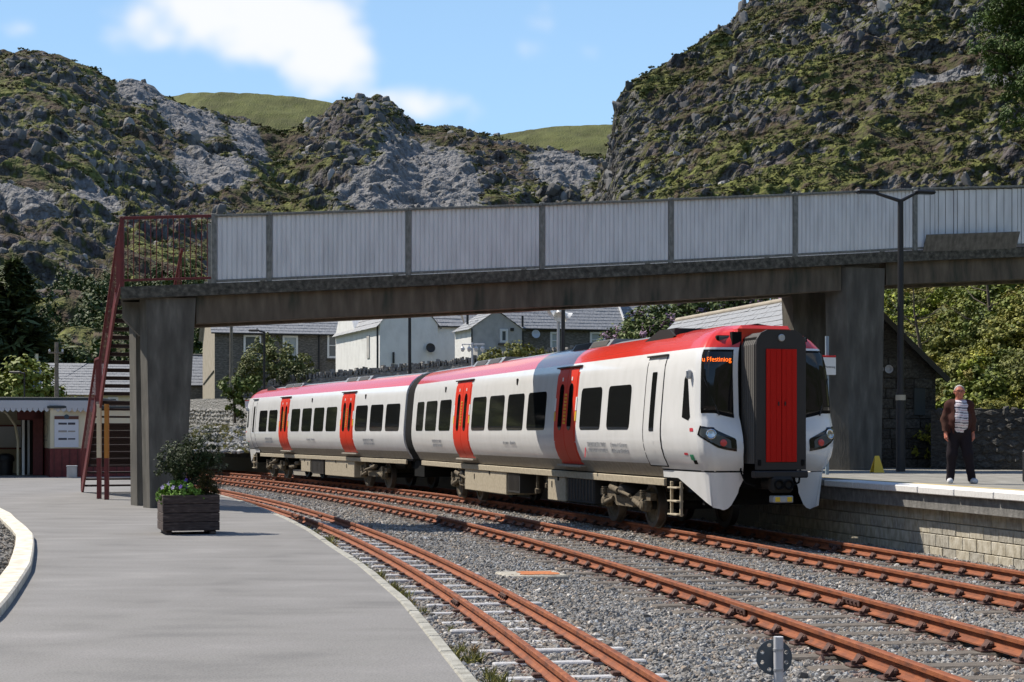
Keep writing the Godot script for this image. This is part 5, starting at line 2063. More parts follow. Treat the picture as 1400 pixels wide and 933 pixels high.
# slates laid in overlapping courses on a sloping plane: origin at the left eave, x along the eave, up the slope by vector rise
func slate_courses(o: Vector3, x: Vector3, rise: Vector3, course: float, width: float, seed_: int) -> ArrayMesh:
	var r := RandomNumberGenerator.new()
	r.seed = seed_
	var b := MB.new()
	var n := maxi(1, int(rise.length() / course))
	var nx := maxi(1, int(x.length() / width))
	var m := x.cross(rise).normalized()
	if m.y < 0.0:
		m = -m
	var ex := x / nx
	var er := rise / n
	for j in n:
		for i in range(-1, nx + 1):
			var a := clampf((i + (.5 if j % 2 else 0.0)) / nx, 0.0, 1.0)
			var c := clampf((i + 1 + (.5 if j % 2 else 0.0)) / nx, 0.0, 1.0)
			if c - a < .001:
				continue
			var g := .012 * width / maxf(x.length(), .1)
			var p := o + x * (a + g) + er * j
			var q := o + x * (c - g) + er * j
			var up := er * 1.12
			var lift := m * (course * r.randf_range(.05, .10))
			b.face([p + lift, q + lift, q + up + m * .004, p + up + m * .004], m)
			b.face([p + lift, q + lift, q, p], -rise.normalized() + m * .2)
	return b.mesh()

# a plain gabled house: w along the front, dp deep, walls to eave, ridge along the front (side = false) or running back (side = true)
func gabled(root: Node3D, w: float, dp: float, y0: float, eave: float, ridge_y: float, back: bool, wall_m: Material, end_m: Material, roof_m: Material, seed_: int, course := .3, over := .25) -> void:
	var front := MB.new()
	var rear := MB.new()
	var ends := [MB.new(), MB.new()]
	var V := func(x, y, z): return Vector3(x, y, -z)
	if not back:
		front.face([V.call(0, y0, 0), V.call(w, y0, 0), V.call(w, eave, 0), V.call(0, eave, 0)], Vector3(0, 0, 1))
		rear.face([V.call(0, y0, dp), V.call(w, y0, dp), V.call(w, eave, dp), V.call(0, eave, dp)], Vector3(0, 0, -1))
		for x in [0.0, w]:
			ends[0 if x == 0.0 else 1].face([V.call(x, y0, 0), V.call(x, y0, dp), V.call(x, eave, dp), V.call(x, ridge_y, dp * .5), V.call(x, eave, 0)], Vector3(-1 if x == 0.0 else 1, 0, 0))
	else:
		front.face([V.call(0, y0, 0), V.call(w, y0, 0), V.call(w, eave, 0), V.call(w * .5, ridge_y, 0), V.call(0, eave, 0)], Vector3(0, 0, 1))
		rear.face([V.call(0, y0, dp), V.call(w, y0, dp), V.call(w, eave, dp), V.call(w * .5, ridge_y, dp), V.call(0, eave, dp)], Vector3(0, 0, -1))
		for x in [0.0, w]:
			ends[0 if x == 0.0 else 1].face([V.call(x, y0, 0), V.call(x, y0, dp), V.call(x, eave, dp), V.call(x, eave, 0)], Vector3(-1 if x == 0.0 else 1, 0, 0))
	part(root, "front_wall", front.mesh(), wall_m)
	part(root, "back_wall", rear.mesh(), wall_m)
	for e in ends:
		part(root, "end_wall", e.mesh(), end_m)
	if not back:
		var sl: float = (ridge_y - eave) / (dp * .5)
		var ro := part(root, "roof", slate_courses(V.call(-over, eave - over * sl, -over), Vector3(w + over * 2, 0, 0), V.call(0, ridge_y - eave + over * sl + .03, dp * .5 + over), course, course * .8, seed_), roof_m)
		var rb := MB.new()
		rb.face([V.call(-over, eave - .3, dp + over), V.call(w + over, eave - .3, dp + over), V.call(w + over, ridge_y, dp * .5), V.call(-over, ridge_y, dp * .5)], Vector3(0, 1, -1))
		part(root, "back_roof", rb.mesh(), roof_m)
		var gt := MB.new()
		gt.bev(T3(Vector3(w * .5, eave - over * sl - .02, over + .04)), Vector3(w + over * 2, .09, .10), .02)
		part(ro, "gutter", gt.mesh(), M.gutter)
		var rd := MB.new()
		rd.pipe([V.call(-over, ridge_y + .02, dp * .5), V.call(w + over, ridge_y + .02, dp * .5)], [.1, .1], 8)
		part(ro, "ridge_tiles", rd.mesh(), M.slate_stone)
	else:
		var sl2: float = (ridge_y - eave) / (w * .5)
		for e in 2:
			var x0: float = -over if e == 0 else w + over
			var rise := Vector3((w * .5 + over) * (1 if e == 0 else -1), ridge_y - eave + over * sl2 + .03, 0)
			part(root, "roof", slate_courses(V.call(x0, eave - over * sl2, -over * .5), Vector3(0, 0, -(dp + over)), rise, course, course * .8, seed_ + e), roof_m)

func window(root: Node3D, x0: float, x1: float, y0: float, y1: float, pale := false, sash := true) -> void:
	var fr := MB.new()
	var w := x1 - x0
	var h := y1 - y0
	var f := .13
	fr.bev(T3(Vector3(x0 + f * .5, (y0 + y1) * .5, .03)), Vector3(f, h, .12), .01)
	fr.bev(T3(Vector3(x1 - f * .5, (y0 + y1) * .5, .03)), Vector3(f, h, .12), .01)
	fr.bev(T3(Vector3((x0 + x1) * .5, y1 - f * .5, .03)), Vector3(w - f * 2, f, .12), .01)
	fr.bev(T3(Vector3((x0 + x1) * .5, y0 + f * .5, .03)), Vector3(w - f * 2, f, .12), .01)
	if sash:
		fr.bev(T3(Vector3((x0 + x1) * .5, (y0 + y1) * .5, .03)), Vector3(w - f * 2, .06, .1), .01)
	var win := part(root, "window", fr.mesh(), M.frame_white)
	var pn := MB.new()
	pn.box(T3(Vector3((x0 + x1) * .5, (y0 + y1) * .5, .012)), Vector3(w - f * 2, h - f * 2, .02))
	part(win, "pane", pn.mesh(), M.pane_pale if pale else M.pane)
	var sl := MB.new()
	sl.bev(T3(Vector3((x0 + x1) * .5, y0 - .06, .08)), Vector3(w + .15, .09, .2), .015)
	part(win, "sill", sl.mesh(), M.slate_stone)

func pipe_part(root: Node3D, called: String, a: Vector3, b: Vector3, r: float, m: Material) -> void:
	var p := MB.new()
	p.pipe([a, b], [r, r], 8)
	part(root, called, p.mesh(), m)

func make_houses() -> void:
	# raised ground that the houses stand on
	var g := MB.new()
	var rows := []
	var edge := [at(120, 0, 112.0), at(200, 0, 112.0), at(345, 0, 83.3), at(378, 0, 82.3), at(470, 0, 81.3), at(560, 0, 79.3), at(645, 0, 77.3), at(720, 0, 75.3), at(860, 0, 71.3)]
	for j in 6:
		var row := PackedVector3Array()
		for p in edge:
			var far := Vector3(p.x * 2.2, 0, -300.0)
			var q: Vector3 = (p as Vector3).lerp(far, pow(j / 5.0, 2.0))
			row.append(Vector3(q.x, 3.1 + j * .3, q.z))
		rows.append(row)
	g.sheet(rows, 1.0)
	single("terrace_ground", g.mesh(), M.ground_green, "", "", "structure")

	# stone terrace on the left, its end wall rendered
	var t := plot(-18.8, 104.0, 16.0)
	var h := thing("stone_house", "dark slate-stone house with a tan rendered end wall and white sash windows", "house", t)
	gabled(h, 12.0, 8.0, 3.0, 8.15, 11.4, false, M.slate_stone, M.tan_render, M.slates, 3, .3)
	for q in [[332.6, 356.7, 458.0, 492.0, false], [386.0, 407.0, 459.0, 494.0, true], [447.0, 463.0, 455.0, 490.0, false]]:
		var a := along(t, q[0])
		var c := along(t, q[1])
		window(h, a, c, height_at(t, a, q[3]), height_at(t, a, q[2]), q[4])
	pipe_part(h, "drain_pipe", Vector3(along(t, 436.0), 3.0, .06), Vector3(along(t, 436.0), 8.1, .06), .05, M.gutter)
	var fb := MB.new()
	fb.bev(T3(Vector3(6.0, 7.98, .1)), Vector3(12.3, .14, .06), .01)
	part(h, "fascia_board", fb.mesh(), M.frame_white)
	var lh := MB.new()
	bar(lh, Vector3(-.03, 5.55, -.4), Vector3(-.03, 4.9, -7.4), .05, .07)
	part(h, "cable_duct", lh.mesh(), M.gutter)

	# white rendered house with its gable to the tracks
	t = plot(-7.4, 92.0, 20.0)
	h = thing("white_house", "white rendered house with a gable end and a dark satellite dish", "house", t)
	gabled(h, 3.4, 10.2, 3.0, 7.75, 9.7, true, M.white_render, M.white_render, M.slates, 5, .38, .2)
	pipe_part(h, "drain_pipe", Vector3(-.04, 3.0, -.35), Vector3(-.04, 7.7, -.35), .05, M.gutter)
	var wn := MB.new()
	wn.box(T3(Vector3(-.02, 6.55, -2.4)), Vector3(.05, 1.3, .55))
	part(h, "side_window", wn.mesh(), M.grey_render)
	var low := MB.new()
	low.box(T3(Vector3(4.15, 5.35, -2.2)), Vector3(1.5, 4.7, 4.0))
	part(h, "lower_wing", low.mesh(), M.white_render)
	part(h, "wing_roof", slate_courses(Vector3(3.35, 7.66, -.05), Vector3(1.7, 0, 0), Vector3(0, 1.9, -2.4), .38, .3, 9), M.slates)
	var gut := MB.new()
	gut.bev(T3(Vector3(4.2, 7.66, -.08)), Vector3(1.75, .09, .1), .02)
	part(h, "gutter", gut.mesh(), M.gutter)
	# cross gable on the lit side
	var cg := MB.new()
	cg.prism(PackedVector2Array([Vector2(-10.2, 7.6), Vector2(-5.4, 7.6), Vector2(-7.8, 10.2)]), Transform3D(Basis(Vector3(0, 0, 1), Vector3.UP, Vector3(-1, 0, 0)), Vector3(.9, 0, 0)), .93)
	part(h, "side_gable", cg.mesh(), M.white_render)
	var dish := MB.new()
	var dc := Vector3(along(t, 587.0), height_at(t, 3.0, 476.0), .25)
	dish.lathe(Transform3D(Basis(Vector3.RIGHT, PI / 2 - .25), dc), [Vector2(0, -.08), Vector2(.15, -.06), Vector2(.27, -.01), Vector2(.27, 0), Vector2(.15, -.04), Vector2(0, -.06)], 20)
	bar(dish, dc + Vector3(0, -.03, -.05), dc + Vector3(0, -.1, -.3), .05, .05)
	part(h, "satellite_dish", dish.mesh(), M.plate_black)
	pipe_part(h, "waste_pipe", Vector3(along(t, 537.5), height_at(t, 1.0, 497.0), .07), Vector3(along(t, 537.5), height_at(t, 1.0, 482.0), .07), .06, M.gutter)

	# grey outhouse
	t = plot(-2.19, 88.0, 20.0)
	h = thing("grey_outhouse", "small grey rendered outhouse with a slate gable roof and one window", "house", t)
	gabled(h, 2.9, 2.8, 3.0, 7.25, 8.2, true, M.grey_render, M.white_render, M.slates_light, 7, .3, .18)
	var wa := along(t, 683.0)
	window(h, wa, along(t, 694.0), height_at(t, wa, 469.0), height_at(t, wa, 450.0), false, false)
	var vb := MB.new()
	vb.bev(T3(Vector3(along(t, 700.0), height_at(t, 2.0, 450.5), .03)), Vector3(.2, .16, .06), .01)
	part(h, "vent", vb.mesh(), M.gutter)
	pipe_part(h, "drain_pipe", Vector3(.03, 3.0, .05), Vector3(.03, 7.2, .05), .04, M.gutter)
	pipe_part(h, "flue", Vector3(.2, 7.5, -1.2), Vector3(.2, 8.55, -1.2), .07, M.gutter)
	var lt := MB.new()
	lt.prism(PackedVector2Array([Vector2(0.05, 3.0), Vector2(1.25, 3.0), Vector2(1.25, 5.3), Vector2(1.0, 6.0), Vector2(.05, 6.15)]), T3(Vector3(0, 0, .02)), .9)
	part(h, "lean_to", lt.mesh(), M.grey_render)

	# stone terrace behind
	t = plot(at(640, 0, 101.5).x, 101.5, 15.0)
	h = thing("stone_house", "long dark stone terrace under a broad slate roof with a white bargeboard", "house", t)
	var w := along(t, 852.0)
	gabled(h, w, 7.6, 3.0, height_at(t, w * .5, 446.0), height_at(t, w * .5, 446.0) + 3.6, false, M.slate_stone, M.slate_stone, M.slates, 13, .3, .2)
	for q in [[752.0, 763.5, 454.0, 478.0], [806.4, 828.4, 454.0, 476.0]]:
		var a := along(t, q[0])
		var c := along(t, q[1])
		window(h, a, c, height_at(t, a, q[3]), height_at(t, a, q[2]), true)
	var ev := height_at(t, w * .5, 446.0)
	var bb := MB.new()
	bar(bb, Vector3(w + .22, ev - .12, .2), Vector3(w + .22, ev + 3.62, -3.8), .1, .16)
	part(h, "bargeboard", bb.mesh(), M.frame_white)
	var ds2 := MB.new()
	ds2.lathe(Transform3D(Basis(Vector3.RIGHT, PI / 2 - .2), Vector3(along(t, 731.0), height_at(t, 4.0, 457.0), .3)), [Vector2(0, -.06), Vector2(.2, -.04), Vector2(.27, 0), Vector2(.15, -.02), Vector2(0, -.04)], 18)
	part(h, "satellite_dish", ds2.mesh(), M.galvanised)
	pipe_part(h, "soil_pipe", Vector3(along(t, 714.0), 3.0, .07), Vector3(along(t, 714.0), ev + .6, .07), .07, M.gutter)
	# its neighbour beyond the bargeboard
	t = plot(at(856, 0, 106.0).x, 106.0, 15.0)
	h = thing("stone_house", "lower stone house with slate roof just beyond the white bargeboard", "house", t)
	gabled(h, 9.0, 7.0, 3.0, height_at(t, 0, 436.0), height_at(t, 0, 436.0) + 3.0, false, M.slate_stone, M.slate_stone, M.slates, 15, .3, .2)
	# low building left of the terrace
	t = plot(at(240, 0, 112.0).x, 112.0, 16.0)
	h = thing("stone_cottage", "low stone cottage with pale slate roof beside the tan end wall", "house", t)
	gabled(h, 4.6, 6.0, 2.0, height_at(t, 2.0, 526.0), height_at(t, 2.0, 484.0), false, M.slate_stone, M.slate_stone, M.slates_light, 17, .35, .1)
	# bungalow with a hipped roof behind the station, left
	t = plot(at(55, 0, 98.0).x, 98.0, 12.0)
	h = thing("cream_bungalow", "cream bungalow with hipped grey slate roof behind the station canopy", "house", t)
	var ey := height_at(t, 1.0, 538.0)
	var wb := MB.new()
	wb.box(T3(Vector3(3.2, ey * .5, -3.0)), Vector3(6.0, ey, 6.0))
	part(h, "wall", wb.mesh(), M.cream)
	part(h, "roof", slate_courses(Vector3(0, ey - .1, .3), Vector3(6.4, 0, 0), Vector3(0, 2.0, -3.2), .3, .25, 19), M.slates_light)
	var hp := MB.new()
	hp.face([Vector3(-.15, ey - .1, .3), Vector3(-.15, ey - .1, -6.3), Vector3(2.6, ey + 1.95, -2.9)], Vector3(-1, .6, 0))
	hp.face([Vector3(-.15, ey - .1, -6.3), Vector3(6.5, ey - .1, -6.3), Vector3(6.5, ey + 1.95, -2.9), Vector3(2.6, ey + 1.95, -2.9)], Vector3(0, 1, -1))
	part(h, "hip", hp.mesh(), M.slates)
	for q in [[1.7, 2.5], [3.9, 4.5]]:
		window(h, q[0], q[1], ey - .95, ey - .2, false, false)
	var h2 := thing("slate_house", "grey slate roofed house with a chimney behind the wooden pole", "house", plot(at(38, 0, 115.0).x, 115.0, 12.0))
	gabled(h2, 4.6, 6.0, 0.0, 4.9, 6.2, false, M.grey_render, M.grey_render, M.slates, 21, .35, .1)
	var cy := MB.new()
	cy.bev(T3(Vector3(.35, 6.0, -3.0)), Vector3(.5, 1.6, .5), .02)
	part(h2, "chimney", cy.mesh(), M.tan_render)
	var cp := MB.new()
	cp.lathe(T3(Vector3(.35, 6.8, -3.0)), [Vector2(.14, 0), Vector2(.12, .45), Vector2(.16, .5), Vector2(0, .5)], 12)
	part(h2, "chimney_pot", cp.mesh(), M.cream)

func make_stone_wall() -> void:
	# retaining wall behind the far platform, toothed with upright slates
	var wl := thing("stone_wall", "rough grey stone retaining wall topped with upright slates behind the train", "wall")
	var pts := [at(200, 546, 112.0), at(345, 545, 83.0), at(378, 524, 82.0), at(470, 514, 81.0), at(560, 506, 79.0), at(645, 496, 77.0), at(720, 488, 75.0), at(860, 478, 71.0)]
	var r := RandomNumberGenerator.new()
	r.seed = 6
	for i in pts.size() - 1:
		var a: Vector3 = pts[i]
		var c: Vector3 = pts[i + 1]
		var n := int(a.distance_to(c) / .35)
		var b := MB.new()
		var rows := []
		for j in 15:
			var row := PackedVector3Array()
			for k in n + 1:
				var p := a.lerp(c, k / float(n))
				var y := lerpf(.6, p.y, j / 14.0)
				var jig := bed_noise.get_noise_3d(p.x * 16.0, y * 22.0, p.z * 16.0) * .14
				row.append(Vector3(p.x, y, p.z + jig + (1.0 - j / 14.0) * .4))
			rows.append(row)
		b.sheet(rows, 1.0)
		var top := []
		for k in [a, c, c + Vector3(0, 0, -.5), a + Vector3(0, 0, -.5)]:
			top.append(k)
		b.face(top, Vector3.UP)
		part(wl, "wall_face", b.mesh(), M.wall_stone)
		if i >= 1:
			var tb := MB.new()
			var m := int(a.distance_to(c) / .11)
			for k in m:
				var p := a.lerp(c, (k + .5) / m)
				var hh := r.randf_range(.20, .42)
				tb.box(Transform3D(Basis(Vector3.UP, r.randf_range(-.4, .4)) * Basis(Vector3.BACK, r.randf_range(-.2, .2)), p + Vector3(0, hh * .4, -.2)), Vector3(r.randf_range(.06, .11), hh, .4))
			var tp := part(wl, "coping_slates", tb.mesh(), M.wall_stone)
			tp.set_meta("kind", "stuff")
	# facing stones that can be told apart, where the wall shows beyond the platform end
	var lumps := [rock_mesh(211, 1.0), rock_mesh(212, 1.0), rock_mesh(213, 1.0)]
	var w0: Vector3 = pts[0]
	var w1: Vector3 = pts[1]
	var wd := (w1 - w0).normalized()
	var wlen := w0.distance_to(w1)
	var wn := wd.cross(Vector3.UP).normalized()
	if wn.x > 0.0:
		wn = -wn
	for row in 10:
		var s := wlen * .45 + r.randf() * .4
		while s < wlen:
			var w := r.randf_range(.3, 1.0)
			var y := 1.15 + row * .235 + r.randf_range(-.04, .04)
			var ft := frame_of(w0 + wd * (s + w * .5) - Vector3(0, w0.y - y, 0) + wn * .02, wd)
			ft.basis = ft.basis * Basis(Vector3.BACK, r.randf_range(-.12, .12)) * Basis.from_scale(Vector3(w * .56, r.randf_range(.10, .16), r.randf_range(.12, .22)))
			if y < lerpf(w0.y, w1.y, s / wlen) - .05:
				part(wl, "stone", lumps[r.randi() % 3], M.wall_stone, ft)
			s += w
	# grassy rubble bank at its foot, at the far end of the platform
	var bk := MB.new()
	var rows2 := []
	for j in 15:
		var row := PackedVector3Array()
		for k in 25:
			var u := lerpf(170.0, 420.0, k / 24.0)
			var p0 := at(u, 0, 84.0 + maxf(0.0, 345.0 - u) * .19)
			var d := lerpf(75.0, -p0.z, j / 14.0)
			var x := (u - 700.0) / FOCAL * d
			var y := lerpf(.70, 1.85, smoothstep(0.0, 1.0, j / 14.0)) + bed_noise.get_noise_2d(x * 10.0, d * 10.0) * .2
			row.append(Vector3(x, y, -d))
		rows2.append(row)
	bk.sheet(rows2, 1.0)
	single("rubble_bank", bk.mesh(), M.rubble, "", "", "structure")
	var where := []
	var cols := []
	for i in 1500:
		var u := r.randf_range(200.0, 400.0)
		var j := r.randf()
		var d := lerpf(75.0, 87.0 - (u - 215.0) * .035, j)
		var s := r.randf_range(.05, .16)
		where.append(Transform3D(Basis.from_euler(Vector3(r.randf() * TAU, r.randf() * TAU, 0)) * Basis.from_scale(Vector3(s * 1.3, s, s)), Vector3((u - 700.0) / FOCAL * d, lerpf(.70, 1.85, smoothstep(0.0, 1.0, j)) + .06, -d)))
		var g := r.randf_range(.16, .42)
		cols.append(Color(g, g * .98, g * .94))
	copies("rubble_stones", rock_mesh(71), M.stone, where, cols).set_meta("label", "loose grey stones on the bank below the retaining wall")

func make_shed() -> void:
	# stone shed at the back of the far platform, gable to the camera
	var ax := Vector3(-3.2, 0, -11.7).normalized()      # ridge runs away, along the track
	var rt := Vector3(-ax.z, 0, ax.x)                   # to the right of the gable
	var apex := at(1166.7, 397.7, 42.0)
	var base := Vector3(apex.x, .66, apex.z)
	var t := Transform3D(Basis(rt, Vector3.UP, -ax), base)
	var h := thing("stone_shed", "dark stone shed with a pale slate roof at the back of the platform", "shed", t)
	var hw := 2.35
	var ev := 3.2 - .66
	var rg := apex.y - .66
	var dp := 12.2
	var b := MB.new()
	b.face([Vector3(-hw, 0, 0), Vector3(hw, 0, 0), Vector3(hw, ev, 0), Vector3(0, rg, 0), Vector3(-hw, ev, 0)], Vector3(0, 0, 1))
	part(h, "gable_wall", b.mesh(), M.dark_stone)
	b = MB.new()
	for s in [-1.0, 1.0]:
		b.face([Vector3(s * hw, 0, 0), Vector3(s * hw, 0, -dp), Vector3(s * hw, ev, -dp), Vector3(s * hw, ev, 0)], Vector3(s, 0, 0))
	b.face([Vector3(-hw, 0, -dp), Vector3(hw, 0, -dp), Vector3(hw, ev, -dp), Vector3(0, rg, -dp), Vector3(-hw, ev, -dp)], Vector3(0, 0, -1))
	part(h, "side_wall", b.mesh(), M.dark_stone)
	var sl := (rg - ev) / hw
	for s in [-1.0, 1.0]:
		var ro := part(h, "roof", slate_courses(Vector3(s * (hw + .25), ev - .25 * sl + .05, .25), Vector3(0, 0, -(dp + .5)), Vector3(-s * (hw + .25), rg - ev + .25 * sl + .02, 0), .24, .30, 40 + int(s)), M.slates_light)
		var vg := MB.new()
		bar(vg, Vector3(s * (hw + .25), ev - .25 * sl - .03, .22), Vector3(0, rg, .22), .06, .14)
		part(ro, "bargeboard", vg.mesh(), M.gutter)
	var rd := MB.new()
	rd.pipe([Vector3(0, rg + .06, .25), Vector3(0, rg + .06, -dp - .25)], [.09, .09], 8)
	part(h, "ridge_tiles", rd.mesh(), M.tan_render)
	# facing stones of the gable, in rough courses
	var r := RandomNumberGenerator.new()
	r.seed = 17
	var mats := [M.dark_stone, M.shed_stone]
	for row in 11:
		var y := .14 + row * .26
		var x := -hw + .1 + r.randf() * .2
		while x < hw - .15:
			var w := r.randf_range(.28, .6)
			var lim := hw if y < ev - .15 else (rg - y - .25) / sl
			if x + w < lim and x > -lim and x + w > -.2:
				var sb := MB.new()
				sb.bev(T3(Vector3(x + w * .5, y, .012)), Vector3(w - .03, .235, .05), .012)
				part(h, "stone", sb.mesh(), mats[r.randi() % 2])
			x += w
	var dr := MB.new()
	dr.bev(T3(Vector3(hw - .5, 1.75, .05)), Vector3(.32, .7, .06), .01)
	part(h, "meter_cabinet", dr.mesh(), M.canopy_dark)
	# pair of round loudspeakers on the gable
	for k in 2:
		var p := t * Vector3(0, 0, 0)
		var q := at([1202.0, 1215.0][k], 505.0, 41.6)
		var hb := MB.new()
		hb.lathe(Transform3D(Basis(Vector3.RIGHT, PI / 2), q), [Vector2(0, -.05), Vector2(.05, -.05), Vector2(.06, .0), Vector2(.1, .06), Vector2(.105, .06), Vector2(.055, -.02), Vector2(0, -.02)], 18)
		single("loudspeaker", hb.mesh(), M.canopy_grey, ["left one of two round grey loudspeakers on the shed gable", "right one of two round grey loudspeakers on the shed gable"][k], "loudspeaker", "", "loudspeakers on the shed gable")

	# stone wall at the back of the platform, right of the shed
	var wl := thing("rubble_wall", "dark rubble stone wall at the back of the far platform behind the man", "wall")
	var a := Vector3(10.6, 0, -41.2)
	var e := Vector3(20.0, 0, -36.0)
	var core := MB.new()
	var mid := (a + e) * .5
	core.box(frame_of(mid + Vector3(0, 1.4, -.2), e - a), Vector3(a.distance_to(e), 1.6, .45))
	part(wl, "wall_core", core.mesh(), M.dark_stone)
	var dir := (e - a).normalized()
	var L := a.distance_to(e)
	var stones := [rock_mesh(201, 1.0), rock_mesh(202, 1.0), rock_mesh(203, 1.0), rock_mesh(204, 1.0)]
	for row in 8:
		var s := r.randf() * .3
		var y := .80 + row * .19
		while s < 5.2:
			var w := r.randf_range(.16, .52)
			var hgt := r.randf_range(.17, .28)
			var ft := frame_of(a + dir * (s + w * .5) + Vector3(0, y + r.randf_range(-.03, .03), .0), dir)
			ft.basis = ft.basis * Basis(Vector3.BACK, r.randf_range(-.15, .15)) * Basis.from_scale(Vector3(w * .60, hgt * .62, r.randf_range(.10, .17)))
			part(wl, "stone", stones[r.randi() % 4], mats[r.randi() % 2], ft)
			s += w * .96
	# steep bank behind it
	var rows := []
	for j in 80:
		var row := PackedVector3Array()
		var d := 38.0 + j * 1.4 + maxf(0.0, j - 40.0) * 2.4
		for k in 41:
			var x := lerpf(4.0, 120.0, pow(k / 40.0, 1.8))
			var edge := maxf(0.0, d - 41.6 + (x - 11.0) * .45)
			var y := .3 + minf(edge, 1.2) * 1.5 + clampf(edge - 1.2, 0.0, 18.0) * .36 + maxf(0.0, edge - 19.2) * .127
			y = minf(y, .3 + maxf(0.0, x - 10.2 - maxf(0.0, d - 60.0) * .03) * .8)
			y += bed_noise.get_noise_2d(x * 1.5, d * 1.5) * .5 * clampf(edge / 4.0, 0.0, 1.0)
			row.append(Vector3(x, y, -d))
		rows.append(row)
	var bk := MB.new()
	bk.sheet(rows, 1.0)
	single("bank", bk.mesh(), M.ground_green, "", "", "structure")

func bank_y(x: float, d: float) -> float:
	var edge := maxf(0.0, d - 41.6 + (x - 11.0) * .45)
	var y := .3 + minf(edge, 1.2) * 1.5 + clampf(edge - 1.2, 0.0, 18.0) * .36 + maxf(0.0, edge - 19.2) * .127
	return minf(y, .3 + maxf(0.0, x - 10.2 - maxf(0.0, d - 60.0) * .03) * .8)

func lettering(parent: Node, words: String, size: float, m: Material, t: Transform3D, called := "lettering") -> void:
	var tm := text_mesh(words, size, .004, 500)
	tm.horizontal_alignment = HORIZONTAL_ALIGNMENT_CENTER
	part(parent, called, tm, m, t)

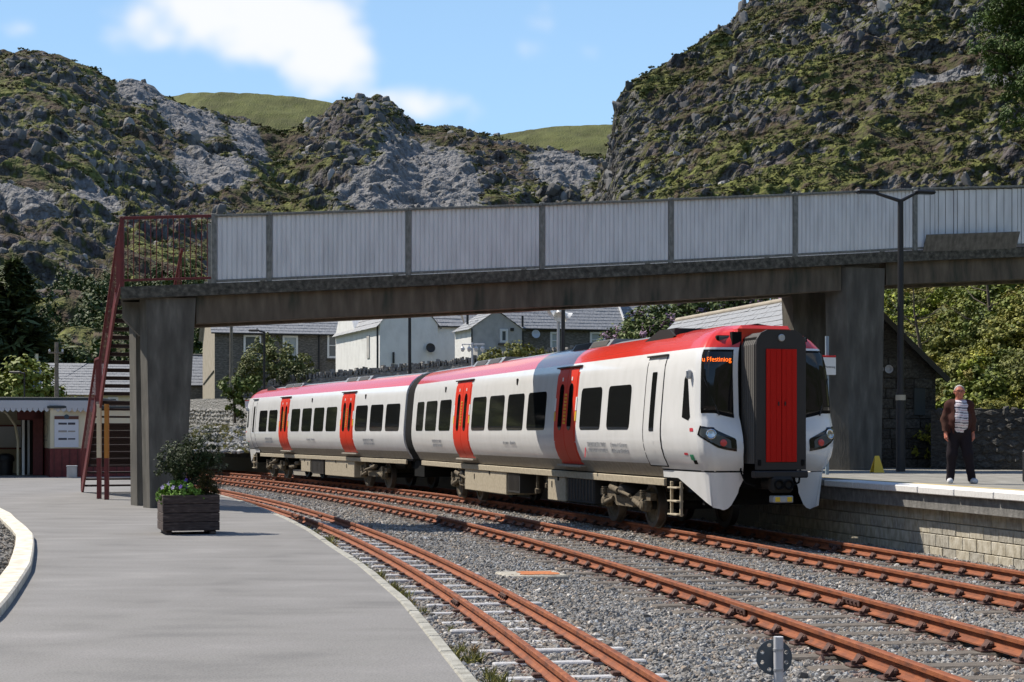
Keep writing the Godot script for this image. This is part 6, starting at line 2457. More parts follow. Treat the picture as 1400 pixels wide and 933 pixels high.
func make_station() -> void:
	# platform building with a canopy, far left
	var t := plot(-26.0, 61.5, 6.0)
	var h := thing("station_building", "cream station building under a flat canopy with a toothed grey valance", "station")
	h.transform = t
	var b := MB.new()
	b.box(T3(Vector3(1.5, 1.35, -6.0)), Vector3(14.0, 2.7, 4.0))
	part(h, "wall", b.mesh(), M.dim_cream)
	b = MB.new()
	b.bev(T3(Vector3(2.6, 2.86, -1.9)), Vector3(16.0, .12, 8.4), .02)
	var roof := part(h, "canopy_roof", b.mesh(), M.canopy_dark)
	b = MB.new()
	b.bev(T3(Vector3(2.6, 2.66, 2.28)), Vector3(16.0, .28, .05), .005)
	part(roof, "valance", b.mesh(), M.canopy_grey)
	for k in 79:
		var tb := MB.new()
		tb.prism(PackedVector2Array([Vector2(-.09, .0), Vector2(.09, .0), Vector2(.09, -.07), Vector2(0, -.15), Vector2(-.09, -.07)]), T3(Vector3(-5.2 + k * .2, 2.522, 2.255)), .05)
		part(roof, "valance_board", tb.mesh(), M.canopy_grey)
	# noticeboard
	var nb := at(9, 598, 64.2)
	var q := t.affine_inverse() * nb
	b = MB.new()
	b.bev(T3(Vector3(q.x - .1, q.y, -3.96)), Vector3(1.4, .98, .06), .01)
	var board := part(h, "noticeboard", b.mesh(), M.maroon)
	b = MB.new()
	b.box(T3(Vector3(q.x - .1, q.y, -3.925)), Vector3(1.25, .84, .02))
	part(board, "notice", b.mesh(), M.paper)
	# curved canopy bracket on its column
	b = MB.new()
	var pb := t.affine_inverse() * at(24, 642, 62.5)
	b.pipe([Vector3(pb.x, 0, pb.z), Vector3(pb.x, 1.3, pb.z), Vector3(pb.x - .1, 1.9, pb.z), Vector3(pb.x - .4, 2.35, pb.z), Vector3(pb.x - .9, 2.62, pb.z), Vector3(pb.x - 1.4, 2.76, pb.z)], [.05, .05, .05, .05, .05, .05], 8)
	part(h, "canopy_bracket", b.mesh(), M.cream)

	# maroon and cream kiosk
	t = plot(-16.88, 60.1, 20.0)
	h = thing("kiosk", "maroon and cream timber kiosk with posters beside the stairs", "kiosk", t)
	b = MB.new()
	b.box(T3(Vector3(2.2, .52, -3.2)), Vector3(4.4, 1.04, 6.4))
	part(h, "lower_wall", b.mesh(), M.maroon)
	b = MB.new()
	b.box(T3(Vector3(2.2, 1.78, -3.2)), Vector3(4.38, 1.47, 6.38))
	part(h, "upper_wall", b.mesh(), M.cream)
	b = MB.new()
	b.bev(T3(Vector3(2.2, 2.56, -3.2)), Vector3(4.6, .1, 6.6), .02)
	part(h, "roof", b.mesh(), M.canopy_dark)
	for k in 16:
		b = MB.new()
		b.box(T3(Vector3(.14 + k * .28, .52, .012)), Vector3(.012, 1.0, .02))
		part(h, "board_joint", b.mesh(), M.stair_dark)
	# poster of trains on the front
	b = MB.new()
	b.bev(T3(Vector3(.58, 1.66, .03)), Vector3(.86, 1.16, .03), .005)
	var po := part(h, "poster", b.mesh(), M.paper)
	b = MB.new()
	b.box(T3(Vector3(.58, 2.17, .05)), Vector3(.86, .12, .015))
	part(po, "poster_heading", b.mesh(), M.board_brown)
	b = MB.new()
	b.lathe(Transform3D(Basis(Vector3.RIGHT, PI / 2), Vector3(.58, 2.2, .055)), [Vector2(0, .01), Vector2(.09, .01), Vector2(.09, 0)], 16)
	part(po, "poster_roundel", b.mesh(), M.dark_blue)
	for k in 3:
		b = MB.new()
		var y := 1.95 - k * .28
		b.bev(T3(Vector3(.44, y, .05)), Vector3(.30, .07, .012), .004)
		b.bev(T3(Vector3(.76, y, .05)), Vector3(.26, .08 if k == 0 else .05, .012), .004)
		part(po, "train_print", b.mesh(), M.ink if k != 1 else M.ink_soft)
	# lettering on the lit side
	var side := Basis(Vector3(0, 0, 1), Vector3.UP, Vector3(-1, 0, 0))
	for k in 22:
		# faint print on the lit side: a round device between two lines of small type
		b = MB.new()
		if k < 14:
			var an := TAU * k / 14.0
			b.box(Transform3D(side * Basis(Vector3.BACK, an + PI / 2), Vector3(-.006, 1.72 + sin(an) * .26, -2.2 + cos(an) * 1.1)), Vector3(.10, .05, .008))
		else:
			b.box(Transform3D(side, Vector3(-.006, 2.1 if k < 18 else 1.34, -2.9 + (k % 4) * .45)), Vector3(.34, .035, .008))
		part(h, "board_print", b.mesh(), M.ink_soft)
	# doorway to the left of it
	var dw := thing("ticket_doorway", "maroon doorway with a grey inner post left of the kiosk", "doorway", plot(at(27, 0, 62.5).x, 62.5, 14.0))
	b = MB.new()
	b.bev(T3(Vector3(.12, 1.2, 0)), Vector3(.10, 2.4, .1), .01)
	part(dw, "frame_post", b.mesh(), M.white_paint)
	b = MB.new()
	b.bev(T3(Vector3(.30, 1.05, -.3)), Vector3(.09, 2.1, .09), .01)
	part(dw, "inner_post", b.mesh(), M.galvanised)
	b = MB.new()
	b.bev(T3(Vector3(.66, 1.22, -.15)), Vector3(.38, 2.44, .5), .02)
	part(dw, "door_jamb", b.mesh(), M.maroon)
	b = MB.new()
	b.bev(T3(Vector3(.38, 2.28, -.15)), Vector3(.96, .36, .5), .02)
	part(dw, "lintel", b.mesh(), M.maroon)
	b = MB.new()
	b.box(T3(Vector3(.38, 1.1, -1.1)), Vector3(.8, 2.2, .05))
	part(dw, "inner_wall", b.mesh(), M.under_dark)
	# litter bin and crate
	var bin := thing("litter_bin", "black domed litter bin under the noticeboard", "bin", T3(Vector3(at(7, 0, 63.2).x, 0, -63.2)))
	b = MB.new()
	b.lathe(T3(Vector3.ZERO), [Vector2(0, 0), Vector2(.26, 0), Vector2(.28, .5), Vector2(.27, .52)], 18)
	part(bin, "body", b.mesh(), M.black_metal)
	b = MB.new()
	b.lathe(T3(Vector3(0, .52, 0)), [Vector2(.33, 0), Vector2(.34, .1), Vector2(.30, .22), Vector2(.16, .30), Vector2(0, .31)], 18)
	part(bin, "lid", b.mesh(), M.black_metal)
	var cr := thing("grey_crate", "small grey crate at the foot of the kiosk", "crate", T3(Vector3(at(98, 0, 59.0).x, 0, -59.0), .2))
	b = MB.new()
	b.bev(T3(Vector3(0, .2, 0)), Vector3(.34, .40, .34), .01)
	part(cr, "box", b.mesh(), M.grey_render)
	b = MB.new()
	b.bev(T3(Vector3(0, .42, 0)), Vector3(.38, .04, .38), .01)
	part(cr, "lid", b.mesh(), M.galvanised)

# ---------------------------------------------------------------- people
func cap_d(p: Vector3, a: Vector3, b: Vector3, ra: float, rb: float) -> float:
	var ab := b - a
	var t := clampf((p - a).dot(ab) / ab.length_squared(), 0.0, 1.0)
	return p.distance_to(a + ab * t) - lerpf(ra, rb, t)

func smin(a: float, b: float, k: float) -> float:
	var h := maxf(k - absf(a - b), 0.0) / k
	return minf(a, b) - h * h * k * .25

# bones [a, b, radius a, radius b] joined smoothly
func field(bones: Array, p: Vector3, k := .05) -> float:
	var d := 9.0
	for q in bones:
		d = smin(d, cap_d(p, q[0], q[1], q[2], q[3]), k)
	return d

# surface nets of a distance field inside a box
func nets(b: MB, f: Callable, lo: Vector3, hi: Vector3, cell: float, color: Callable) -> void:
	var n := Vector3i(((hi - lo) / cell).ceil()) + Vector3i.ONE
	var val := PackedFloat32Array()
	val.resize(n.x * n.y * n.z)
	for z in n.z:
		for y in n.y:
			for x in n.x:
				val[(z * n.y + y) * n.x + x] = f.call(lo + Vector3(x, y, z) * cell)
	var id := {}
	var sx := 1
	var sy := n.x
	var sz := n.x * n.y
	for z in n.z - 1:
		for y in n.y - 1:
			for x in n.x - 1:
				var o := (z * n.y + y) * n.x + x
				var cnt := 0
				for c in 8:
					if val[o + (c & 1) * sx + ((c >> 1) & 1) * sy + ((c >> 2) & 1) * sz] < 0.0:
						cnt += 1
				if cnt == 0 or cnt == 8:
					continue
				var sum := Vector3.ZERO
				var m := 0
				for c in 8:
					for ax in 3:
						if c & (1 << ax):
							continue
						var c2 := c | (1 << ax)
						var va := val[o + (c & 1) * sx + ((c >> 1) & 1) * sy + ((c >> 2) & 1) * sz]
						var vb := val[o + (c2 & 1) * sx + ((c2 >> 1) & 1) * sy + ((c2 >> 2) & 1) * sz]
						if (va < 0.0) != (vb < 0.0):
							var pa := Vector3(c & 1, (c >> 1) & 1, (c >> 2) & 1)
							var pb := Vector3(c2 & 1, (c2 >> 1) & 1, (c2 >> 2) & 1)
							sum += pa.lerp(pb, va / (va - vb))
							m += 1
				var p := lo + (Vector3(x, y, z) + sum / m) * cell
				var e := cell * .5
				var f0: float = f.call(p)
				var g := Vector3(f.call(p + Vector3(e, 0, 0)) - f0, f.call(p + Vector3(0, e, 0)) - f0, f.call(p + Vector3(0, 0, e)) - f0)
				b.col = color.call(p)
				id[o] = b.vert(p, g.normalized())
	for z in range(1, n.z - 1):
		for y in range(1, n.y - 1):
			for x in range(1, n.x - 1):
				var o := (z * n.y + y) * n.x + x
				for ax in 3:
					var st: int = [sx, sy, sz][ax]
					if (val[o] < 0.0) == (val[o + st] < 0.0):
						continue
					var u: int = [sy, sz, sx][ax]
					var w: int = [sz, sx, sy][ax]
					if id.has(o) and id.has(o - u) and id.has(o - u - w) and id.has(o - w):
						b.tri_i(id[o], id[o - u], id[o - u - w])
						b.tri_i(id[o], id[o - u - w], id[o - w])

func make_man() -> void:
	var off := 3.2
	var man := thing("person", "man in an open brown jacket, striped shirt and black trousers walking on the far platform", "person", Transform3D(Basis(Vector3.UP, -.12), Vector3(7.60, platform_y(off) + .002, -27.95)))
	var neck := Vector3(0, 1.41, .005)
	var legs := [
		[Vector3(0, .93, 0), Vector3(-.02, .98, 0), .15, .15],
		[Vector3(-.085, .90, 0), Vector3(-.125, .49, .035), .098, .072], [Vector3(-.125, .49, .035), Vector3(-.15, .07, .0), .068, .05],
		[Vector3(.085, .90, 0), Vector3(.135, .49, .05), .098, .072], [Vector3(.135, .49, .05), Vector3(.205, .07, .03), .068, .05]]
	var torso := [[Vector3(0, .93, 0), Vector3(0, 1.08, .03), .145, .158], [Vector3(0, 1.08, .03), Vector3(0, 1.26, .005), .158, .15], [Vector3(-.09, 1.30, 0), Vector3(.09, 1.30, 0), .095, .095], [Vector3(-.145, 1.335, 0), Vector3(.145, 1.335, 0), .055, .055]]
	var arm_l := [[Vector3(-.165, 1.33, 0), Vector3(-.235, 1.09, -.01), .052, .043], [Vector3(-.235, 1.09, -.01), Vector3(-.235, .865, .09), .044, .032]]
	var arm_r := [[Vector3(.165, 1.33, 0), Vector3(.215, 1.09, -.05), .052, .043], [Vector3(.215, 1.09, -.05), Vector3(.225, .86, -.01), .042, .032]]
	var body_bones := legs + torso + arm_l + arm_r + [[neck, Vector3(0, 1.30, -.01), .055, .075], [neck, Vector3(0, 1.50, .02), .055, .06], [Vector3(-.15, .06, 0), Vector3(-.165, .035, .13), .04, .032], [Vector3(.205, .06, .03), Vector3(.235, .035, .16), .04, .032]]
	var skin := func(_p): return Color(.46, .17, .115)
	var b := MB.new()
	b.colored = true
	nets(b, func(p): return field(body_bones, p, .04), Vector3(-.36, -.01, -.2), Vector3(.36, 1.52, .24), .02, skin)
	# head on its own finer grid: skull, jaw, brow, nose, ears
	var head := func(p: Vector3):
		var q := p - Vector3(0, 1.565, .02)
		var d := (q * Vector3(1.0, .86, .88)).length() - .082
		d = smin(d, cap_d(q, Vector3(0, -.06, .03), Vector3(0, -.085, .045), .052, .04), .04)
		d = smin(d, cap_d(q, Vector3(0, .0, .085), Vector3(0, -.032, .103), .01, .016), .015)
		d = smin(d, cap_d(q, Vector3(-.035, .02, .082), Vector3(.035, .02, .082), .012, .012), .02)
		for s in [-1.0, 1.0]:
			d = maxf(d, -(q.distance_to(Vector3(s * .033, 0.0, .098)) - .017))
			d = smin(d, cap_d(q, Vector3(s * .084, .01, -.005), Vector3(s * .088, -.035, .0), .014, .01), .01)
		d = maxf(d, -(cap_d(q, Vector3(-.022, -.062, .098), Vector3(.022, -.062, .098), .006, .006)))
		return smin(d, cap_d(p, neck, Vector3(0, 1.52, .01), .055, .055), .03)
	nets(b, head, Vector3(-.12, 1.40, -.10), Vector3(.12, 1.70, .16), .0085, skin)
	# hands: palm, four fingers of different lengths and a thumb, loosely curled
	for s in [-1.0, 1.0]:
		var w := Vector3(-.235, .865, .09) if s < 0.0 else Vector3(.225, .86, -.01)
		var dn := Vector3(.0, -.085, .03)
		var bones := [[w, w + dn, .03, .034]]
		for k in 4:
			var o := w + dn + Vector3(-s * .0, -.005, -.03 + k * .02)
			var l: float = [.028, .036, .038, .034][k]
			bones.append([o, o + Vector3(-s * .008, -l, .006), .0095, .009])
			bones.append([o + Vector3(-s * .008, -l, .006), o + Vector3(-s * .03, -l - .022, .004), .009, .0075])
		bones.append([w + dn * .4 + Vector3(0, 0, .025), w + dn * .8 + Vector3(-s * .012, -.01, .052), .011, .01])
		bones.append([w + dn * .8 + Vector3(-s * .012, -.01, .052), w + dn * 1.1 + Vector3(-s * .02, -.012, .054), .01, .0085])
		nets(b, func(p): return field(bones, p, .008), w + Vector3(-.07, -.19, -.08), w + Vector3(.07, .04, .12), .006, skin)
	part(man, "body", b.mesh(), M.skin)
	# trousers
	var tl := []
	for q in legs:
		tl.append([q[0], q[1], q[2] + .012, q[3] + .018])
	b = MB.new()
	b.colored = true
	var trousers := func(p: Vector3):
		return maxf(maxf(field(tl, p, .05), p.y - .96), .035 - p.y) + sin(p.y * 38.0 + p.x * 22.0) * .0025
	nets(b, trousers, Vector3(-.3, .01, -.22), Vector3(.36, .99, .26), .018, func(_p): return Color(.016, .015, .018))
	part(man, "trousers", b.mesh(), M.cloth)
	# striped shirt
	var sh := []
	for q in torso:
		sh.append([q[0], q[1], q[2] + .018, q[3] + .018])
	b = MB.new()
	b.colored = true
	var stripes := func(p: Vector3):
		var k := fposmod(p.y * 1.0 + p.x * .06 + sin(p.x * 30.0) * .004, .085)
		if k < .018:
			return Color(.05, .045, .09)
		if k > .046 and k < .056:
			return Color(.42, .22, .26)
		return Color(.66, .62, .64)
	nets(b, func(p): return maxf(maxf(field(sh, p, .05), p.y - 1.42), .86 - p.y), Vector3(-.28, .84, -.22), Vector3(.28, 1.45, .26), .0115, stripes)
	part(man, "shirt", b.mesh(), M.cloth)
	# jacket, open in front
	var jk := []
	for q in torso + arm_l + arm_r:
		jk.append([q[0], q[1], q[2] + .026, q[3] + .024])
	jk[0][2] += .01
	var jacket := func(p: Vector3):
		var d := field(jk, p, .05)
		d = maxf(d, maxf(.80 - p.y, p.y - 1.43))
		if p.x > -.2 and p.x < .2:
			var open := maxf(absf(p.x - .015) - (.095 + (1.4 - p.y) * .03), -.02 - p.z)
			d = maxf(d, -open)
		# forearms end at the cuffs
		return d + sin(p.y * 46.0 + p.z * 30.0) * .003
	var jcol := func(p: Vector3):
		return Color(.055, .022, .018) if absf(p.x) < .2 or p.y > 1.2 else Color(.065, .028, .022)
	b = MB.new()
	b.colored = true
	var cuffs := func(p: Vector3): return maxf(jacket.call(p), .885 - p.y if absf(p.x) > .2 else -1.0)
	nets(b, cuffs, Vector3(-.38, .77, -.24), Vector3(.38, 1.46, .26), .0165, jcol)
	part(man, "jacket", b.mesh(), M.cloth)
	# shoes
	for q in [[Vector3(-.15, .05, -.04), Vector3(-.168, .04, .15)], [Vector3(.205, .05, -.01), Vector3(.24, .04, .18)]]:
		b = MB.new()
		b.colored = true
		var fo: Vector3 = q[0]
		var to: Vector3 = q[1]
		nets(b, func(p): return maxf(cap_d(p, fo, to, .055, .048), .001 - p.y), fo.min(to) - Vector3(.08, .06, .08), fo.max(to) + Vector3(.08, .08, .08), .012, func(p): return Color(.55, .56, .58) if p.y < .075 else Color(.42, .43, .46))
		part(man, "shoe", b.mesh(), M.cloth)
	# short grey hair round the back and sides
	b = MB.new()
	b.colored = true
	var hair := func(p: Vector3):
		var q := p - Vector3(0, 1.57, .012)
		var d := (q * Vector3(1.0, .86, .88)).length() - .089
		return maxf(d, maxf(q.z - .025 - q.y * .4, -.045 - q.y))
	nets(b, hair, Vector3(-.12, 1.48, -.13), Vector3(.12, 1.70, .12), .0095, func(_p): return Color(.40, .385, .37))
	part(man, "hair", b.mesh(), M.cloth)
	b = MB.new()
	for s in [-1.0, 1.0]:
		var ring := []
		var rad := []
		for k in 11:
			var a := TAU * k / 10.0
			ring.append(Vector3(s * .034 + cos(a) * .024, 1.565 + sin(a) * .018, .122))
			rad.append(.0025)
		b.pipe(ring, rad, 5, false)
		b.pipe([Vector3(s * .058, 1.567, .12), Vector3(s * .09, 1.567, .02)], [.0025, .0025], 5)
	part(man, "glasses", b.mesh(), M.black_metal)

# ---------------------------------------------------------------- street furniture
func lamp_post(label: String, pos: Vector3, height: float, base_r: float, arms: Array, band := -1.0) -> void:
	var o := thing("lamp_post", label, "lamp post", T3(pos), "black platform lamp posts")
	var b := MB.new()
	b.pipe([Vector3.ZERO, Vector3(0, height * .28, 0)], [base_r, base_r], 14)
	b.pipe([Vector3(0, height * .28, 0), Vector3(0, height * .30, 0), Vector3(0, height, 0)], [base_r, base_r * .72, base_r * .6], 14)
	part(o, "pole", b.mesh(), M.black_metal)
	if band > 0.0:
		b = MB.new()
		b.pipe([Vector3(0, band, 0), Vector3(0, band + .12, 0)], [base_r + .008, base_r + .008], 14)
		part(o, "number_band", b.mesh(), M.dim_cream)
	for a in arms:
		b = MB.new()
		var e: Vector3 = a
		var p := Vector3(0, height - .03, 0)
		b.pipe([p, p + e * .5, p + e], [.045, .04, .035], 8)
		var arm := part(o, "arm", b.mesh(), M.black_metal)
		b = MB.new()
		var dir := Vector3(e.x, 0, e.z).normalized()
		b.bev(frame_of(p + e + dir * .22 + Vector3(0, .03, 0), dir), Vector3(.52, .09, .2), .035)
		part(arm, "lantern", b.mesh(), M.black_metal)
		b = MB.new()
		b.bev(frame_of(p + e + dir * .22 + Vector3(0, -.018, 0), dir), Vector3(.34, .02, .14), .006)
		part(arm, "lamp_lens", b.mesh(), M.lamp_glass)
		b = MB.new()
		b.lathe(T3(p + e + dir * .08 + Vector3(0, .07, 0)), [Vector2(.03, 0), Vector2(.03, .05), Vector2(0, .06)], 10)
		part(arm, "photocell", b.mesh(), M.black_metal)

func horn(b: MB, p: Vector3, dir: Vector3, k := 1.0) -> void:
	b.lathe(Transform3D(Basis(Quaternion(Vector3.UP, dir.normalized())), p), [Vector2(0, -.30 * k), Vector2(.07 * k, -.30 * k), Vector2(.075 * k, -.12 * k), Vector2(.09 * k, 0), Vector2(.14 * k, .12 * k), Vector2(.23 * k, .24 * k), Vector2(.24 * k, .25 * k), Vector2(.21 * k, .23 * k), Vector2(.1 * k, .06 * k), Vector2(0, .02 * k)], 18)

func make_furniture() -> void:
	var k := TRAIN_TRACK
	lamp_post("tall black lamp post with two short arms in front of the footbridge", at(1231.6, 645, 37.4), 6.18, .105, [Vector3(-.58, .16, .12), Vector3(.38, .2, -.12)], 1.62)
	for q in [["black lamp post behind the train against the white house", 560.0, 68.0, [Vector3(.5, .12, 0)]], ["black lamp post behind the train beside the floodlight pole", 770.0, 54.0, [Vector3(.5, .12, 0)]]]:
		var p := at(q[1], 0, q[2])
		p.y = .7
		lamp_post(q[0], p, 6.6, .10, q[3])
	lamp_post("black lamp post in front of the bushy tree", at(361, 540, 76.0) * Vector3(1, 0, 1) + Vector3(0, .7, 0), 5.6, .085, [Vector3(-.25, .05, 0)])
	lamp_post("slim dark lamp post above the station canopy", Vector3(at(33, 0, 72.0).x, 0, -72.0), 4.25, .05, [Vector3(-.18, .02, 0)])
	# floodlight cluster on a galvanised pole
	var fp := at(763.5, 0, 56.0)
	fp.y = .7
	var o := thing("floodlight_pole", "grey pole carrying a cluster of white bell-shaped floodlights", "floodlight", T3(fp))
	var b := MB.new()
	b.pipe([Vector3.ZERO, Vector3(0, 5.7, 0)], [.06, .05], 10)
	part(o, "pole", b.mesh(), M.galvanised)
	var top := EYE + (HORIZON - 429.0) / FOCAL * 56.0 - .7
	for q in [[Vector3(-.12, .1, .02), Vector3(-.8, -.55, .25)], [Vector3(.0, -.0, .14), Vector3(.12, -.6, .8)], [Vector3(.2, 0, .0), Vector3(.75, -.6, -.15)]]:
		b = MB.new()
		horn(b, Vector3(0, top, 0) + q[0], q[1], .82)
		part(o, "floodlight", b.mesh(), M.white_paint)
	# camera pole
	var cp := at(645.5, 0, 66.0)
	cp.y = .7
	o = thing("camera_pole", "slim white pole with a crossbar of dome cameras", "camera pole", T3(cp))
	b = MB.new()
	var ch := EYE + (HORIZON - 471.0) / FOCAL * 66.0 - .7
	b.pipe([Vector3.ZERO, Vector3(0, ch + .08, 0)], [.05, .04], 10)
	b.pipe([Vector3(-.42, ch, .02), Vector3(.5, ch, .02)], [.022, .022], 8)
	part(o, "pole", b.mesh(), M.pole_white)
	for x in [-.38, -.12, .16, .42]:
		b = MB.new()
		b.pipe([Vector3(x, ch, .02), Vector3(x, ch - .09, .02)], [.02, .02], 6)
		b.lathe(T3(Vector3(x, ch - .24, .02)), [Vector2(0, -.07), Vector2(.05, -.05), Vector2(.07, 0), Vector2(.085, .02), Vector2(.085, .09), Vector2(.03, .15), Vector2(0, .15)], 14)
		part(o, "dome_camera", b.mesh(), M.pole_white)
	# name boards
	for q in [[at(1131.0, 501, 34.0), .47, .36, "white station name board with a red top edge beside the bridge column", -.07, .25, .62], [at(349, 553, 73.0), .50, .28, "small white name board beyond the far end of the train", -.2, .1, .3]]:
		var p: Vector3 = q[0]
		o = thing("station_sign", q[3], "sign", Transform3D(Basis(Vector3.UP, q[5]), Vector3(p.x, .7, p.z)))
		var hh: float = p.y - .7
		b = MB.new()
		b.pipe([Vector3.ZERO, Vector3(0, hh + q[6], 0)], [.04, .04], 10)
		part(o, "post", b.mesh(), M.blue_post)
		b = MB.new()
		b.bev(T3(Vector3(q[4], hh, .06)), Vector3(q[1], q[2], .03), .005)
		var bd := part(o, "board", b.mesh(), M.white_paint)
		b = MB.new()
		b.bev(T3(Vector3(q[4], hh + q[2] * .5 + .022, .06)), Vector3(q[1], .04, .032), .005)
		part(bd, "top_strip", b.mesh(), M.sign_red)
		if p.z > -50.0:
			lettering(bd, "Blaenau Ffestiniog", .052, M.ink, Transform3D(Basis(), Vector3(q[4], hh - .02, .077)))
	# caution board on the platform
	o = thing("caution_sign", "yellow folding caution board at the foot of the bridge column", "sign", Transform3D(Basis(Vector3.UP, .3), Vector3(at(1199, 0, 36.3).x, .71, -36.3)))
	for s in [-1.0, 1.0]:
		b = MB.new()
		b.prism(PackedVector2Array([Vector2(-.13, 0), Vector2(.13, 0), Vector2(.05, .40), Vector2(-.05, .40)]), Transform3D(Basis(Vector3.RIGHT, -s * .25), Vector3(0, 0, s * .1)), .015)
		part(o, "panel", b.mesh(), M.yellow_paint)
	# suitcase at the edge of the view
	o = thing("suitcase", "dark upright suitcase with a pale tag standing near the platform edge", "suitcase", Transform3D(Basis(Vector3.UP, .35), Vector3(8.34, platform_y(3.0), -26.2)))
	b = MB.new()
	b.bev(T3(Vector3(0, .33, 0)), Vector3(.38, .52, .22), .03)
	part(o, "case", b.mesh(), M.black_metal)
	b = MB.new()
	b.pipe([Vector3(-.1, .58, 0), Vector3(-.1, .64, 0), Vector3(.1, .64, 0), Vector3(.1, .58, 0)], [.012, .012, .012, .012], 6)
	part(o, "handle", b.mesh(), M.black_metal)
	for x in [-.14, .14]:
		b = MB.new()
		b.lathe(Transform3D(Basis(Vector3.BACK, PI / 2), Vector3(x, .04, .0)), [Vector2(0, -.02), Vector2(.04, -.02), Vector2(.04, .02), Vector2(0, .02)], 12)
		part(o, "wheel", b.mesh(), M.rubber)
	b = MB.new()
	b.bev(T3(Vector3(-.15, .52, .12)), Vector3(.06, .04, .01), .003)
	part(o, "tag", b.mesh(), M.white_paint)
	# telegraph poles
	for q in [["tan wooden pole against the stone house", at(316, 0, 93.0), 3.2, 9.0, .11], ["dark wooden pole with a lamp rising above the station canopy", at(77, 0, 76.0), 0.0, EYE + (HORIZON - 468.0) / FOCAL * 76.0, .12]]:
		var p: Vector3 = q[1]
		p.y = q[2]
		o = thing("wooden_pole", q[0], "pole", T3(p))
		b = MB.new()
		b.pipe([Vector3.ZERO, Vector3(0, q[3] - q[2], 0)], [q[4], q[4] * .7], 10)
		part(o, "pole", b.mesh(), M.pole_wood)
		b = MB.new()
		bar(b, Vector3(-.35, q[3] - q[2] - .5, .1), Vector3(.35, q[3] - q[2] - .5, .1), .07, .07)
		part(o, "crossarm", b.mesh(), M.pole_wood)
		for x in [-.3, .3]:
			b = MB.new()
			b.lathe(T3(Vector3(x, q[3] - q[2] - .46, .1)), [Vector2(.04, 0), Vector2(.05, .06), Vector2(.03, .12), Vector2(0, .13)], 10)
			part(o, "insulator", b.mesh(), M.pole_white)
	# perforated disc on a short post between the tracks
	var dp := Vector3((1064.5 - 700.0) / FOCAL * 11.5, -.42, -11.5)
	o = thing("disc_marker", "dark blue-grey perforated disc behind a short white post in the ballast", "marker", T3(dp))
	b = MB.new()
	var ph := EYE + (HORIZON - 871.0) / FOCAL * 11.5 + .42
	b.pipe([Vector3.ZERO, Vector3(0, ph, 0)], [.034, .034], 20)
	part(o, "post", b.mesh(), M.pole_white)
	b = MB.new()
	for y in [ph - .09, ph - .23]:
		b.pipe([Vector3(0, y - .008, 0), Vector3(0, y + .008, 0)], [.038, .038], 20)
	part(o, "clamp_band", b.mesh(), M.galvanised)
	var disc := CSGCombiner3D.new()
	disc.name = "disc"
	var cyl := CSGCylinder3D.new()
	cyl.radius = .126
	cyl.height = .008
	cyl.sides = 40
	cyl.material = M.concrete_disc
	disc.add_child(cyl)
	for q in 8:
		var hole := CSGCylinder3D.new()
		hole.operation = CSGShape3D.OPERATION_SUBTRACTION
		hole.radius = .0145
		hole.height = .05
		hole.sides = 16
		hole.material = M.concrete_disc
		hole.position = Vector3(cos(TAU * (q + .5) / 8.0) * .092, 0, sin(TAU * (q + .5) / 8.0) * .092)
		disc.add_child(hole)
	disc.transform = Transform3D(Basis(Vector3.RIGHT, PI / 2), Vector3(-.022, ph - .15, -.05))
	o.add_child(disc)
	# concrete slab with a rusty plate
	var sp := Vector3((727.0 - 700.0) / FOCAL * 22.6, -.385, -22.6)
	o = thing("concrete_slab", "flat concrete slab with an orange rusty plate lying in the ballast", "slab", Transform3D(Basis(Vector3.UP, .24), sp))
	b = MB.new()
	b.bev(T3(Vector3(0, .0, 0)), Vector3(.86, .12, .80), .02)
	part(o, "slab", b.mesh(), M.block_b)
	b = MB.new()
	b.prism(PackedVector2Array([Vector2(-.22, -.20), Vector2(-.10, -.27), Vector2(.08, -.24), Vector2(.20, -.31), Vector2(.33, -.26), Vector2(.36, -.05), Vector2(.30, .10), Vector2(.34, .22), Vector2(.10, .24), Vector2(-.05, .29), Vector2(-.17, .22), Vector2(-.14, .04)]), Transform3D(Basis(Vector3.RIGHT, -PI / 2), Vector3(0.0, .062, 0)), .006)
	part(o, "rusty_plate", b.mesh(), M.rust_bright)

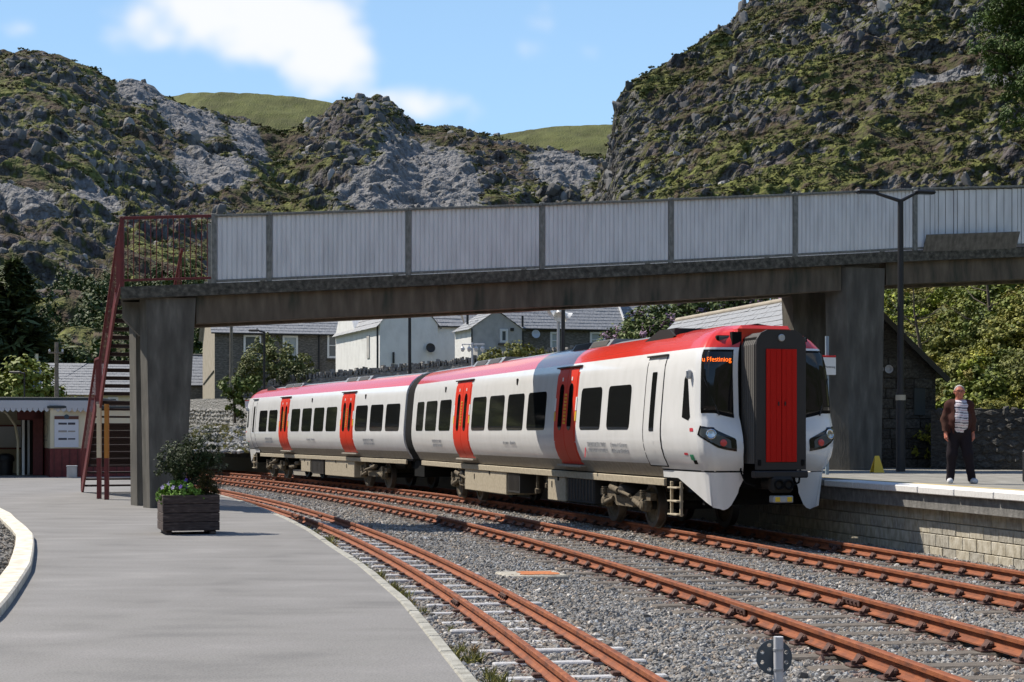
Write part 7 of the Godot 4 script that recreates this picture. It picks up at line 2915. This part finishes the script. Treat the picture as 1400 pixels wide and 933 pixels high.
func make_planter() -> void:
	var ax := Vector3(cos(deg_to_rad(18.0)), 0, -sin(deg_to_rad(18.0)))
	var t := Transform3D(Basis(ax, Vector3.UP, ax.cross(Vector3.UP)), Vector3(-5.475, 0, -25.8))
	var o := thing("timber_planter", "square dark timber planter box on the near platform", "planter", t)
	var w := .885
	var dp := .85
	for k in 4:
		var y := .13 + k * .142
		for q in [[Vector3(w * .5, y, -.02), Vector3(w, .136, .04)], [Vector3(w * .5, y, -dp + .02), Vector3(w, .136, .04)], [Vector3(.02, y, -dp * .5), Vector3(.04, .136, dp - .085)], [Vector3(w - .02, y, -dp * .5), Vector3(.04, .136, dp - .085)]]:
			var b := MB.new()
			b.bev(T3(q[0]), q[1], .006)
			part(o, "plank", b.mesh(), M.planter_wood)
	for x in [.1, w - .1]:
		var f := MB.new()
		f.bev(T3(Vector3(x, .03, -dp * .5)), Vector3(.09, .06, dp - .06), .006)
		part(o, "foot", f.mesh(), M.planter_wood)
	var s := MB.new()
	s.box(T3(Vector3(w * .5, .55, -dp * .5)), Vector3(w - .085, .04, dp - .085))
	part(o, "soil", s.mesh(), M.soil)
	# plants in it
	var c := t * Vector3(w * .5, .56, -dp * .5)
	var r := RandomNumberGenerator.new()
	r.seed = 99
	var bush := foliage(31, [[Vector3(-.08, .62, -.05), .38], [Vector3(.14, .74, -.08), .30], [Vector3(-.30, .56, -.05), .26], [Vector3(.34, .70, -.1), .2], [Vector3(.05, .3, -.1), .3]], 6800, .05, Color(.018, .030, .012), Color(.055, .075, .025), .22)
	var stems := limbs(5, .62, .02, .3, 8)
	tree("planter_bush", "dark fine-leaved evergreen bush growing in the timber planter", "bush", c + Vector3(0, -.02, 0), bush, stems)
	var spr := tree("planter_conifer", "thin young conifer rising behind the planter bush", "bush", t * Vector3(w * .93, .56, -dp * .7), conifer_crown(8, 1.18, .20, 16, 26, Color(.014, .026, .014), Color(.04, .06, .03), .1), conifer_trunk(1.1, .012))
	tree("planter_cypress", "small upright brownish cypress at the right end of the planter", "bush", t * Vector3(w * .80, .56, -dp * .25), foliage(33, [[Vector3(0, .18, 0), .19, 1.3], [Vector3(0.0, .34, 0), .13, 1.2], [Vector3(.05, .1, 0), .17]], 3600, .035, Color(.03, .028, .008), Color(.085, .072, .022), .2, .2), limbs(6, .3, .012, .08, 4))
	var pan := thing("pansies", "bright green pansy plants with purple flowers along the planter front", "flowers", Transform3D(Basis.from_scale(Vector3(1.15, 1.35, 1.15)), t * Vector3(w * .30, .58, -.2)))
	part(pan, "leaves", foliage(34, [[Vector3(-.15, .05, 0), .17, .6], [Vector3(.08, .05, .03), .19, .6], [Vector3(.25, .04, 0), .13, .6], [Vector3(-.05, .1, -.1), .16, .7]], 2600, .042, Color(.08, .17, .02), Color(.25, .42, .08), .4), M.leaf)
	for q in [[.10, .20, .0], [.05, .13, .12], [-.14, .16, -.02], [-.06, .12, .1], [.13, .13, .06], [-.22, .12, .02]]:
		var fb := MB.new()
		fb.colored = true
		fb.col = Color(.13, .06, .36) if q[0] > 0.0 else Color(.34, .30, .48)
		var n := Vector3(-.3, .5, .8).normalized()
		var fx := n.cross(Vector3.UP).normalized()
		var fy := fx.cross(n)
		for a in 5:
			var an := TAU * a / 5.0
			var d := fx * cos(an) + fy * sin(an)
			var e := fx * cos(an + .55) + fy * sin(an + .55)
			var g := fx * cos(an - .55) + fy * sin(an - .55)
			fb.face([Vector3.ZERO, g * .022, d * .036 + n * .004, e * .022], n)
		part(pan, "flower", fb.mesh(), M.petal, T3(Vector3(q[0], q[1], q[2])))

# ---------------------------------------------------------------- trees and undergrowth
func make_green() -> void:
	var r := RandomNumberGenerator.new()
	r.seed = 77
	# undergrowth of the bank on the right: nobody could count it
	var shrub := foliage(41, [[Vector3(0, .45, 0), .62, .75], [Vector3(.4, .4, .2), .42, .75], [Vector3(-.4, .35, -.1), .45, .75], [Vector3(.05, .75, .1), .34, .8]], 2000, .10, Color(.05, .075, .017), Color(.21, .25, .058), .42)
	var shrub2 := foliage(42, [[Vector3(0, .4, 0), .55, .8], [Vector3(.3, .5, -.2), .45, .8], [Vector3(-.35, .3, .2), .4, .8]], 1700, .085, Color(.075, .09, .022), Color(.27, .27, .08), .3)
	for v in 2:
		var where := []
		var cols := []
		for i in 700:
			var d := 41.0 + pow(r.randf(), 1.4) * 70.0
			var x := r.randf_range(6.0, d * .33 + 4.0)
			if x < 10.6 + maxf(0.0, d - 60.0) * .03 or d < 42.6 - (x - 11.0) * .45:
				continue
			var s := r.randf_range(.6, 1.5) * (1.0 + (d - 41.0) * .008)
			where.append(Transform3D(Basis(Vector3.UP, r.randf() * TAU) * Basis.from_scale(Vector3(s, s * r.randf_range(.7, 1.1), s)), Vector3(x, bank_y(x, d) - .1, -d)))
			var k := r.randf()
			cols.append(Color(.75, .8, .7) if k < .35 else Color(1.15, 1.1, .9) if k < .7 else Color(1.1, .92, .8) if k < .88 else Color(1.5, 1.45, .8))
		copies("undergrowth", [shrub, shrub2][v], M.leaf, where, cols).set_meta("label", ["dense brambles and bracken covering the bank behind the platform", "paler leafy scrub mixed into the bank behind the platform"][v])
	# bare dead stems standing in it
	for q in [[1345, 425, 52.0, 2.2], [1255, 430, 55.0, 2.6], [1385, 415, 56.0, 1.8]]:
		var p := at(q[0], 0, q[2])
		p.y = bank_y(p.x, q[2])
		var dead := thing("dead_shrub", ["bare grey twiggy shrub highest on the bank", "leaning bare trunk on the bank beside the lamp post", "bare twigs at the far right of the bank"][[1345, 1255, 1385].find(q[0])], "shrub", T3(p))
		part(dead, "stems", limbs(int(q[0]), q[3] + 1.2, .06, 1.3, 14), M.bark)
	# buddleia behind the shed, with mauve spikes
	var bud := foliage(51, [[Vector3(0, 1.3, 0), 1.15, .85], [Vector3(1.0, 1.0, .3), .9, .85], [Vector3(-1.1, 1.0, 0), .85, .85], [Vector3(.2, 2.0, 0), .8, .9]], 5200, .17, Color(.05, .075, .024), Color(.15, .19, .06), .3)
	var spikes := foliage(52, [[Vector3(0, 1.45, .2), 1.25, .9], [Vector3(1.0, 1.1, .4), .95, .9], [Vector3(-1.1, 1.1, .3), .9, .9]], 700, .16, Color(.20, .12, .19), Color(.38, .26, .36), .22)
	var bl := limbs(53, 2.2, .06, 1.0, 10)
	var labels := ["buddleia with mauve spikes nearest the terrace roof", "buddleia with mauve spikes left of the shed ridge", "tall buddleia directly behind the train roof", "buddleia reaching up to the bridge beam", "buddleia close against the shed roof", "leafy bush between the shed roof and bridge column"]
	var n := 0
	for q in [[868, 466, 70.0, 1.0], [905, 452, 70.0, 1.1], [950, 440, 72.0, 1.25], [1000, 430, 74.0, 1.3], [1050, 428, 74.0, 1.3], [1095, 428, 73.0, 1.3]]:
		var p := at(q[0], q[1], q[2])
		p.y -= 1.35 * q[3]
		var o := tree("buddleia", labels[n], "bush", p, bud, bl, q[3], n * 1.3, "buddleias behind the shed")
		part(o, "flower_spikes", spikes, M.petal)
		n += 1
	# ground rising behind the shed carries them
	var gb := MB.new()
	var rows := []
	for j in 8:
		var row := PackedVector3Array()
		for k in 13:
			var u := lerpf(835.0, 1180.0, k / 12.0)
			var d := lerpf(63.0, 84.0, j / 7.0)
			row.append(Vector3((u - 700.0) / FOCAL * d, lerpf(1.2, 4.6, j / 7.0) + (u - 835.0) * .003, -d))
		rows.append(row)
	gb.sheet(rows, 1.0)
	single("slope", gb.mesh(), M.ground_green, "", "", "structure")
	# hedge-like bush by the terrace
	var hedge := foliage(55, [[Vector3(-1.1, .5, 0), .7, .8], [Vector3(0, .65, 0), .85, .8], [Vector3(1.1, .6, 0), .75, .8]], 3000, .13, Color(.09, .10, .02), Color(.20, .20, .045), .4)
	tree("garden_bush", "yellow-green bush in front of the stone terrace", "bush", at(708, 497, 72.0) + Vector3(0, -.35, 0), hedge, limbs(56, .8, .04, .8, 6), 1.0)
	# bushy tree before the stone house
	var ct := foliage(57, [[Vector3(-.9, 1.7, 0), 1.0], [Vector3(.6, 1.9, .2), 1.05], [Vector3(1.7, 1.4, 0), .8], [Vector3(-.2, 2.7, 0), .75], [Vector3(-1.5, 1.0, .2), .7], [Vector3(.5, 1.0, .4), .85]], 7000, .16, Color(.08, .095, .03), Color(.2, .215, .075), .32)
	tree("bushy_tree", "grey-green bushy tree in front of the stone house", "tree", at(373, 542, 87.0), ct, limbs(58, 2.6, .12, 1.3, 12), 1.0)
	tree("garden_bush", "ivy-like green bush hanging over the retaining wall", "bush", at(322, 545, 82.5) + Vector3(0, -.9, .3), foliage(59, [[Vector3(0, 1.2, 0), .7, .9], [Vector3(.1, .4, .2), .5, 1.2], [Vector3(.6, 1.3, 0), .6]], 2200, .14, Color(.05, .08, .015), Color(.13, .165, .04), .4), limbs(60, 1.2, .05, .5, 6), 1.15)
	tree("wall_bush", "dark creeper over the wall top left of the train roof", "bush", at(420, 522, 82.2) + Vector3(0, -.6, .2), foliage(61, [[Vector3(0, .7, 0), .8, .6], [Vector3(1.0, .6, 0), .6, .6], [Vector3(-1.0, .8, 0), .7, .7]], 2200, .14, Color(.03, .04, .014), Color(.09, .10, .035), .4), limbs(62, .9, .05, .7, 6))
	# left of the view
	var con := conifer_crown(71, 14.0, 4.8, 34, 44, Color(.035, .055, .022), Color(.11, .14, .055), .2)
	var ctr := conifer_trunk(13.6, .3)
	tree("conifer", "tall dark conifer with drooping layers behind the station", "tree", at(18, 0, 120.0) * Vector3(1, 0, 1), con, ctr, 1.04, 0.0, "conifers behind the station")
	tree("conifer", "second dark conifer right of the tallest one", "tree", at(58, 0, 128.0) * Vector3(1, 0, 1), con, ctr, .74, 2.0, "conifers behind the station")
	tree("conifer", "dark conifer half hidden by the wooden pole", "tree", at(90, 0, 135.0) * Vector3(1, 0, 1), con, ctr, .62, 4.0, "conifers behind the station")
	tree("conifer", "conifer cut by the left edge of the view", "tree", at(-20, 0, 118.0) * Vector3(1, 0, 1), con, ctr, .85, 1.0, "conifers behind the station")
	var yel := foliage(73, [[Vector3(0, 2.2, 0), 1.4], [Vector3(1.0, 1.8, 0), 1.0], [Vector3(-1.1, 1.9, 0), 1.1], [Vector3(.2, 3.1, 0), .8]], 6000, .2, Color(.09, .12, .02), Color(.22, .25, .05), .4)
	tree("light_green_tree", "light yellow-green tree above the station canopy", "tree", at(28, 0, 82.0) * Vector3(1, 0, 1), yel, limbs(74, 3.0, .14, 1.3, 10), 1.45)
	# wood on the foot of the quarry hill
	var wd := foliage(75, [[Vector3(0, 2.4, 0), 1.9, 1.1], [Vector3(1.2, 1.8, 0), 1.3], [Vector3(-1.2, 1.8, .3), 1.4]], 1900, .34, Color(.028, .045, .013), Color(.085, .11, .032), .42)
	var where := []
	var cols := []
	for i in 760:
		var d := r.randf_range(132.0, 300.0)
		var u := r.randf_range(-220.0, 300.0)
		var s := r.randf_range(.7, 1.6)
		where.append(Transform3D(Basis(Vector3.UP, r.randf() * TAU) * Basis.from_scale(Vector3(s, s * r.randf_range(.8, 1.4), s)), Vector3((u - 700.0) / FOCAL * d, -.8 + 183.0 * pow(maxf(0.0, d - 150.0) / 640.0, 1.35), -d)))
		var k := r.randf()
		cols.append(Color(.7, .8, .7) if k < .5 else Color(1, 1, .85))
	copies("hillside_wood", wd, M.leaf, where, cols).set_meta("label", "dark green wood on the lower slope of the quarry hill")
	# pine reaching into the top right corner
	var pc := at(1420, 0, 66.0)
	pc.y = bank_y(pc.x, 66.0) - .2
	var pine := thing("pine_tree", "dark green pine reaching into the top right corner", "tree", T3(pc))
	var ptr := MB.new()
	ptr.pipe([Vector3.ZERO, Vector3(.2, 5, 0), Vector3(.1, 11, 0)], [.32, .24, .08], 10)
	var balls := []
	for q in [[1352, 28, 1.0], [1372, 12, 1.1], [1390, 30, 1.2], [1345, 68, .85], [1365, 72, 1.0], [1388, 70, 1.2], [1358, 95, .7], [1380, 105, 1.0], [1398, 130, 1.0], [1410, 60, 1.6], [1425, 20, 1.8], [1430, 110, 1.6], [1405, -20, 1.7], [1392, 160, .8], [1375, -15, 1.2]]:
		balls.append([at(q[0], q[1], 66.0 + r.randf_range(-1.2, 1.2)) - pc, q[2] * .82, .72])
		ptr.pipe([Vector3(.12, (balls[-1][0] as Vector3).y - .6, 0), balls[-1][0]], [.09, .03], 6)
	part(pine, "trunk", ptr.mesh(), M.bark)
	part(pine, "crown", foliage(76, balls, 24000, .17, Color(.03, .06, .016), Color(.11, .165, .042), .18), M.leaf)
	# weeds along the near platform edge and in the ballast
	var t1 := tuft(81, 34, .15, Color(.13, .15, .04), Color(.33, .31, .12))
	var t2 := tuft(82, 30, .10, Color(.19, .13, .06), Color(.38, .27, .13))
	for v in 2:
		where = []
		cols = []
		for i in 520:
			var d := r.randf_range(10.5, 46.0)
			var x := kerb_x(d) + .03 + pow(r.randf(), 2.0) * .45
			if bed_noise.get_noise_2d(d * 7.0, 3.0) < -.02:
				continue
			if absf(absf(off_track(NARROW_TRACK, x, d)) - .32) < .06:
				continue
			var s := r.randf_range(.3, 1.0) * (1.6 if d > 26.0 and d < 31.0 else 1.0)
			where.append(Transform3D(Basis(Vector3.UP, r.randf() * TAU) * Basis.from_scale(Vector3.ONE * s), Vector3(x, bed_y(x, d), -d)))
			cols.append(Color(1, 1, 1) * r.randf_range(.7, 1.2))
		copies("weeds", [t1, t2][v], M.leaf, where, cols).set_meta("label", ["green grass tufts along the platform edging", "dry brown weeds along the platform edging"][v])
	# grass on the rubble bank
	where = []
	cols = []
	for i in 600:
		var u := r.randf_range(200.0, 400.0)
		var j := r.randf()
		var d := lerpf(75.0, 87.0 - (u - 215.0) * .035, j)
		if bed_noise.get_noise_2d(u * .8, d * 9.0) < -.05:
			continue
		where.append(Transform3D(Basis(Vector3.UP, r.randf() * TAU) * Basis.from_scale(Vector3.ONE * r.randf_range(.8, 2.0)), Vector3((u - 700.0) / FOCAL * d, lerpf(.70, 1.85, smoothstep(0.0, 1.0, j)), -d)))
		cols.append(Color(1.0, .95, .8) * r.randf_range(.7, 1.1))
	copies("bank_grass", t1, M.leaf, where, cols).set_meta("label", "rough yellowing grass on the rubble bank")

func build_things() -> void:
	make_bridge()
	make_train()
	make_houses()
	make_stone_wall()
	make_shed()
	make_station()
	make_furniture()
	make_planter()
	make_man()
	make_green()

func _ready() -> void:
	# camera
	var cam := Camera3D.new()
	cam.name = "camera"
	add_child(cam)
	cam.position = Vector3(0, EYE, 0)
	cam.projection = Camera3D.PROJECTION_FRUSTUM
	cam.near = .1
	cam.far = 6000.0
	cam.size = 933.0 / FOCAL * cam.near
	cam.frustum_offset = Vector2(0, (HORIZON - 466.5) / FOCAL * cam.near)
	cam.current = true
	# sky
	var env := Environment.new()
	env.background_mode = Environment.BG_SKY
	env.tonemap_mode = Environment.TONE_MAPPER_LINEAR
	env.tonemap_exposure = 1.33
	env.sdfgi_enabled = true
	env.ssao_enabled = true
	env.ssil_enabled = true
	var sm := PanoramaSkyMaterial.new()
	sm.panorama = ImageTexture.create_from_image(make_sky())
	var sky := Sky.new()
	sky.sky_material = sm
	env.sky = sky
	var we := WorldEnvironment.new()
	we.name = "world_environment"
	we.environment = env
	add_child(we)
	# sun: high, from the left and a little beyond the scene
	var sun := DirectionalLight3D.new()
	sun.name = "sun"
	sun.light_color = Color(1.0, .965, .91)
	sun.light_energy = 1.6
	sun.light_angular_distance = .5
	sun.shadow_enabled = true
	add_child(sun)
	sun.look_at_from_position(Vector3(-50, 100, -40), Vector3(-50, 100, -40) + Vector3(.65, -1.0, .383), Vector3.UP)

	bed_noise.seed = 3
	bed_noise.frequency = .12
	make_materials()
	shrub_small = foliage(7, [[Vector3(0, .4, 0), .8, .6], [Vector3(.5, .3, .2), .55, .6], [Vector3(-.4, .3, -.3), .55, .6]], 320, .2, Color(.035, .045, .014), Color(.085, .10, .03), .5, 1.0)
	make_ground()
	make_near_platform()
	make_far_platform()
	make_track(TRAIN_TRACK, 1.505, 6.0, 100.0, .74, false)
	make_track(MIDDLE_TRACK, 1.505, 6.0, 100.0, .74, false)
	make_track(NARROW_TRACK, .645, 6.0, 80.0, .8, true)
	make_ballast()
	make_hills()
	build_things()
